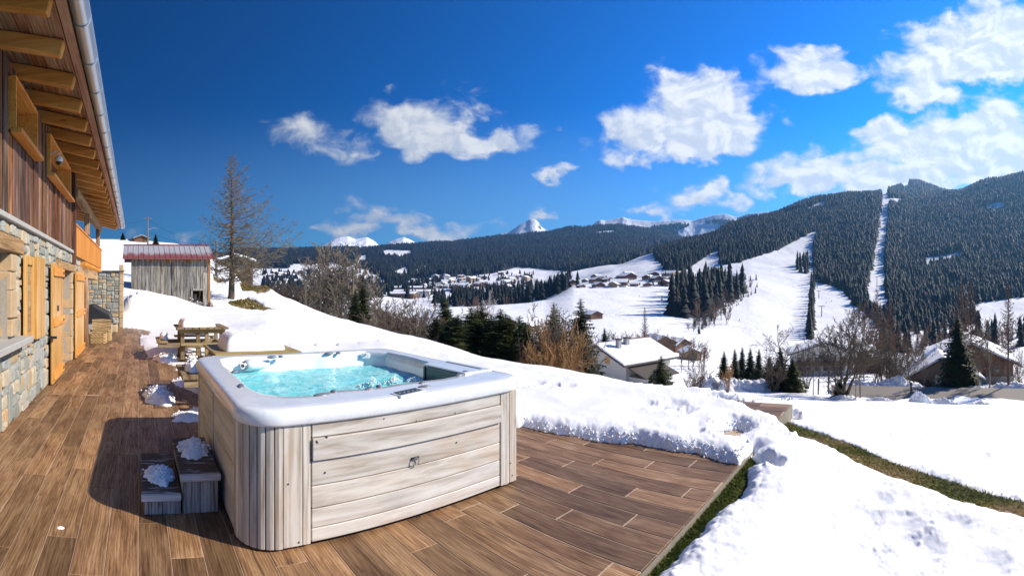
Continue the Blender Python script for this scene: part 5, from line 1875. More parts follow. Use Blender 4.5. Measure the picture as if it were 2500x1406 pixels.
# dome camera under the eaves
cm = empty('security_camera', (-1.36, 8.1, 3.86))
tag(cm, 'white dome security camera on an arm between the upper windows', 'camera')
WHITE_PL = plain('white_plastic', (0.75, 0.75, 0.73), 0.4, var=0.05)
cb = MB()
blob((0, 0, 0), (0.075, 0.075, 0.07)).build('dome_housing', WHITE_PL, cm, smooth=True)
blob((0, 0, -0.03), (0.06, 0.06, 0.065)).build('lens_dome', DARK_PL, cm, smooth=True)
MB().tube([(0, 0, 0.06), (0, 0, 0.12), (-0.06, 0, 0.14), (-0.17, 0, 0.09)], 0.017, 8).build('bracket', WHITE_PL, cm, smooth=True)

# ------------------------------------------------------------------ low stone wall closing the terrace
ret = empty('stone_wall', (-1.5, 19.8, 0))
tag(ret, 'low rubble stone wall with a slate coping at the end of the terrace', 'wall')
RC = Vector((-1.5, 19.8, 0))


def wp(mb, name, mat, bevel=0.0, seg=1):
    mb.v = [tuple(Vector(v) - RC) for v in mb.v]
    return mb.build(name, mat, ret, bevel=bevel, seg=seg, rnd=R.random())


wp(MB().bx(-3.5, -0.66, 19.80, 20.2, -0.2, 2.33), 'core', MORTAR)
st = []
pack(-2.5, -0.80, 0.0, 2.30, [], 0.14, 0.42, 0.09, 0.30, st)
for q in st:
    wp(stone_mesh(q[0], q[1], q[2], q[3], 19.80, 'y', R.uniform(0.02, 0.04)), 'stone', STONE)
z = 0.0
while z < 2.25:
    h_ = R.uniform(0.2, 0.42)
    wp(MB().box((-0.71, 19.98, z + h_ / 2), (0.17, 0.46, h_ - 0.014), jit=0.006), 'stone', TAN, 0.012, 2)
    z += h_
for (xa, xb) in ((-2.6, -1.7), (-1.69, -1.1), (-1.09, -0.58)):
    wp(MB().box(((xa + xb) / 2, 19.98, 2.355), (xb - xa - 0.01, 0.56, 0.05), jit=0.008), 'coping_slab', plain('slate', (0.16, 0.16, 0.15), 0.7, var=0.3), 0.008)
# ------------------------------------------------------------------ picnic tables
PICN = wood('picnic_wood', (0.085, 0.055, 0.028), (0.225, 0.155, 0.075), (0.38, 0.28, 0.145), 'Y', 1.0, 0.75, 0.2, 1.1, 0.2, 0.3, 0.01)
PICN_X = wood('picnic_wood_x', (0.12, 0.075, 0.028), (0.29, 0.20, 0.075), (0.43, 0.32, 0.14), 'X', 1.0, 0.75, 0.2, 1.0, 0.2, 0.3, 0.01)
PICN_T = wood('picnic_top_wood', (0.15, 0.10, 0.035), (0.33, 0.235, 0.085), (0.46, 0.36, 0.165), 'X', 1.0, 0.7, 0.15, 0.9, 0.15, 0.3, 0.01)


def picnic(x0, y0, w, d, label, top_mat, top_axis):
    t_ = empty('picnic_table', (x0 + w / 2, y0 + d / 2, 0))
    tag(t_, label, 'picnic table')
    c = Vector((w / 2, d / 2, 0))

    def pp(mb, name, mat, bevel=0.006, parent=None):
        mb.v = [tuple(Vector(v) - c) for v in mb.v]
        return mb.build(name, mat, parent or t_, bevel=bevel, rnd=R.random())
    n = 7
    for k in range(n):
        if top_axis == 'Y':
            pp(MB().bx(w * k / n + 0.005, w * (k + 1) / n - 0.005, 0, d, 0.715, 0.755), 'top_board', top_mat)
        else:
            pp(MB().bx(0, w, d * k / n + 0.004, d * (k + 1) / n - 0.004, 0.715, 0.755), 'top_board', top_mat)
    for yq in (0.16, d - 0.16):
        pp(MB().bx(0.06, w - 0.06, yq - .025, yq + .025, 0.615, 0.713), 'crossbar', PICN_X)
        pp(MB().bx(-0.42, w + 0.42, yq - .078, yq - .028, 0.30, 0.405), 'bench_bearer', PICN_X)
    for xq in (0.16, w - 0.16):
        pp(MB().bx(xq - .022, xq + .022, -0.42, d + 0.42, 0.30, 0.40), 'bench_bearer', PICN)
    for (xq, yq) in ((0.14, 0.20), (w - 0.14, 0.20), (0.14, d - 0.20), (w - 0.14, d - 0.20), (w / 2 - .1, 0.13), (w / 2 + .1, 0.13)):
        pp(MB().bx(xq - .045, xq + .045, yq - .024, yq + .024, 0.0, 0.613), 'leg', PICN)
    for (a, b_, c_, d_, m_) in ((-0.44, -0.20, 0.05, d - 0.05, PICN), (w + 0.20, w + 0.44, 0.05, d - 0.05, PICN), (0.05, w - 0.05, -0.44, -0.20, PICN_X), (0.05, w - 0.05, d + 0.20, d + 0.44, PICN_X)):
        s = pp(MB().bx(a, b_, c_, d_, 0.407, 0.450), 'bench_seat', m_)
        if m_ is PICN:
            for yq in (c_ + .12, d_ - .12):
                pp(MB().bx((a + b_) / 2 - .09, (a + b_) / 2 + .09, yq - .022, yq + .022, 0.30, 0.405), 'bracket', PICN_X, parent=s)
        else:
            for xq in (a + .12, b_ - .12):
                pp(MB().bx(xq - .022, xq + .022, (c_ + d_) / 2 - .09, (c_ + d_) / 2 + .09, 0.30, 0.405), 'bracket', PICN, parent=s)
    return t_


picnic(1.03, 6.33, 1.23, 1.2, 'square picnic table close behind the hot tub under a thick slab of snow', PICN_T, 'X')
picnic(0.86, 10.62, 1.18, 1.2, 'square picnic table farther away on the snow, beyond the one behind the tub', PICN, 'Y')
snow_lump('snow_slab', (1.66, 6.98, 0.752), 0.46, 0.43, 0.24, 'thick square slab of snow on the picnic table behind the hot tub', 23, 0.0, 0.10, flat=True)
snow_lump('snow_slab', (1.36, 11.22, 0.752), 0.42, 0.42, 0.20, 'smaller slab of snow on the farther picnic table', 29, 0.05, 0.12, flat=True)
snow_lump('snow_patch', (0.78, 6.98, 0.447), 0.11, 0.26, 0.17, 'snow lump on the bench of the nearer picnic table, beside the tub', 31, 0.0, 0.4, grains=160)
snow_lump('snow_patch', (0.60, 11.3, 0.447), 0.11, 0.22, 0.13, 'snow lump on the left bench of the farther picnic table', 37, 0.0, 0.4, grains=120)
snow_lump('snow_patch', (1.5, 12.12, 0.447), 0.5, 0.12, 0.14, 'long snow strip on the back bench of the farther picnic table', 41, 0.0, 0.3)
snow_lump('snow_patch', (0.30, 7.12, -0.005), 0.24, 0.42, 0.15, 'round heap of snow on the boards left of the near picnic bench', 43, 0.2, 0.4, n=40, grains=300)
snow_lump('snow_patch', (0.62, 6.05, -0.005), 0.20, 0.20, 0.06, 'flat patch of snow on the boards against the tub corner', 47, 0.0, 0.4, grains=160)
snow_lump('snow_patch', (0.62, 11.0, -0.005), 0.30, 0.45, 0.13, 'heap of snow under the left bench of the farther picnic table', 53, 0.0, 0.4, grains=200)

# ------------------------------------------------------------------ things by the log post
WICK = wood('wicker', (0.25, 0.14, 0.05), (0.47, 0.31, 0.14), (0.62, 0.46, 0.25), 'X', 3.0, 0.7, 0.2, 1.0, 0.2)
CUSH = plain('dark_cushion', (0.02, 0.015, 0.03), 0.9)


def basket(name, x, y, w, d, h, rows, label, cat, back=0.0):
    t_ = empty(name, (x, y, 0))
    tag(t_, label, cat)
    for k in range(rows):
        z = (k + 0.5) * h / rows
        lp = rrect(-w / 2, w / 2, -d / 2, d / 2, 0.08, 4)
        pts = [(p[0] * (1 + .012 * (-1) ** (i + k)), p[1] * (1 + .012 * (-1) ** (i + k)), z + 0.004 * (-1) ** (i + k)) for i, p in enumerate(lp)]
        MB().tube(pts + [pts[0]], h / rows * 0.52, 5, cap=False).build('weave', WICK, t_, rnd=R.random())
    MB().bx(-w / 2 + .03, w / 2 - .03, -d / 2 + .03, d / 2 - .03, h * .3, h * .86).build('filling', CUSH, t_, bevel=0.03)
    if back:
        for k in range(6):
            MB().tube([(-w / 2, d / 2, h + k * back / 6), (0, d / 2 + .03, h + (k + .3) * back / 6), (w / 2, d / 2, h + k * back / 6)], back / 6 * .5, 5).build('back_weave', WICK, t_, rnd=R.random())
    return t_


basket('wicker_basket', -1.22, 14.3, 0.50, 0.55, 0.30, 7, 'low wicker basket with a dark cushion beside the log post', 'basket')
basket('wicker_chair', -1.18, 15.05, 0.62, 0.5, 0.36, 8, 'taller wicker seat behind the low basket', 'chair', 0.30)
grill = empty('covered_grill', (-1.45, 17.2, 0))
tag(grill, 'grill under a black draped cover in front of the stone wall', 'grill')
COVER = plain('black_cover', (0.022, 0.024, 0.028), 0.55, var=0.3, scale=9, bmp=0.4)
mb = MB()
prof = [(-.55, .72), (-.45, 1.02), (-.15, 1.08), (.15, .92), (.42, .78), (.52, .60)]
for y in (-.28, -.24, .24, .28):
    for (x, z) in prof:
        mb.v.append((x * (1 if abs(y) < .26 else .94), y, z * (1 if abs(y) < .26 else .9)))
n = len(prof)
for i in range(3):
    for k in range(n - 1):
        mb.f.append((i * n + k, i * n + k + 1, (i + 1) * n + k + 1, (i + 1) * n + k))
b0 = len(mb.v)
mb.v += [(x * 1.0, y, 0.42) for y in (-.30, .30) for x in (-.56, .56)]
mb.f += [tuple(range(n - 1, -1, -1)) + (b0, b0 + 1), tuple(3 * n + k for k in range(n)) + (b0 + 3, b0 + 2), (0, n, 2 * n, 3 * n, b0 + 2, b0), (n - 1, b0 + 1, b0 + 3, 4 * n - 1, 3 * n - 1, 2 * n - 1)]
mb.build('cover', COVER, grill, bevel=0.015)
MB().bx(-.5, .5, -.24, .24, 0.0, 0.42).build('base', CONC, grill, bevel=0.01)
sb = empty('stone_seat', (-0.95, 17.6, 0))
tag(sb, 'small stone seat on a rounded block beside the covered grill', 'stone seat')
MB().box((0, 0, 0.40), (0.42, 0.36, 0.10), jit=.01).build('slab', CONC, sb, bevel=0.03, seg=2)
MB().box((0.03, 0, 0.17), (0.30, 0.26, 0.34), jit=.02).build('block', TAN, sb, bevel=0.07, seg=2)

# ------------------------------------------------------------------ old shed
SHEDW = wood('grey_weathered_planks', (0.05, 0.042, 0.034), (0.185, 0.165, 0.135), (0.36, 0.33, 0.28), 'Z', 0.8, 0.85, 0.35, 1.4, 0.3, 0.2, 0.006)
SHEDW2 = wood('fresh_brown_planks', (0.13, 0.055, 0.02), (0.33, 0.165, 0.06), (0.46, 0.27, 0.12), 'Z', 0.8, 0.8, 0.3, 1.2, 0.3, 0.2)
shed = empty('shed', (1.7, 27.2, 0.5))
tag(shed, 'old grey board shed with a red metal roof standing in the snow', 'shed')
SH = Vector((1.7, 27.2, 0.5))


def shp(mb, name, mat, bevel=0.0, parent=None, rnd=None):
    mb.v = [tuple(Vector(v) - SH) for v in mb.v]
    return mb.build(name, mat, parent or shed, bevel=bevel, rnd=R.random() if rnd is None else rnd)


XA, XB, YA, YB_ = -0.38, 3.92, 26.25, 29.0
ZEV, ZRG = 3.32, 4.12
YR = (YA + YB_) / 2 + 0.15
DX0, DX1 = 3.0, 3.55
x = XA
while x < XB - 0.03:
    w = R.uniform(0.13, 0.21)
    xb = min(x + w, XB)
    z0 = 0.3
    if x < DX1 and xb > DX0:
        z0 = 1.58
    if not (x < 3.58 and xb > DX1 - 0.02 and False):
        shp(MB().box(((x + xb) / 2, YA + R.uniform(-.015, .02), (z0 + ZEV) / 2), (xb - x - 0.012, 0.035, ZEV - z0)), 'plank', SHEDW, 0.004)
    x = xb
for k in range(26):                                   # ragged board ends under the eave
    xq = XA + 0.1 + k * 0.165
    ln = R.uniform(0.12, 0.5) if k > 4 else R.uniform(.08, .2)
    if R.random() < 0.85:
        shp(MB().slab([(xq, YA - .04, ZEV), (xq + .12, YA - .04, ZEV), (xq + .11, YA - .035, ZEV - ln * .7), (xq + .06, YA - .035, ZEV - ln), (xq + .02, YA - .035, ZEV - ln * .65)], (0, -0.02, 0)), 'eave_board', SHEDW2)
shp(MB().bx(DX0 - .1, DX1 + .1, YA - .05, YA + .05, 1.50, 1.62), 'lintel', SHEDW, 0.01)
shp(MB().bx(DX0 - .12, DX0 - 0.01, YA - .05, YA + .05, 0.2, 1.50), 'jamb', SHEDW, 0.01)
shp(MB().bx(DX1 + .02, DX1 + .24, YA - .06, YA + .06, 0.0, 2.5), 'jamb', SHEDW, 0.01)
shp(MB().bx(DX0 - .05, DX1 + .05, YA - .03, YA + .03, 0.72, 0.86), 'sill_board', SHEDW, 0.01)
shp(MB().bx(DX0 + .1, DX0 + .3, YA + .5, YA + .55, 0.5, 1.3), 'stored_board', SHEDW, 0.005)
shp(MB().bar((DX0 + .35, YA + .35, 0.6), (DX0 + .5, YA + .6, 1.5), 0.04, 0.12), 'stored_board', SHEDW2, 0.005)
x = YA
while x < YB_ - .03:                                   # gable side towards the larch
    w = R.uniform(0.14, 0.22); xb = min(x + w, YB_)
    ym = (x + xb) / 2
    zt = ZEV + (ZRG - ZEV) * (1 - abs(ym - YR) / (YB_ - YR + .1)) - 0.05
    if not (YA + .35 < ym < YA + .9):
        shp(MB().box((XB, ym, (0.1 + zt) / 2), (0.035, xb - x - .012, zt - 0.1)), 'plank', SHEDW2 if R.random() < .5 else SHEDW, 0.004)
    x = xb
shp(MB().bx(XB - .08, XB + .06, YA - .06, YA + .08, -0.2, ZEV), 'corner_post', SHEDW2, 0.01)
shp(MB().bar((XB + .05, YA - .1, 0.9), (XB + .45, YA - .35, -0.05), 0.22, 0.06), 'leaning_board', SHEDW, 0.006)
shp(MB().bx(XA - .02, XA + .02, YA, YB_, 0.5, ZEV + .1), 'back_planks', SHEDW)
shp(MB().bx(XA, XB, YB_ - .03, YB_ + .03, 0.2, ZEV), 'back_planks', SHEDW)
shp(MB().bx(XA + .05, 2.7, YA + .06, YA + .12, 0.5, ZEV - .1), 'lining', BLACK)
REDM, t, b = new_mat('faded_red_metal')
pos = t.new('ShaderNodeNewGeometry').outputs['Position']
sx = t.xyz(pos)
n = t.noise(t.vm('MULTIPLY', pos, (1.2, 0.3, 0.3)), 3.0, 5, 0.6)
# frost and bleached zinc on the upper part of the sheets
up = t.smooth(t.m('ADD', t.lin(sx[2], ZEV - .1, ZRG, 0, 1), t.m('MULTIPLY', t.m('SUBTRACT', n, .5), .7)), 0.22, 0.55)
c = t.mix(up, (0.26, 0.085, 0.075), (0.44, 0.42, 0.43))
t.l.new(c, b.inputs['Base Color'])
b.inputs['Metallic'].default_value = 0.25
b.inputs['Roughness'].default_value = 0.45
nsh = 17
ov = 0.48
for k in range(nsh):
    xa = XA - ov + (XB - XA + ov + .22) * k / nsh
    xb = XA - ov + (XB - XA + ov + .22) * (k + 1) / nsh
    yo, zo = YA - 0.35, ZEV - 0.10
    s = shp(MB().slab([(xa, yo, zo), (xb, yo, zo), (xb, YR, ZRG), (xa, YR, ZRG)], (0, 0, 0.018)), 'roof_sheet', REDM)
    shp(MB().bar((xb, yo, zo + .025), (xb, YR, ZRG + .025), 0.03, 0.035), 'seam', REDM, 0, s)
shp(MB().slab([(XA - ov, YR, ZRG), (XB + .22, YR, ZRG), (XB + .22, YB_ + .4, ZEV - .1), (XA - ov, YB_ + .4, ZEV - .1)], (0, 0, 0.018)), 'roof_back', REDM)
shp(MB().bx(XA - ov - .02, XB + .24, YR - .09, YR + .09, ZRG + .015, ZRG + .06), 'ridge_cap', plain('red_metal', (0.24, 0.07, 0.062), 0.4, 0.3), 0.01)
shp(MB().bar((XB + .2, YA - .35, ZEV - .16), (XB + .2, YR, ZRG - .06), 0.03, 0.10), 'barge_board', SHEDW2)
shp(MB().bar((XB + .2, YB_ + .35, ZEV - .16), (XB + .2, YR, ZRG - .06), 0.03, 0.10), 'barge_board', SHEDW2)

# ------------------------------------------------------------------ trees
BARK = plain('bark', (0.095, 0.075, 0.055), 0.9, var=0.45, scale=9, bmp=0.7)
BARK_PALE = plain('pale_bark', (0.24, 0.21, 0.17), 0.9, var=0.35, scale=9, bmp=0.5)
TWIG = plain('grey_brown_twigs', (0.125, 0.095, 0.07), 0.9, var=0.3, scale=3)
TWIG_G = plain('lichen_twigs', (0.19, 0.155, 0.105), 0.9, var=0.5, scale=1.5)
TWIG_P = plain('pale_twigs', (0.20, 0.165, 0.125), 0.9, var=0.3, scale=3)
TWIG_R = plain('reddish_twigs', (0.15, 0.085, 0.058), 0.9, var=0.3, scale=3)
TWIG_O = plain('orange_twigs', (0.34, 0.19, 0.075), 0.9, var=0.3, scale=3)
BIRCH = plain('birch_bark', (0.55, 0.52, 0.48), 0.8, var=0.3, scale=6)


def needle2(name, c0, c1, c2):
    m, t, b = new_mat(name)
    a = t.new('ShaderNodeAttribute', attribute_name='rnd').outputs['Fac']
    oi = t.new('ShaderNodeObjectInfo').outputs['Random']
    c = t.ramp(t.m('ADD', t.m('MULTIPLY', a, 0.8), t.m('MULTIPLY', oi, 0.2)), [(0.1, c0), (0.5, c1), (0.92, c2)])
    t.l.new(c, b.inputs['Base Color'])
    b.inputs['Roughness'].default_value = 0.65
    b.inputs['Specular IOR Level'].default_value = 0.25
    return m


NEEDLE = needle2('spruce_needles', (0.012, 0.022, 0.008), (0.032, 0.047, 0.014), (0.085, 0.090, 0.026))
NEEDLE_Y = needle2('yellow_green_needles', (0.025, 0.036, 0.010), (0.065, 0.078, 0.020), (0.13, 0.12, 0.035))


def ntube(V_, F_, p, q, r0, r1):
    """three-sided twig"""
    d = q - p
    L = d.length
    if L < 1e-5:
        return
    d = d / L
    u = d.orthogonal().normalized()
    w = d.cross(u)
    b0 = len(V_)
    for (c_, r_) in ((p, r0), (q, r1)):
        for k in range(3):
            a = 2.0944 * k
            V_.append(tuple(c_ + (u * math.cos(a) + w * math.sin(a)) * r_))
    for k in range(3):
        k2 = (k + 1) % 3
        F_.append((b0 + k, b0 + k2, b0 + 3 + k2, b0 + 3 + k))


def tree_thing(name, parts, label, cat, group=None):
    t_ = empty(name)
    tag(t_, label, cat, group)
    for (nm, V_, F_, mat, rn) in parts:
        if F_ and len(F_[0]) == 3:
            np_mesh(nm, V_, F_, mat, t_, attrs={'rnd': rn} if rn is not None else None)
        else:
            np_mesh(nm, V_, F_, mat, t_, attrs={'rnd': rn} if rn is not None else None)
    return t_


def make_spruce(seed, nb_=110, bare=0.08, rad=0.2, droop=0.28, mat=None):
    """unit-height spruce: trunk and fronded branches"""
    q = random.Random(seed)
    TV, TF = [], []
    pts = [Vector((0, 0, -0.03)), Vector((q.uniform(-.006, .006), q.uniform(-.006, .006), 0.4)), Vector((0, 0, 0.8)), Vector((0, 0, 1.0))]
    mb = MB().tube(pts, [0.017, 0.011, 0.005, 0.001], 7, wob=.1)
    V_, F_, A_ = [], [], []
    for i in range(nb_):
        u = (i + q.random()) / nb_
        z = bare + (1 - bare) * u ** 1.05
        L = rad * (1 - z) ** 0.8 * q.uniform(0.62, 1.15) + 0.014
        if z < bare + .1:
            L *= 0.8
        a = i * 2.399 + q.uniform(-.5, .5)
        up = 0.35 * (z - 0.45) + q.uniform(-.06, .06)
        dirh = Vector((math.cos(a), math.sin(a), 0))
        side = Vector((-math.sin(a), math.cos(a), 0))
        n = 5
        spine = []
        for k in range(n + 1):
            s = k / n
            spine.append(dirh * (L * s) + Vector((0, 0, z + L * (up * s - droop * s * s * 1.2 + 0.16 * s ** 4))))
        tone = q.uniform(0.05, 0.75)
        for k in range(n):
            wd = L * (0.52 * (1 - k / n) + 0.16) * q.uniform(0.75, 1.3)
            for sg in (-1, 1):
                b0 = len(V_)
                p, p2 = spine[k], spine[k + 1]
                tip = p + (p2 - p) * q.uniform(1.0, 1.9) + side * sg * wd + Vector((0, 0, -wd * q.uniform(0.15, 0.5)))
                V_ += [tuple(p), tuple(p2), tuple(tip)]
                F_.append((b0, b0 + 1, b0 + 2) if sg > 0 else (b0 + 1, b0, b0 + 2))
                A_ += [tone, tone, min(1, tone + q.uniform(0.05, .35))]
                # hanging spray below
                if q.random() < 0.85:
                    b0 = len(V_)
                    hh = wd * q.uniform(0.5, 1.0)
                    V_ += [tuple(p), tuple(p2), tuple((p + p2) / 2 + side * sg * wd * .35 - Vector((0, 0, hh)))]
                    F_.append((b0, b0 + 1, b0 + 2))
                    A_ += [tone * .8] * 3
    return mb, V_, F_, A_


def spruce_proto(seed, nb_, rad, label, mat=None, bare=0.05, cat='spruce', name='spruce_tree'):
    mb, V_, F_, A_ = make_spruce(seed, nb_, bare, rad)
    t_ = empty(name)
    tag(t_, label, cat)
    mb.build('trunk', BARK, t_, smooth=True)
    np_mesh('crown', V_, F_, mat or NEEDLE, t_, attrs={'rnd': A_})
    return t_


def grow(V_, F_, q, p, d, L, r, depth, spec):
    n = spec['seg'][depth]
    pts = [p.copy()]
    cur = p.copy(); dd = d.copy()
    for k in range(n):
        dd = (dd + Vector((q.gauss(0, 1), q.gauss(0, 1), q.gauss(0, 1))) * spec['bend'][depth] + Vector((0, 0, spec['up'][depth]))).normalized()
        nx = cur + dd * (L / n)
        ntube(V_, F_, cur, nx, r * (1 - 0.75 * k / n), r * (1 - 0.75 * (k + 1) / n))
        cur = nx
        pts.append(cur.copy())
    if depth + 1 >= len(spec['n']) + 0:
        return
    m_ = spec['n'][depth]
    for i in range(m_):
        s = spec['start'][depth] + (1 - spec['start'][depth]) * (i + q.random()) / m_
        s = min(s, 0.999)
        k = int(s * n)
        pos = pts[k].lerp(pts[k + 1], s * n - k)
        base_d = (pts[k + 1] - pts[k]).normalized()
        ax_ = base_d.orthogonal().normalized()
        ax_.rotate(Matrix.Rotation(q.uniform(0, 2 * math.pi), 3, base_d))
        ang = math.radians(q.uniform(*spec['ang'][depth]))
        nd_ = (base_d * math.cos(ang) + ax_ * math.sin(ang)).normalized()
        grow(V_, F_, q, pos, nd_, L * spec['len'][depth] * q.uniform(0.6, 1.15) * (1 - 0.45 * s), max(r * 0.5 * (1 - .5 * s), spec['rmin']), depth + 1, spec)


SPEC_TREE = dict(seg=[6, 5, 3, 2, 1], bend=[.09, .13, .16, .2, .2], up=[.05, .09, .06, .03, 0], n=[11, 8, 6, 4, 0], start=[.22, .2, .15, .1, 0], ang=[(28, 55), (25, 55), (25, 60), (25, 60), (20, 50)], len=[.62, .52, .5, .55, .5], rmin=.0017)
SPEC_TALL = dict(seg=[7, 4, 2, 1, 1], bend=[.03, .09, .14, .2, .2], up=[.03, .14, .06, .02, 0], n=[20, 7, 4, 0], start=[.30, .15, .15, 0], ang=[(22, 45), (20, 45), (25, 55), (25, 60)], len=[.30, .45, .5, .55], rmin=.0026)
SPEC_BUSH = dict(seg=[4, 3, 2, 1], bend=[.09, .14, .2, .2], up=[.06, .07, .03, 0], n=[9, 6, 4, 0], start=[.25, .15, .1, 0], ang=[(18, 48), (20, 50), (25, 60), (25, 60)], len=[.5, .5, .5, .5], rmin=.0024)


def make_bare(seed, spec, stems=1, r0=0.016, fan=0.0, h=0.75):
    q = random.Random(seed)
    TV, TF, V_, F_ = [], [], [], []
    mb = MB()
    for s in range(stems):
        a = 2 * math.pi * s / max(1, stems) + q.uniform(-.5, .5)
        tilt = fan * q.uniform(0.35, 1.1)
        d = Vector((math.cos(a) * math.sin(tilt), math.sin(a) * math.sin(tilt), math.cos(tilt)))
        p = Vector((math.cos(a), math.sin(a), 0)) * (0.012 * stems ** .5 * q.uniform(0, 1)) + Vector((0, 0, -0.02))
        hh = h * q.uniform(0.75, 1.05)
        if s == 0:
            hh = h
        grow(V_, F_, q, p, d, hh, r0 * q.uniform(.7, 1), 0, spec)
        mb.tube([p, p + d * hh * 0.16, p + d * hh * .30], [r0 * 1.15, r0 * .95, r0 * .75], 6, cap=False)
    return mb, V_, F_


def bare_proto(seed, spec, label, stems=1, r0=0.016, fan=0.0, bark=None, twig=None, h=0.75, cat='tree', name='bare_tree'):
    mb, V_, F_ = make_bare(seed, spec, stems, r0, fan, h)
    # normalise to unit height
    zmax = max(v[2] for v in V_)
    V_ = [(v[0] / zmax, v[1] / zmax, v[2] / zmax) for v in V_]
    mb.v = [(v[0] / zmax, v[1] / zmax, v[2] / zmax) for v in mb.v]
    t_ = empty(name)
    tag(t_, label, cat)
    mb.build('trunk', bark or BARK, t_, smooth=True)
    np_mesh('crown', V_, F_, twig or TWIG, t_)
    return t_


def make_larch(seed, nb_=90, rad=0.30, lean=0.0, bare=0.1, tw=7, tk=1.0):
    """leafless larch: straight trunk, whorled boughs that dip and lift, hanging twigs"""
    q = random.Random(seed)
    V_, F_ = [], []
    tr = [Vector((-.012, 0, -0.02)), Vector((0, 0, 0.03)), Vector((0.004, 0, 0.25)), Vector((.004, 0, 0.6)), Vector((0, 0, 1.0))]
    mb = MB().tube(tr, [0.032 * tk, 0.022 * tk, 0.017 * tk, 0.009 * tk, 0.0015], 9, wob=.08)
    for i in range(nb_):
        u = (i + q.random()) / nb_
        z = bare + (1 - bare) * u
        L = rad * min(1.0, (1 - z) * 1.25 + .05) * q.uniform(0.45, 1.1) * (0.75 if z < .2 else 1)
        a = i * 2.399 + q.uniform(-.4, .4)
        L *= 1 + lean * math.cos(a)
        d = Vector((math.cos(a), math.sin(a), 0))
        sd_ = Vector((-math.sin(a), math.cos(a), 0))
        n = 6
        pr = Vector((0.003, 0, z))
        dip = q.uniform(0.02, 0.30) * (1.2 - z)
        wig = q.uniform(-.25, .25)
        pts = [pr]
        for k in range(1, n + 1):
            s = k / n
            pt = Vector((0.003, 0, z)) + d * (L * s) + sd_ * (L * wig * s * s) + Vector((0, 0, L * (-dip * math.sin(s * 2.2) + 0.42 * s ** 2.2 + 0.12 * s)))
            pts.append(pt)
        for k in range(n):
            ntube(V_, F_, pts[k], pts[k + 1], 0.0042 * (1 - k / n) * (1.15 - z) + .0008, 0.0042 * (1 - (k + 1) / n) * (1.15 - z) + .0006)
        for k in range(int(tw * (0.5 + L / rad * 1.6))):
            s = q.uniform(0.12, 1.0)
            kk = min(n - 1, int(s * n))
            p = pts[kk].lerp(pts[kk + 1], s * n - kk)
            tl = L * q.uniform(0.06, 0.24) * (1.25 - s * .6) + .006
            dr = (sd_ * q.choice((-1, 1)) * q.uniform(.4, 1) + d * q.uniform(.1, .8) + Vector((0, 0, q.uniform(-.75, .35)))).normalized()
            e = p + dr * tl
            ntube(V_, F_, p, e, 0.0016, 0.0008)
            for _ in range(2):
                f = p.lerp(e, q.uniform(.2, .9))
                ntube(V_, F_, f, f + (dr + Vector((q.gauss(0, .6), q.gauss(0, .6), q.gauss(-.35, .5)))).normalized() * tl * .45, 0.0012, 0.0006)
    return mb, V_, F_


def larch_proto(seed, label, nb_=90, rad=.3, lean=0.0, twig=None, bare=.1, tw=7, cat='larch', tk=1.0):
    mb, V_, F_ = make_larch(seed, nb_, rad, lean, bare, tw, tk)
    t_ = empty('larch_tree')
    tag(t_, label, cat)
    mb.build('trunk', BARK, t_, smooth=True)
    np_mesh('crown', V_, F_, twig or TWIG_G, t_)
    return t_


def ground_at(px, r):
    px_ = np.array([px], float); r_ = np.array([r], float)
    zn = float(near_z(px_, r_)[0]) if r < 96 else -1e9
    zv = float(val_z(px_, r_)[0]) if r > 50 else -1e9
    if r > 60:
        x, y = polar(px_, r_)
        zv += float((fbm(x / 60, y / 60, 4, 3) * np.clip(r_ / 300 - 0.2, 0, 3.2) * 1.3)[0])
    return max(zn, zv)


def plant(src, px, top, r, label=None, group=None, wide=1.0, rz=None, base=None, first=False, h=None, cat=None):
    """stand a tree so that its foot is on the ground at column px, distance r and its tip reaches photograph row top"""
    o = src if first else copy_tree(src)
    z = ground_at(px, r) if base is None else CAM_Z - r * (base - YH) / F
    p = at(px, YH, r)
    H = h if h is not None else (CAM_Z - r * (top - YH) / F) - z
    o.location = (p.x, p.y, z - 0.03)
    o.scale = (H * wide, H * wide, H)
    o.rotation_euler = (0, 0, R.uniform(0, 6.28) if rz is None else rz)
    if label:
        o['label'] = label
    if cat:
        o['category'] = cat
    if group:
        o['group'] = group
    return o


# the lone larch by the shed
lar = larch_proto(4, 'tall bare larch with grey lichen boughs standing alone right of the shed', 150, 0.45, 0.28, TWIG_G, 0.13, 14)
plant(lar, 565, 378, 31.0, first=True, rz=-0.35)
# ------------------------------------------------------------------ road below the field
ROAD, t, b = new_mat('asphalt')
pos = t.new('ShaderNodeNewGeometry').outputs['Position']
n = t.noise(pos, 0.5, 6, 0.65); n2 = t.noise(pos, 12, 4, 0.6)
c = t.mix(n, (0.13, 0.115, 0.10), (0.26, 0.225, 0.19))
c = t.mix(t.smooth(n2, .6, .8, 0, .5), c, (0.40, 0.36, 0.32))
t.l.new(c, b.inputs['Base Color'])
b.inputs['Roughness'].default_value = 0.8
pxr = np.arange(2030, 2960, 8.0); rrr = np.linspace(45.5, 53.2, 10)
A, B = np.meshgrid(pxr, rrr)
X, Y = polar(A, B)
Z = near_z(A, B)
zmid = near_z(pxr, np.full(pxr.shape, 49.0))
Z = Z * 0.0 + np.convolve(np.pad(zmid, 4, mode='edge'), np.ones(9) / 9, 'valid')[None, :] + 0.16
o = np_mesh('road', np.stack([X.ravel(), Y.ravel(), Z.ravel()], 1), grid_faces(len(rrr), len(pxr))[:, ::-1], ROAD, smooth=True)
tag(o, 'cleared grey road crossing below the snow field', None, None, 'structure')
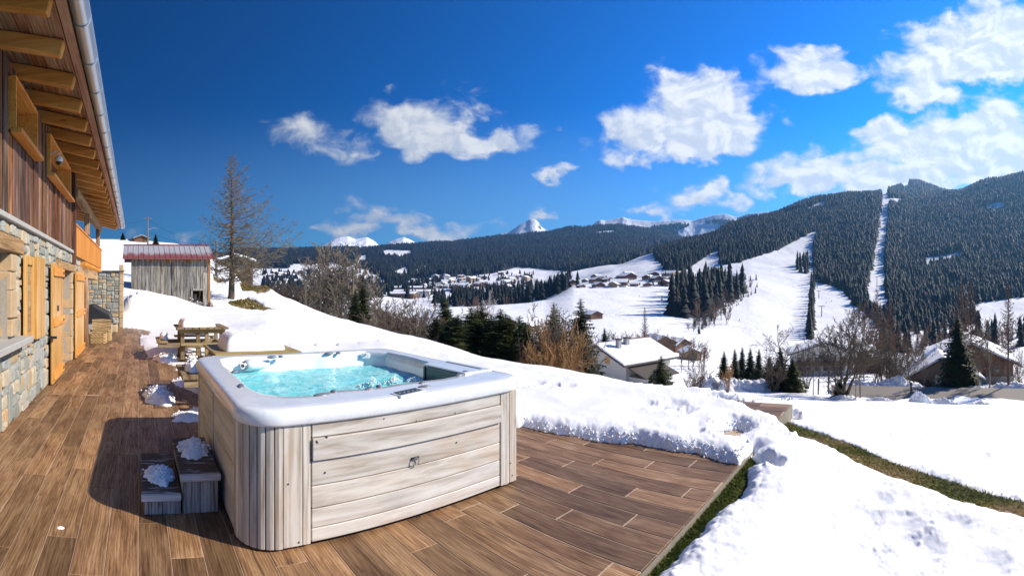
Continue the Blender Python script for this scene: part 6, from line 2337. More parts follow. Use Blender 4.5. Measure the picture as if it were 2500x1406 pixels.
for i, (px, r, sx, sy, h) in enumerate([(2245, 43.8, 1.2, .6, 1.1), (2150, 44.3, 1.6, .5, .5), (2300, 44.2, 1.9, .5, .6), (2395, 43.8, 1.7, .4, .4), (2060, 45, 1.5, .6, .5)]):
    p = at(px, YH, r)
    snow_lump('snow_bank', (p.x, p.y, ground_at(px, r) - .1), sx, sy, h, ['tall pile of ploughed snow at the near road edge', 'low snow bank left of the tall pile at the road edge', 'low snow bank right of the tall pile at the road edge', 'flat snow bank at the right part of the road edge', 'snow bank where the road vanishes behind bare trees'][i], 60 + i, R.uniform(-.3, .3) - (px - X0) / F, 0.4)
for i, (px, sx, h) in enumerate([(2110, 3.2, .9), (2190, 3.0, 1.3), (2480, 4.0, 1.0), (2400, 3.0, .7), (1850, 4.0, 1.3), (1760, 3.5, 1.5)]):
    r = 55.5 if px > 2000 else 50
    p = at(px, YH, r)
    snow_lump('snow_bank', (p.x, p.y, ground_at(px, r) - .2), sx, 1.5, h, ['rough snow bank over the road behind the bare trees', 'tall snow bank over the road left of the garage', 'snow bank over the road below the chalet at right', 'snow bank at the foot of the trunks by the chalet', 'shaded snow bank under the dark firs', 'lumpy snow bank by the orange shrub'][i], 80 + i, -(px - X0) / F, 0.45)

# ------------------------------------------------------------------ trees, one by one
sp_a = spruce_proto(11, 230, 0.30, 'dark spruce at the left end of the conifer hedge', bare=0.02)
GH = 'conifers in the hedge below the slope'
HED = [(1066, 772, 38, 'dark spruce at the left end of the conifer hedge'), (1087, 722, 40, 'tallest spruce of the hedge with a slim pointed top'), (1118, 766, 37, 'spruce right of the tallest one in the hedge'), (1150, 748, 39, 'second pointed spruce in the middle of the hedge'),
       (1176, 742, 40, 'broad spruce in front of the birch in the hedge'), (1200, 768, 37, 'low spruce just right of the birch in the hedge'), (1222, 752, 38, 'olive spruce in the right half of the hedge'), (1246, 772, 37, 'rounded spruce near the right end of the hedge'), (1268, 770, 39, 'last spruce at the right end of the hedge'), (1104, 772, 43, 'spruce in the second row between the tallest and its right neighbour'), (1162, 765, 43, 'spruce in the second row near the middle of the hedge'), (1234, 764, 43, 'spruce in the second row left of the rounded one'), (1284, 790, 37, 'low spruce closing the hedge beside the orange shrub')]
sp_y = spruce_proto(17, 230, 0.32, 'x', NEEDLE_Y, bare=0.02)
sp_c = spruce_proto(23, 240, 0.24, 'x', bare=0.03)
first_a = first_y = first_c = True
for i, (px, top, r, lb) in enumerate(HED):
    src = [sp_a, sp_y, sp_c][[0, 1, 0, 1, 1, 2, 0, 1, 0, 0, 2, 0, 1][i]]
    f = False
    if src is sp_a and first_a:
        f = True; first_a = False
    if src is sp_y and first_y:
        f = True; first_y = False
    if src is sp_c and first_c:
        f = True; first_c = False
    plant(src, px, top, r, lb, GH, wide=1.85 if px != 1087 else 1.1, first=f)
for (px, top, r, src, w, lb) in [(1418, 727, 37, sp_c, 1.25, 'tall pointed spruce between the orange shrubs and the white house'), (1352, 738, 41, sp_y, .9, 'spruce top rising behind the grey brown thicket'),
                                 (885, 668, 50, sp_c, .85, 'narrow dark spruce among the bare trees on the crest'), (868, 705, 46, sp_a, .9, 'low dark spruce at the foot of the bare grove'), (1476, 800, 102, sp_c, 1.1, 'small spruce left of the white house chimney'),
                                 (1614, 866, 43, sp_y, 1.1, 'small spruce standing in front of the white house'), (1436, 890, 36, sp_y, 1.5, 'bushy low spruce against the white gable'), (1590, 912, 42, sp_a, 1.3, 'tiny bushy fir beside the lean-to'),
                                 (1768, 856, 60, sp_c, 1.2, 'first pointed fir of the row right of the reddish shrub'), (1794, 850, 64, sp_c, .95, 'second thin fir of the row right of the reddish shrub'), (1812, 846, 66, sp_c, .9, 'third thin fir of the row right of the reddish shrub'),
                                 (1832, 848, 64, sp_a, .8, 'fourth fir of the row right of the reddish shrub'), (1853, 850, 60, sp_c, 1.0, 'fifth fir of the row, close to the dark thicket'), (1878, 868, 52, sp_a, 1.2, 'dark fir at the left of the thicket under the bare tree'),
                                 (1905, 846, 50, sp_a, 1.2, 'broad dark fir under the spreading bare tree'), (1935, 872, 49, sp_y, 1.3, 'brownish fir at the right of the thicket'), (2050, 925, 46, sp_a, 1.8, 'low dark fir at the foot of the big bare tree'),
                                 (2338, 768, 57, sp_a, 1.15, 'large dark spruce in front of the garage and the chalet'), (2375, 900, 57, sp_y, 1.6, 'small green fir right of the large dark spruce'),
                                 (380, 570, 82, sp_c, 1.5, 'small dark fir on the hilltop above the shed'), (300, 566, 88, sp_a, 1.4, 'dark fir on the hilltop behind the eaves end')]:
    plant(src, px, top, r, lb, None, w)

bt = [bare_proto(40 + i, SPEC_TREE, 'x') for i in range(2)]
tallt = [bare_proto(50 + i, SPEC_TALL, 'x', h=0.8, r0=0.010, bark=BARK_PALE, twig=TWIG_P) for i in range(3)]
bigm = bare_proto(61, SPEC_TREE, 'x', stems=5, r0=0.014, fan=0.42, h=.7)
bush = [bare_proto(70 + i, SPEC_BUSH, 'x', stems=9, r0=0.008, fan=0.55, h=.6, cat='shrub', name='bare_shrub') for i in range(2)]
bush_o = bare_proto(75, SPEC_BUSH, 'x', stems=10, r0=0.008, fan=0.5, h=.6, twig=TWIG_O, bark=BARK_PALE, cat='shrub', name='bare_shrub')
bush_r = bare_proto(77, SPEC_BUSH, 'x', stems=9, r0=0.007, fan=0.5, h=.6, twig=TWIG_R, cat='shrub', name='bare_shrub')
birch = bare_proto(81, SPEC_TREE, 'x', stems=1, r0=0.014, h=.75, bark=BIRCH, twig=BIRCH, name='birch_tree')
lar_b = larch_proto(91, 'x', 120, 0.25, 0, TWIG_R, 0.12, 16, tk=.4)
lar_c = larch_proto(95, 'x', 110, 0.16, 0, TWIG_R, 0.35, 14, tk=.5)
used = set()


def pl(src, px, top, r, lb, grp=None, w=1.0, **kw):
    f = src.name not in used
    used.add(src.name)
    return plant(src, px, top, r, lb, grp, w, first=f, **kw)


GG = 'bare trees in the grove on the crest'
GRV = sorted([(752, 628, 1), (764, 602, 1.1), (776, 592, 1.2), (788, 590, 1), (800, 588, 1.2), (812, 590, 1.1), (822, 596, 1.2), (834, 600, 1.1), (846, 606, 1.1), (857, 618, 1.1), (868, 640, 1), (780, 640, 1.3), (828, 650, 1.3), (892, 652, .9), (905, 690, 1.2), (850, 668, 1.2)])
for i, (px, top, w) in enumerate(GRV):
    num = ['first', 'second', 'third', 'fourth', 'fifth', 'sixth', 'seventh', 'eighth', 'ninth', 'tenth', 'eleventh', 'twelfth', 'thirteenth', 'fourteenth', 'fifteenth', 'last'][i]
    pl(tallt[i % 3], px, top, 50 + (i * 7) % 9, num + ' from the left of the slender bare trees in the grove on the crest', GG, w * 1.35)
pl(tallt[1], 932, 690, 44, 'thin bare tree standing alone right of the grove', None, 1.5)
for i, (px, top, r, w) in enumerate([(960, 722, 42, 1.2), (985, 712, 46, 1.3), (1010, 735, 40, 1.3), (1030, 752, 38, 1.1), (945, 752, 39, 1.2), (915, 770, 40, 1.1)]):
    pl(bush[i % 2], px, top, r, ['tall grey brown bush', 'tallest grey brown bush', 'right-hand grey brown bush', 'low last bush on the right', 'low bush under the thin tree', 'lowest leftmost bush'][i] + ' between the bare grove and the conifer hedge', 'brown bushes beside the conifer hedge', w)
for i, (px, top, r) in enumerate([(668, 682, 62), (690, 694, 60), (715, 700, 58), (735, 712, 56), (700, 680, 66), (745, 700, 62)]):
    pl(bush[i % 2], px, top, r, 'small brown bush just over the crest left of the bare grove', 'small bushes over the crest', 1.6)
pl(bush[0], 1345, 735, 36, 'large grey brown thicket left of the pointed spruce', None, .8)
pl(bush[1], 1385, 765, 35, 'grey brown bush in front of the pointed spruce', None, .75)
pl(bush[0], 1322, 780, 38, 'smaller grey bush at the left of the orange shrubs', None, .9)
pl(bush_o, 1358, 768, 33, 'orange leafless shrub in the middle of the thicket', None, .62)
pl(bush_o, 1325, 842, 33, 'low orange shrub at the left foot of the thicket', None, .8)
pl(bush_o, 1384, 800, 33.5, 'orange brown shrub at the right of the thicket', None, .7)
pl(bush[1], 1362, 738, 37, 'tall brown thicket behind the orange shrub', None, .75)
pl(bush[0], 1312, 795, 35, 'grey brown bush at the left edge of the thicket', None, .6)
pl(bush_o, 1345, 820, 32.5, 'bright orange shrub low in the thicket', None, .8)
pl(birch, 1190, 700, 62, 'white barked birch rising behind the conifer hedge', None, .9, base=800)
pl(bush_r, 1170, 718, 70, 'reddish leafless tree behind the birch', None, 1.0, base=800)
pl(lar_c, 1574, 750, 104, 'thin bare larch behind the white house', None, 1.0)
pl(bush[1], 1590, 800, 106, 'grey bush behind the roof of the white house', None, 1.4)
pl(bush_r, 1708, 876, 44, 'reddish fine twigged shrub right of the white house', None, 1.25)
pl(bush_r, 1690, 905, 43, 'low reddish shrub beside the lean-to', None, 1.3)
pl(bush_o, 1776, 882, 43, 'orange young larch shrub in front of the fir row', None, .6)
pl(bush[0], 1750, 925, 42, 'thin bare saplings left of the orange shrub', None, 1.2)
pl(bt[0], 1920, 785, 50, 'spreading bare tree above the dark fir thicket', None, 1.25)
pl(bush[1], 1890, 862, 48, 'bare bush leaning over the fir thicket', None, 1.2)
pl(bigm, 2055, 738, 46, 'big many-stemmed bare tree in the middle of the roadside trees', None, 1.2)
for i, (px, top, r) in enumerate([(1998, 800, 48), (2022, 790, 49), (1985, 850, 47), (2100, 800, 47), (2088, 850, 45)]):
    pl(tallt[(i + 1) % 3], px, top, r, ['slim dark sapling left of the big many-stemmed tree', 'second slim sapling close to the big many-stemmed tree', 'low sapling right of the fir thicket', 'slim sapling right of the big many-stemmed tree', 'thin low sapling by the roadside'][i], None, 1.0)
pl(lar_b, 2172, 735, 66, 'bushy reddish larch above the roadside snow bank', None, 1.2)
pl(lar_b, 2140, 705, 90, 'reddish larch farther back, left of the bushy one', None, 1.0)
pl(bush[0], 2160, 850, 58, 'brown bush behind the roadside snow bank', None, 1.3)
pl(bush[1], 2200, 862, 57, 'grey bush left of the garage', None, 1.2)
pl(bush_r, 2275, 850, 66, 'russet bush behind the garage roof', None, 1.3)
pl(bt[1], 2225, 838, 50, 'twin-stemmed bare tree in front of the garage', None, 1.1)
pl(tallt[0], 2258, 868, 50.5, 'thin trunk beside the garage pillar', None, 1.2)
pl(lar_b, 2370, 686, 64, 'tall reddish larch behind the large dark spruce', None, 1.0)
pl(lar_b, 2348, 690, 78, 'second reddish larch, half hidden by the tall one', None, 1.0)
pl(lar_c, 2462, 690, 55, 'tall brown larch with a long bare trunk at right', None, 1.1)
pl(tallt[2], 2417, 770, 55, 'slim bare trunk in front of the chalet', None, 1.0)
pl(tallt[1], 2388, 800, 55, 'slender forked trunk between the large spruce and the chalet', None, 1.1)
pl(bush[0], 2470, 905, 60, 'dark bare hedge below the chalet', None, 2.0)
pl(bush_r, 2330, 900, 56, 'reddish brush at the foot of the large spruce', None, 1.6)

ORD = ['first', 'second', 'third', 'fourth', 'fifth', 'sixth', 'seventh', 'eighth', 'ninth', 'tenth', 'eleventh', 'twelfth', 'thirteenth', 'fourteenth', 'fifteenth', 'sixteenth', 'seventeenth']
for i, (px, top, r, src, w) in enumerate([(1945, 880, 51, bush_r, .9), (1970, 820, 54, bush[1], .7), (2110, 840, 60, tallt[0], 1.3), (2140, 815, 62, bush_r, .7), (2165, 800, 60, tallt[2], 1.4), (2190, 850, 59, bush[0], .7), (2222, 800, 68, bush_r, .7), (2262, 815, 66, tallt[1], 1.4), (2300, 812, 72, bush_r, .8), (2425, 865, 66, bush[1], .8), (2490, 840, 68, bush_r, .8)]):
    pl(src, px, top, r, ORD[i] + ' from the left of the brown leafless trees in the roadside belt', 'leafless trees of the roadside belt', w)
# hidden foliage proto cleanup is not needed: every prototype above was planted first
# --- middle distance: conifers, each a single light mesh
def light_conifer(seed, layers=6, sides=8, rad=.17):
    v, f = tree_template(layers, sides, .34, seed, rad)
    q = random.Random(seed)
    o = np_mesh('spruce_tree', v, f, FOREST_MAT, attrs={'rnd': [q.uniform(0, .8) for _ in v]})
    return o


lc = [light_conifer(s) for s in (301, 302, 303, 304)]
for o in lc:
    COL.objects.unlink(o)


def stand(pts, label, group, protos=None, cat='spruce'):
    for (px, r, h) in pts:
        s = R.choice(protos or lc)
        o = s.copy()
        COL.objects.link(o)
        p = at(px, YH, r)
        o.location = (p.x, p.y, ground_at(px, r) - .3)
        w = h * R.uniform(.85, 1.2)
        o.scale = (w, w, h)
        o.rotation_euler = (0, 0, R.uniform(0, 6.28))
        tag(o, label, cat, group)


g_ = random.Random(77)
STAND_A = []
while len(STAND_A) < 80:
    px = g_.uniform(1640, 1815); r = g_.uniform(330, 520)
    row = row_of(r, ground_at(px, r))
    top = np.interp(px, [1640, 1660, 1700, 1760, 1790, 1815], [715, 668, 660, 655, 680, 675]) + 40
    bot = np.interp(px, [1640, 1660, 1700, 1760, 1815], [782, 790, 785, 752, 722])
    if top < row < bot:
        STAND_A.append((px, r, g_.uniform(20, 34)))
stand(STAND_A, 'dark spruce in the wood between the hamlet and the piste', 'spruces of the small wood left of the piste')
stand([(1972 + 0.022 * (r - 300) + g_.uniform(-4, 4) + 6, r, g_.uniform(13, 19)) for r in np.geomspace(285, 640, 34)], 'slim conifer in the tree line that splits the piste', 'conifers in the line across the piste')
stand([(1962 + g_.uniform(-15, 15), 690 + g_.uniform(-35, 45), g_.uniform(17, 24)) for _ in range(16)], 'conifer in the small clump on the upper piste', 'conifers of the clump on the piste')
def wood_stand(n, label, gen, hr, wide=1.0, tmpl=None, mat=None):
    P_ = []
    while len(P_) < n:
        px, r = gen()
        p = at(px, YH, r)
        P_.append((p.x, p.y, ground_at(px, r)))
    forest('spruce_forest', np.array(P_), np.array([g_.uniform(*hr) for _ in P_]), mat or FOREST_MAT, tmpl or T_MID, label, wide)


wood_stand(330, 'dark wood of conifers in the dip below the valley village', lambda: g_.choice([(g_.uniform(1055, 1250), g_.uniform(560, 690)), (g_.uniform(1190, 1300), g_.uniform(540, 720)), (g_.gauss(1345, 26), g_.uniform(520, 690))]), (12, 25))
wood_stand(230, 'conifers and copses on the fields left of the valley village', lambda: g_.choice([(g_.gauss(970, 22), g_.uniform(820, 1150)), (g_.gauss(1010, 30), g_.uniform(1000, 1180)), (g_.uniform(935, 1060), g_.uniform(760, 1150)), (g_.gauss(925, 14), g_.uniform(700, 1100))]), (12, 25))
wood_stand(420, 'dark copses among the far houses at left', lambda: (g_.uniform(640, 910), g_.uniform(600, 1350)), (8, 18), 1.6)
wood_stand(150, 'small conifers scattered among the roofs of the valley village', lambda: (g_.uniform(985, 1310), g_.uniform(800, 1230)), (7, 16), 1.3)
stand([(g_.uniform(2150, 2520), g_.uniform(230, 340), g_.uniform(11, 19)) for _ in range(36)], 'grey green conifer at the foot of the forested mountainside', 'conifers at the foot of the mountainside')
stand([(g_.uniform(1560, 1700), g_.uniform(540, 640), g_.uniform(7, 13)) for _ in range(14)], 'small conifer beside the hamlet houses', 'conifers in the hamlet')
stand([(px, r, h) for px, r, h in [(1642, 440, 8), (1616, 425, 5), (1820, 560, 8), (1832, 550, 7), (1846, 560, 8), (1812, 545, 6)]], 'tiny conifer on the open snow by the wood', 'tiny conifers on the snow')
# scrub down the left side of the piste
scrub = []
while len(scrub) < 60:
    u = g_.random()
    px = 1700 + 150 * (1 - u) + g_.uniform(-26, 18); r = 260 + 250 * (1 - u)
    scrub.append((px, r, g_.uniform(2.5, 6)))
stand(scrub, 'dark scrubby conifer on the steep snow beside the piste', 'scrub conifers beside the piste')


def light_bare(seed, mat):
    q = random.Random(seed)
    V_, F_ = [], []
    sp_ = dict(seg=[3, 2, 1], bend=[.06, .12, .2], up=[.04, .1, .05], n=[16, 9, 0], start=[.15, .1, 0], ang=[(18, 45), (20, 50), (25, 60)], len=[.42, .45, .5], rmin=.006)
    grow(V_, F_, q, Vector((0, 0, 0)), Vector((0, 0, 1)), .8, .014, 0, sp_)
    o = np_mesh('bare_tree', V_, F_, mat)
    COL.objects.unlink(o)
    return o


lb1 = [light_bare(401, TWIG_R), light_bare(402, TWIG), light_bare(403, TWIG_R)]
stand([(g_.uniform(1690, 1790), g_.uniform(300, 420), g_.uniform(11, 18)) for _ in range(34)], 'reddish bare tree at the foot of the small wood', 'bare trees below the small wood', lb1, 'tree')
stand([(g_.uniform(2080, 2520), g_.uniform(110, 330), g_.uniform(8, 16)) for _ in range(95)], 'grey brown bare tree below the forested mountainside', 'bare trees below the mountainside', lb1, 'tree')
stand([(g_.uniform(2085, 2150), g_.uniform(330, 430), g_.uniform(9, 15)) for _ in range(26)], 'brown bare tree along the lower forest edge by the piste', 'bare trees at the piste edge', lb1, 'tree')
stand([(g_.uniform(900, 1270), g_.uniform(420, 640), g_.uniform(7, 13)) for _ in range(50)], 'bare tree in the hollow below the village', 'bare trees in the hollow', lb1, 'tree')
stand([(g_.uniform(1500, 1720), g_.uniform(95, 170), g_.uniform(5, 9)) for _ in range(22)], 'bare tree around the cabins behind the white house', 'bare trees around the cabins', lb1, 'tree')

def bare_wood(n, label, gen, hr):
    """brown leafless scrub that reads as one mass"""
    Vs = []; Fs = []; nb_ = 0
    src = [(np.array([v.co[:] for v in o.data.vertices]), np.array([p.vertices[:] for p in o.data.polygons])) for o in lb1]
    for i in range(n):
        px, r = gen()
        p = at(px, YH, r); z = ground_at(px, r)
        v, f = src[i % 3]
        h = g_.uniform(*hr); w = h * g_.uniform(1.2, 2.0); a = g_.uniform(0, 6.28)
        x = v[:, 0] * w; y = v[:, 1] * w
        Vs.append(np.stack([x * math.cos(a) - y * math.sin(a) + p.x, x * math.sin(a) + y * math.cos(a) + p.y, v[:, 2] * h + z - .2], 1))
        Fs.append(f + nb_); nb_ += len(v)
    o = np_mesh('bare_scrub', np.concatenate(Vs), np.concatenate(Fs), TWIG)
    tag(o, label, None, None, 'stuff')


bare_wood(130, 'brown leafless scrub in the valley behind the crest at left', lambda: (g_.uniform(640, 905), g_.uniform(90, 520)), (6, 12))
bare_wood(110, 'brown leafless scrub on the steep bank beside the piste', lambda: (lambda u: (1705 + 135 * u + g_.uniform(-30, 12), 270 + 250 * u))(g_.random()), (4, 9))
bare_wood(34, 'brown leafless scrub around the cabins behind the white house', lambda: (g_.uniform(1470, 1730), g_.uniform(112, 190)), (4, 8))
bare_wood(90, 'brown leafless trees scattered through the valley village', lambda: (g_.uniform(985, 1400), g_.uniform(640, 1050)), (8, 14))
bare_wood(90, 'brown leafless scrub in the hollow behind the conifer hedge', lambda: (g_.uniform(900, 1110), g_.uniform(90, 300)), (5, 10))

# ------------------------------------------------------------------ houses
W_BROWN = wood('brown_chalet_wood', (0.07, 0.032, 0.018), (0.17, 0.085, 0.048), (0.28, 0.16, 0.10), 'Z', .25, 0.75, .3)
W_RED = wood('red_chalet_wood', (0.13, 0.04, 0.028), (0.25, 0.085, 0.055), (0.34, 0.15, 0.10), 'Z', .25, 0.75, .3)
W_TAN = wood('tan_chalet_wood', (0.20, 0.12, 0.06), (0.36, 0.24, 0.13), (0.48, 0.35, 0.22), 'Z', .25, 0.75, .3)
PLAST = plain('white_render', (0.66, 0.63, 0.57), 0.9, var=0.08, scale=2)
ROOFW = plain('dark_eaves', (0.085, 0.07, 0.055), 0.8, var=.2)
SNOWR = snow_mat('roof_snow')


def house(name, c, yaw, w, d, hw, rise, wall, label, cat='house', group=None, over=.7, snow=.35, wins=3, low=None, balcony=True, parts=True):
    """gabled house: gable faces local -Y; c is the middle of the gable foot; parts: walls, roof with snow, windows"""
    t_ = empty(name, c, yaw)
    tag(t_, label, cat, group)
    mb = MB()
    prof = [(-w / 2, -4), (w / 2, -4), (w / 2, hw), (0, hw + rise), (-w / 2, hw)]
    mb.slab([(x, 0, z) for x, z in prof], (0, d, 0))
    mb.build('wall', wall, t_, rnd=R.random())
    if low is not None:
        MB().bx(-w / 2 - .04, w / 2 + .04, -.04, d + .04, -4, low).build('ground_floor', PLAST, t_)
    sl = rise / (w / 2)
    th = 0.18
    rf = MB()
    sn = MB()
    for s in (-1, 1):
        x1 = s * (w / 2 + over); z1 = hw - sl * over
        y0, y1 = -over * 1.3, d + over
        a, b_, c_, e_ = Vector((0, y0, hw + rise)), Vector((x1, y0, z1)), Vector((x1, y1, z1)), Vector((0, y1, hw + rise))
        q = [a, b_, c_, e_] if s > 0 else [e_, c_, b_, a]
        rf.slab([p + Vector((0, 0, .02)) for p in q], (0, 0, th))
        k = .12
        q2 = [Vector((0, y0 + k, hw + rise + th + .03)), Vector((x1 - s * k, y0 + k, z1 + sl * k + th + .03)), Vector((x1 - s * k, y1 - k, z1 + sl * k + th + .03)), Vector((0, y1 - k, hw + rise + th + .03))]
        q2 = q2 if s > 0 else [q2[3], q2[2], q2[1], q2[0]]
        sn.slab(q2, (0, 0, snow))
    ro = rf.build('roof', ROOFW, t_)
    so_ = sn.build('roof_snow', SNOWR, ro, bevel=snow * .45 if parts else 0, seg=2)
    for i in range(wins):
        x = -w / 2 + w * (i + 1) / (wins + 1)
        for zz in ((hw * .30, hw * .72) if hw > 3.5 else (hw * .55,)):
            f_ = MB().bx(x - .55, x + .55, -.07, .02, zz - .6, zz + .6).build('window', W_TAN, t_, rnd=R.random())
            MB().bx(x - .42, x + .42, -.09, -.075, zz - .47, zz + .47).build('pane', GLASS, f_)
    for s in (-1, 1):
        for i in range(2):
            y = d * (i + 1) / 3
            f_ = MB().bx(s * w / 2 - .06, s * w / 2 + .06, y - .55, y + .55, hw * .5 - .55, hw * .5 + .55).build('window', W_TAN, t_, rnd=R.random())
            MB().bx(s * (w / 2 + .065) - .01, s * (w / 2 + .065) + .01, y - .42, y + .42, hw * .5 - .42, hw * .5 + .42).build('pane', GLASS, f_)
    if balcony and hw > 3.5:
        MB().bx(-w / 2 + .2, w / 2 - .2, -1.1, -.02, hw * .48 - .1, hw * .48).bx(-w / 2 + .2, w / 2 - .2, -1.12, -1.05, hw * .48, hw * .48 + .9).build('balcony', W_BROWN, t_, rnd=R.random())
    return t_


def put_house(px, base_row, r, **kw):
    p = at(px, base_row, r)
    return p


# hamlet on the shoulder of the snow hill
HAM = [(1398, 697, 27, .5, 0), (1427, 689, 15, -.4, 2), (1423, 703, 16, .6, 0), (1451, 682, 22, -.7, 2), (1461, 690, 24, .5, 0), (1466, 702, 24, .4, 1), (1496, 702, 25, -.5, 2), (1491, 689, 22, .6, 0), (1478, 681, 18, 1.2, 2), (1510, 684, 16, .3, 1),
       (1540, 684, 34, .55, 1), (1524, 675, 22, -.9, 0), (1531, 700, 34, 1.45, 0), (1560, 699, 18, 1.3, 0), (1578, 684, 24, -.5, 0), (1599, 676, 22, .3, 0), (1609, 687, 26, .5, 1), (1620, 698, 29, -.3, 1), (1634, 686, 20, 1.0, 0), (1651, 677, 30, .9, 2), (1659, 687, 20, -.5, 0), (1582, 700, 18, .2, 1), (1637, 700, 14, .5, 2)]
def tier_of(row):
    return 'front row' if row > 695 else ('back row' if row < 683 else 'middle row')


ORD2 = ['first', 'second', 'third', 'fourth', 'fifth', 'sixth', 'seventh', 'eighth', 'ninth', 'tenth', 'eleventh', 'twelfth', 'thirteenth']
HAM.sort()
hcount = {}
for i, (px, row, wpx, yw, k) in enumerate(HAM):
    # place where the terrain shows at that row
    rs = np.arange(470, 800, 4.0)
    rows = np.array([row_of(q, ground_at(px, q)) for q in rs])
    j = int(np.argmin(np.abs(rows - row)))
    r = rs[j]
    wd = wpx / F * r * 1.0
    tier = tier_of(row)
    hcount[tier] = hcount.get(tier, 0) + 1
    nth = ORD2[hcount[tier] - 1]
    kind = ['dark brown', 'red brown', 'tan'][k]
    house('chalet', at(px, row_of(r, ground_at(px, r)), r), -(px - X0) / F + yw, wd, wd * 1.15, wd * .30, wd * .22, [W_BROWN, W_RED, W_TAN][k],
          f'{kind} chalet, {nth} from the left in the {tier} of the snowy hamlet', 'chalet', 'chalets of the hamlet on the snow hill', over=wd * .07, snow=wd * .045, low=wd * .10, wins=3)

# valley village, far
g_ = random.Random(5)
for i in range(74):
    if i < 56:
        px = g_.uniform(985, 1300); r = g_.uniform(820, 1230)
    else:
        px = g_.uniform(650, 760); r = g_.uniform(950, 1350)
    wd = g_.uniform(10, 17)
    lb = 'far house with a white roof in the valley village' if i < 56 else 'far house with a white roof in the left valley'
    house('chalet', at(px, row_of(r, ground_at(px, r)), r), g_.uniform(0, 6.28), wd, wd * g_.uniform(1, 1.5), wd * .34, wd * .2, g_.choice([W_BROWN, W_RED, W_TAN, PLAST]), lb, 'house', 'houses of the valley village' if i < 56 else 'houses of the left valley', over=1.2, snow=1.0, wins=0, balcony=False, parts=False)
for (px, row, r, wd, d, yw, mat, lb) in [(1040, 692, 900, 30, 60, 1.4, W_BROWN, 'long low building with a white roof at the village edge'), (1016, 716, 780, 34, 44, 1.3, W_BROWN, 'big flat hall in front of the valley village'), (1050, 708, 800, 26, 60, 1.5, PLAST, 'second long hall right of the big flat hall')]:
    house('hall', at(px, row_of(r, ground_at(px, r)), r), -(px - X0) / F + yw, wd, d, 7, 2.5, mat, lb, 'building', over=1.2, snow=1.0, wins=3, balcony=False)
for (px, r, wd, yw, mat, lb) in [(1241, 262, 9.5, .5, W_RED, 'red brown barn on the snow left of the pointed spruce'), (1280, 250, 8, -.5, W_BROWN, 'dark cabin right of the red brown barn'), (1457, 300, 9, .6, W_BROWN, 'lone dark cabin on the open snow hill'),
                                 (1500, 150, 7, .3, W_BROWN, 'dark cabin behind the white house, left of the chimney'), (1538, 145, 7.5, -.4, W_TAN, 'tan cabin behind the white house roof'), (1478, 135, 6, .9, W_BROWN, 'small hut half hidden by the small spruce'),
                                 (1622, 170, 9, .5, W_RED, 'red brown cabin right of the thin larch'), (1668, 175, 9, .9, W_BROWN, 'dark cabin with a thick snow roof by the piste foot'), (1690, 150, 6, .2, W_TAN, 'little hut at the foot of the piste'), (1808, 560, 14, .8, W_BROWN, 'dark hut between the small wood and the piste')]:
    house('cabin', at(px, row_of(r, ground_at(px, r)), r), -(px - X0) / F + yw, wd, wd * 1.2, wd * .34, wd * .22, mat, lb, 'cabin', over=.6, snow=.4, wins=2, balcony=False)
# hotels at the foot of the piste, seen through the trees
for (px, r, wd, d, h_, yw, lb) in [(2015, 118, 17, 9, 5.2, .1, 'long white building with many dark windows behind the roadside trees'), (2105, 125, 8, 8, 3.4, -.3, 'dark gabled house behind the big many-stemmed tree')]:
    house('building', at(px, row_of(r, ground_at(px, r)), r), -(px - X0) / F + yw, wd, d, h_, 2.6, PLAST if wd > 15 else W_BROWN, lb, 'building', over=1, snow=.5, wins=7 if wd > 15 else 2)

# white house below the slope
A = at(1540, 893, 80); L = at(1404, 871, 91)
g0 = (A + L) / 2
dirw = (A - L); dirw.z = 0
wd = dirw.length - 2.4
yaw = math.atan2(dirw.y, dirw.x)
zb = -17.5
wh = house('white_house', (g0.x, g0.y, zb), yaw, wd, 11.8, A.z - zb + 0.35, 2.45, PLAST, 'white rendered house with a snow covered roof and orange shutters below the slope', 'house', None, over=1.3, snow=.32, wins=0, balcony=False)
for (x, z, w_, h_) in ((-1.6, 6.4, 1.25, 1.25), (2.6, 6.6, .75, .8)):
    f_ = MB().bx(-x - w_ / 2, -x + w_ / 2, -.08, .03, z - h_ / 2, z + h_ / 2).build('shutter', ORANGE, wh, bevel=.02)
    MB().bx(-x - .03, -x + .03, -.10, -.08, z - h_ / 2, z + h_ / 2).build('batten', ORANGE_Y, f_)
for (x, y, s) in ((1.4, 5.0, .9), (2.2, 2.2, .8)):
    ch_ = MB().bx(x - s / 2, x + s / 2, y - s / 2, y + s / 2, 6.5, 9.9).build('chimney', plain('grey_render', (0.36, 0.36, 0.36), .9), wh, bevel=.05)
    MB().bx(x - s / 2 - .1, x + s / 2 + .1, y - s / 2 - .1, y + s / 2 + .1, 9.9, 10.1).build('cap', ROOFW, ch_)
# bare strip of rusty sheet where the snow slid off, and the lean-to
hw_ = A.z - zb + .35
MB().slab([(-.2, 7.0, hw_ + 2.45 + .42), (-.2, 12.6, hw_ + 2.45 + .42), (-3.0, 12.6, hw_ + 1.45 + .42), (-3.0, 7.0, hw_ + 1.45 + .42)][::-1], (0, 0, .26)).build('rusty_roof_strip', plain('rust', (0.22, 0.10, 0.06), .8), wh)
lt = MB().bx(wd / 2 + .02, wd / 2 + 4.2, .6, 7.5, -1, hw_ - 2.4).build('lean_to', PLAST, wh)
MB().slab([(wd / 2, -.2, hw_ - 0.6), (wd / 2 + 5, -.2, hw_ - 2.3), (wd / 2 + 5, 8.2, hw_ - 2.3), (wd / 2, 8.2, hw_ - .6)], (0, 0, .2)).build('lean_to_roof', ROOFW, lt)

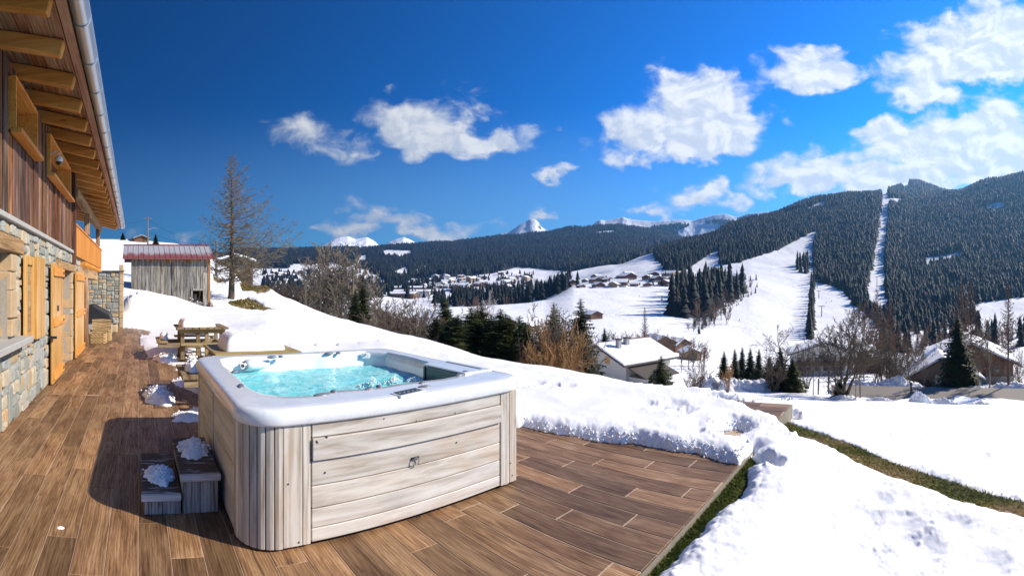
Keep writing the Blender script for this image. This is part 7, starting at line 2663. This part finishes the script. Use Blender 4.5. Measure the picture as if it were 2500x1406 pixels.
# chalet and garage at right
p = at(2368, 948, 73)
house('chalet', (p.x, p.y, -12.2), -(2368 - X0) / F + .06, 13.4, 15.5, 2.3, 2.9, W_BROWN, 'large dark chalet with a wide snow roof at the right edge behind the road', 'chalet', None, over=1.3, snow=.4, wins=4, low=.2)
p = at(2300, 950, 63)
gh = house('garage', (p.x, p.y, -12.0), -(2300 - X0) / F + .1, 9.2, 8.0, 1.9, 2.4, plain('brown_stone', (0.24, 0.18, 0.14), .9, var=.4, scale=5), 'stone garage with a steep snow roof and pale pillar in front of the chalet', 'garage', None, over=1.1, snow=.3, wins=0, balcony=False)
MB().bx(-.9, .1, -.25, -.02, -1, 2.2).build('pillar', PLAST, gh, bevel=.03)
mb = MB().prism([(x, z) for x, z in [(-3.6, -1), (-1.4, -1), (-1.4, 1.0), (-1.8, 1.5), (-2.5, 1.7), (-3.2, 1.5), (-3.6, 1.0)]], 0, .2)
mb.v = [(v[0], -.1 + v[2] * .5 - .12, v[1]) for v in mb.v]
mb.build('door', ROOFW, gh)
MB().bx(1.0, 3.6, -.12, .02, -.6, 1.3).build('door', W_RED, gh)

# house, fence, pole and barn on the hill at left
W_DARK = wood('dark_chalet_wood', (0.03, 0.018, 0.012), (0.075, 0.045, 0.028), (0.13, 0.085, 0.055), 'Z', .25, 0.8, .2)
p = at(574, 664, 74)
house('chalet', (p.x, p.y, ground_at(574, 74) - .1), -(574 - X0) / F + .12, 5.6, 4, 1.7, .8, W_DARK, 'low dark wooden chalet under thick snow behind the larch', 'chalet', None, over=.6, snow=.45, wins=2)
fe_ = empty('fence', tuple(at(615, 668, 54)))
fe_.location.z = ground_at(615, 54)
tag(fe_, 'weathered picket fence on the brown mound behind the larch', 'fence')
for k in range(18):
    MB().bx(-1.35 + k * .15, -1.24 + k * .15, -.03, .0, -.1, .75 + R.uniform(-.05, .05)).build('picket', SHEDW, fe_, rnd=R.random())
for z in (.2, .55):
    MB().bx(-1.4, 1.4, .003, .05, z, z + .08).build('rail', SHEDW, fe_, rnd=R.random())
p = at(345, 587, 86)
house('barn', (p.x, p.y, ground_at(345, 86) - .6), -(345 - X0) / F + .3, 2.7, 4, 1.2, .5, W_BROWN, 'tiny brown barn on the hilltop above the shed', 'barn', None, over=.3, snow=.0 + .05, wins=0, balcony=False)
p = at(300, 588, 80)
POLEW = plain('pole_wood', (0.16, 0.13, 0.11), .9)


def pole(px, top, r, label, arm=True):
    z = ground_at(px, r)
    p = at(px, top, r)
    t_ = empty('utility_pole', (p.x, p.y, z))
    tag(t_, label, 'pole')
    H = p.z - z
    MB().tube([(0, 0, -.3), (0, 0, H)], [.14, .10], 8).build('post', POLEW, t_)
    if arm:
        MB().bx(-.7, .7, -.05, .05, H - .35, H - .25).build('crossarm', POLEW, t_)
        MB().tube([(0, 0, H * .55), (.9, 0, H * .62), (1.3, 0, H * .60)], .04, 6).build('lamp_arm', STEEL, t_)
        blob((1.45, 0, H * .59), (.25, .12, .07)).build('lamp_head', GREY_PL, t_)
    return p


pa = pole(361, 529, 80, 'tall utility pole with a street lamp on the hilltop above the shed')
pb = pole(528, 588, 50, 'thin dark pole beside the right gable of the shed', False)
for (a, b_, sag, lb) in ((Vector((pa.x, pa.y, pa.z - .3)), at(240, 545, 60), .5, 'power line running left from the hilltop pole'), (Vector((pa.x, pa.y, pa.z - .3)), at(528, 592, 50), .9, 'power line running right from the hilltop pole behind the shed'), (Vector((pa.x + .3, pa.y, pa.z - 2.6)), at(528, 600, 50), .5, 'lower power line between the hilltop pole and the dark pole')):
    pts = [a.lerp(b_, k / 16) - Vector((0, 0, sag * 4 * (k / 16) * (1 - k / 16))) for k in range(17)]
    tag(MB().tube(pts, .016, 4).build('power_line', BLACK, None), lb, 'power line')

# ------------------------------------------------------------------ ski lift and skiers
PYL = plain('lift_steel', (0.20, 0.22, 0.24), .5, .5)
for i, (px, base, top, r) in enumerate([(2141, 704, 676, 570), (2146, 640, 612, 760), (2145, 596, 574, 900), (2150, 562, 541, 1030), (2156, 530, 513, 1180), (1995, 700, 679, 560), (1999, 722, 704, 500), (2006, 770, 745, 400)]):
    z = ground_at(px, r)
    p = at(px, base, r)
    h = (base - top) / F * r
    t_ = empty('lift_pylon', (p.x, p.y, z), -(px - X0) / F)
    tag(t_, 'steel lift pylon on the narrow white track up the mountain' if i < 5 else 'steel lift pylon beside the tree line on the piste', 'lift pylon', 'lift pylons on the mountain track' if i < 5 else 'lift pylons on the piste')
    MB().tube([(0, 0, -1), (0, 0, h)], [.45, .3], 6).build('mast', PYL, t_)
    MB().bx(-2.6, 2.6, -.25, .25, h - .5, h).build('crossarm', PYL, t_)


def skier(px, r, jacket, label, lean=0.15):
    z = ground_at(px, r) + 0.05
    p = at(px, YH, r)
    t_ = empty('person', (p.x, p.y, z), R.uniform(0, 6.28))
    tag(t_, label, 'person', None)
    me = bpy.data.meshes.new('body')
    J = [(0, 0, .92), (0, lean * .5, 1.15), (0, lean, 1.42), (0, lean * 1.15, 1.52), (0, lean * 1.2, 1.68), (-.22, lean, 1.38), (-.34, lean + .16, 1.12), (-.30, lean + .38, 1.0), (.22, lean, 1.38), (.34, lean + .16, 1.12), (.30, lean + .38, 1.0), (-.12, 0, .88), (-.14, .12, .48), (-.14, -.02, .06), (.12, 0, .88), (.14, .12, .48), (.14, -.02, .06), (-.14, .14, .05), (.14, .14, .05)]
    E = [(0, 1), (1, 2), (2, 3), (3, 4), (2, 5), (5, 6), (6, 7), (2, 8), (8, 9), (9, 10), (0, 11), (11, 12), (12, 13), (0, 14), (14, 15), (15, 16), (13, 17), (16, 18)]
    me.from_pydata(J, E, [])
    me.materials.append(jacket)
    o = bpy.data.objects.new('body', me)
    link(o, t_)
    sk = o.modifiers.new('skin', 'SKIN')
    rad = [.15, .15, .17, .06, .11, .09, .06, .05, .09, .06, .05, .10, .075, .06, .10, .075, .06, .05, .05]
    for v, r_ in zip(me.skin_vertices[0].data, rad):
        v.radius = (r_, r_)
    me.skin_vertices[0].data[0].use_root = True
    o.modifiers.new('sub', 'SUBSURF').levels = 1
    for s in (-.14, .14):
        MB().bx(s - .05, s + .05, -.75, .85, -.02, .01).build('ski', DARK_PL, t_)
    for s in (-.32, .32):
        MB().tube([(s, lean + .38, 1.0), (s * 1.3, lean + .15, 0)], .012, 4).build('ski_pole', DARK_PL, t_)
    return t_


JR = plain('red_cloth', (0.45, 0.04, 0.04), .8); JB = plain('dark_cloth', (0.03, 0.035, 0.05), .8); JN = plain('blue_cloth', (0.05, 0.10, 0.25), .8)
for (px, r, j, lb) in [(1805, 330, JR, 'skier in red standing near the foot of the piste'), (2017, 470, JB, 'dark dressed skier on the piste right of the tree line'), (2030, 480, JB, 'second dark dressed skier right of the tree line'), (1880, 640, JR, 'skier in red far up the middle of the piste'), (1893, 760, JN, 'skier in blue high on the piste'), (1561, 440, JB, 'dark figure walking on the open snow hill')]:
    skier(px, r, j, lb)
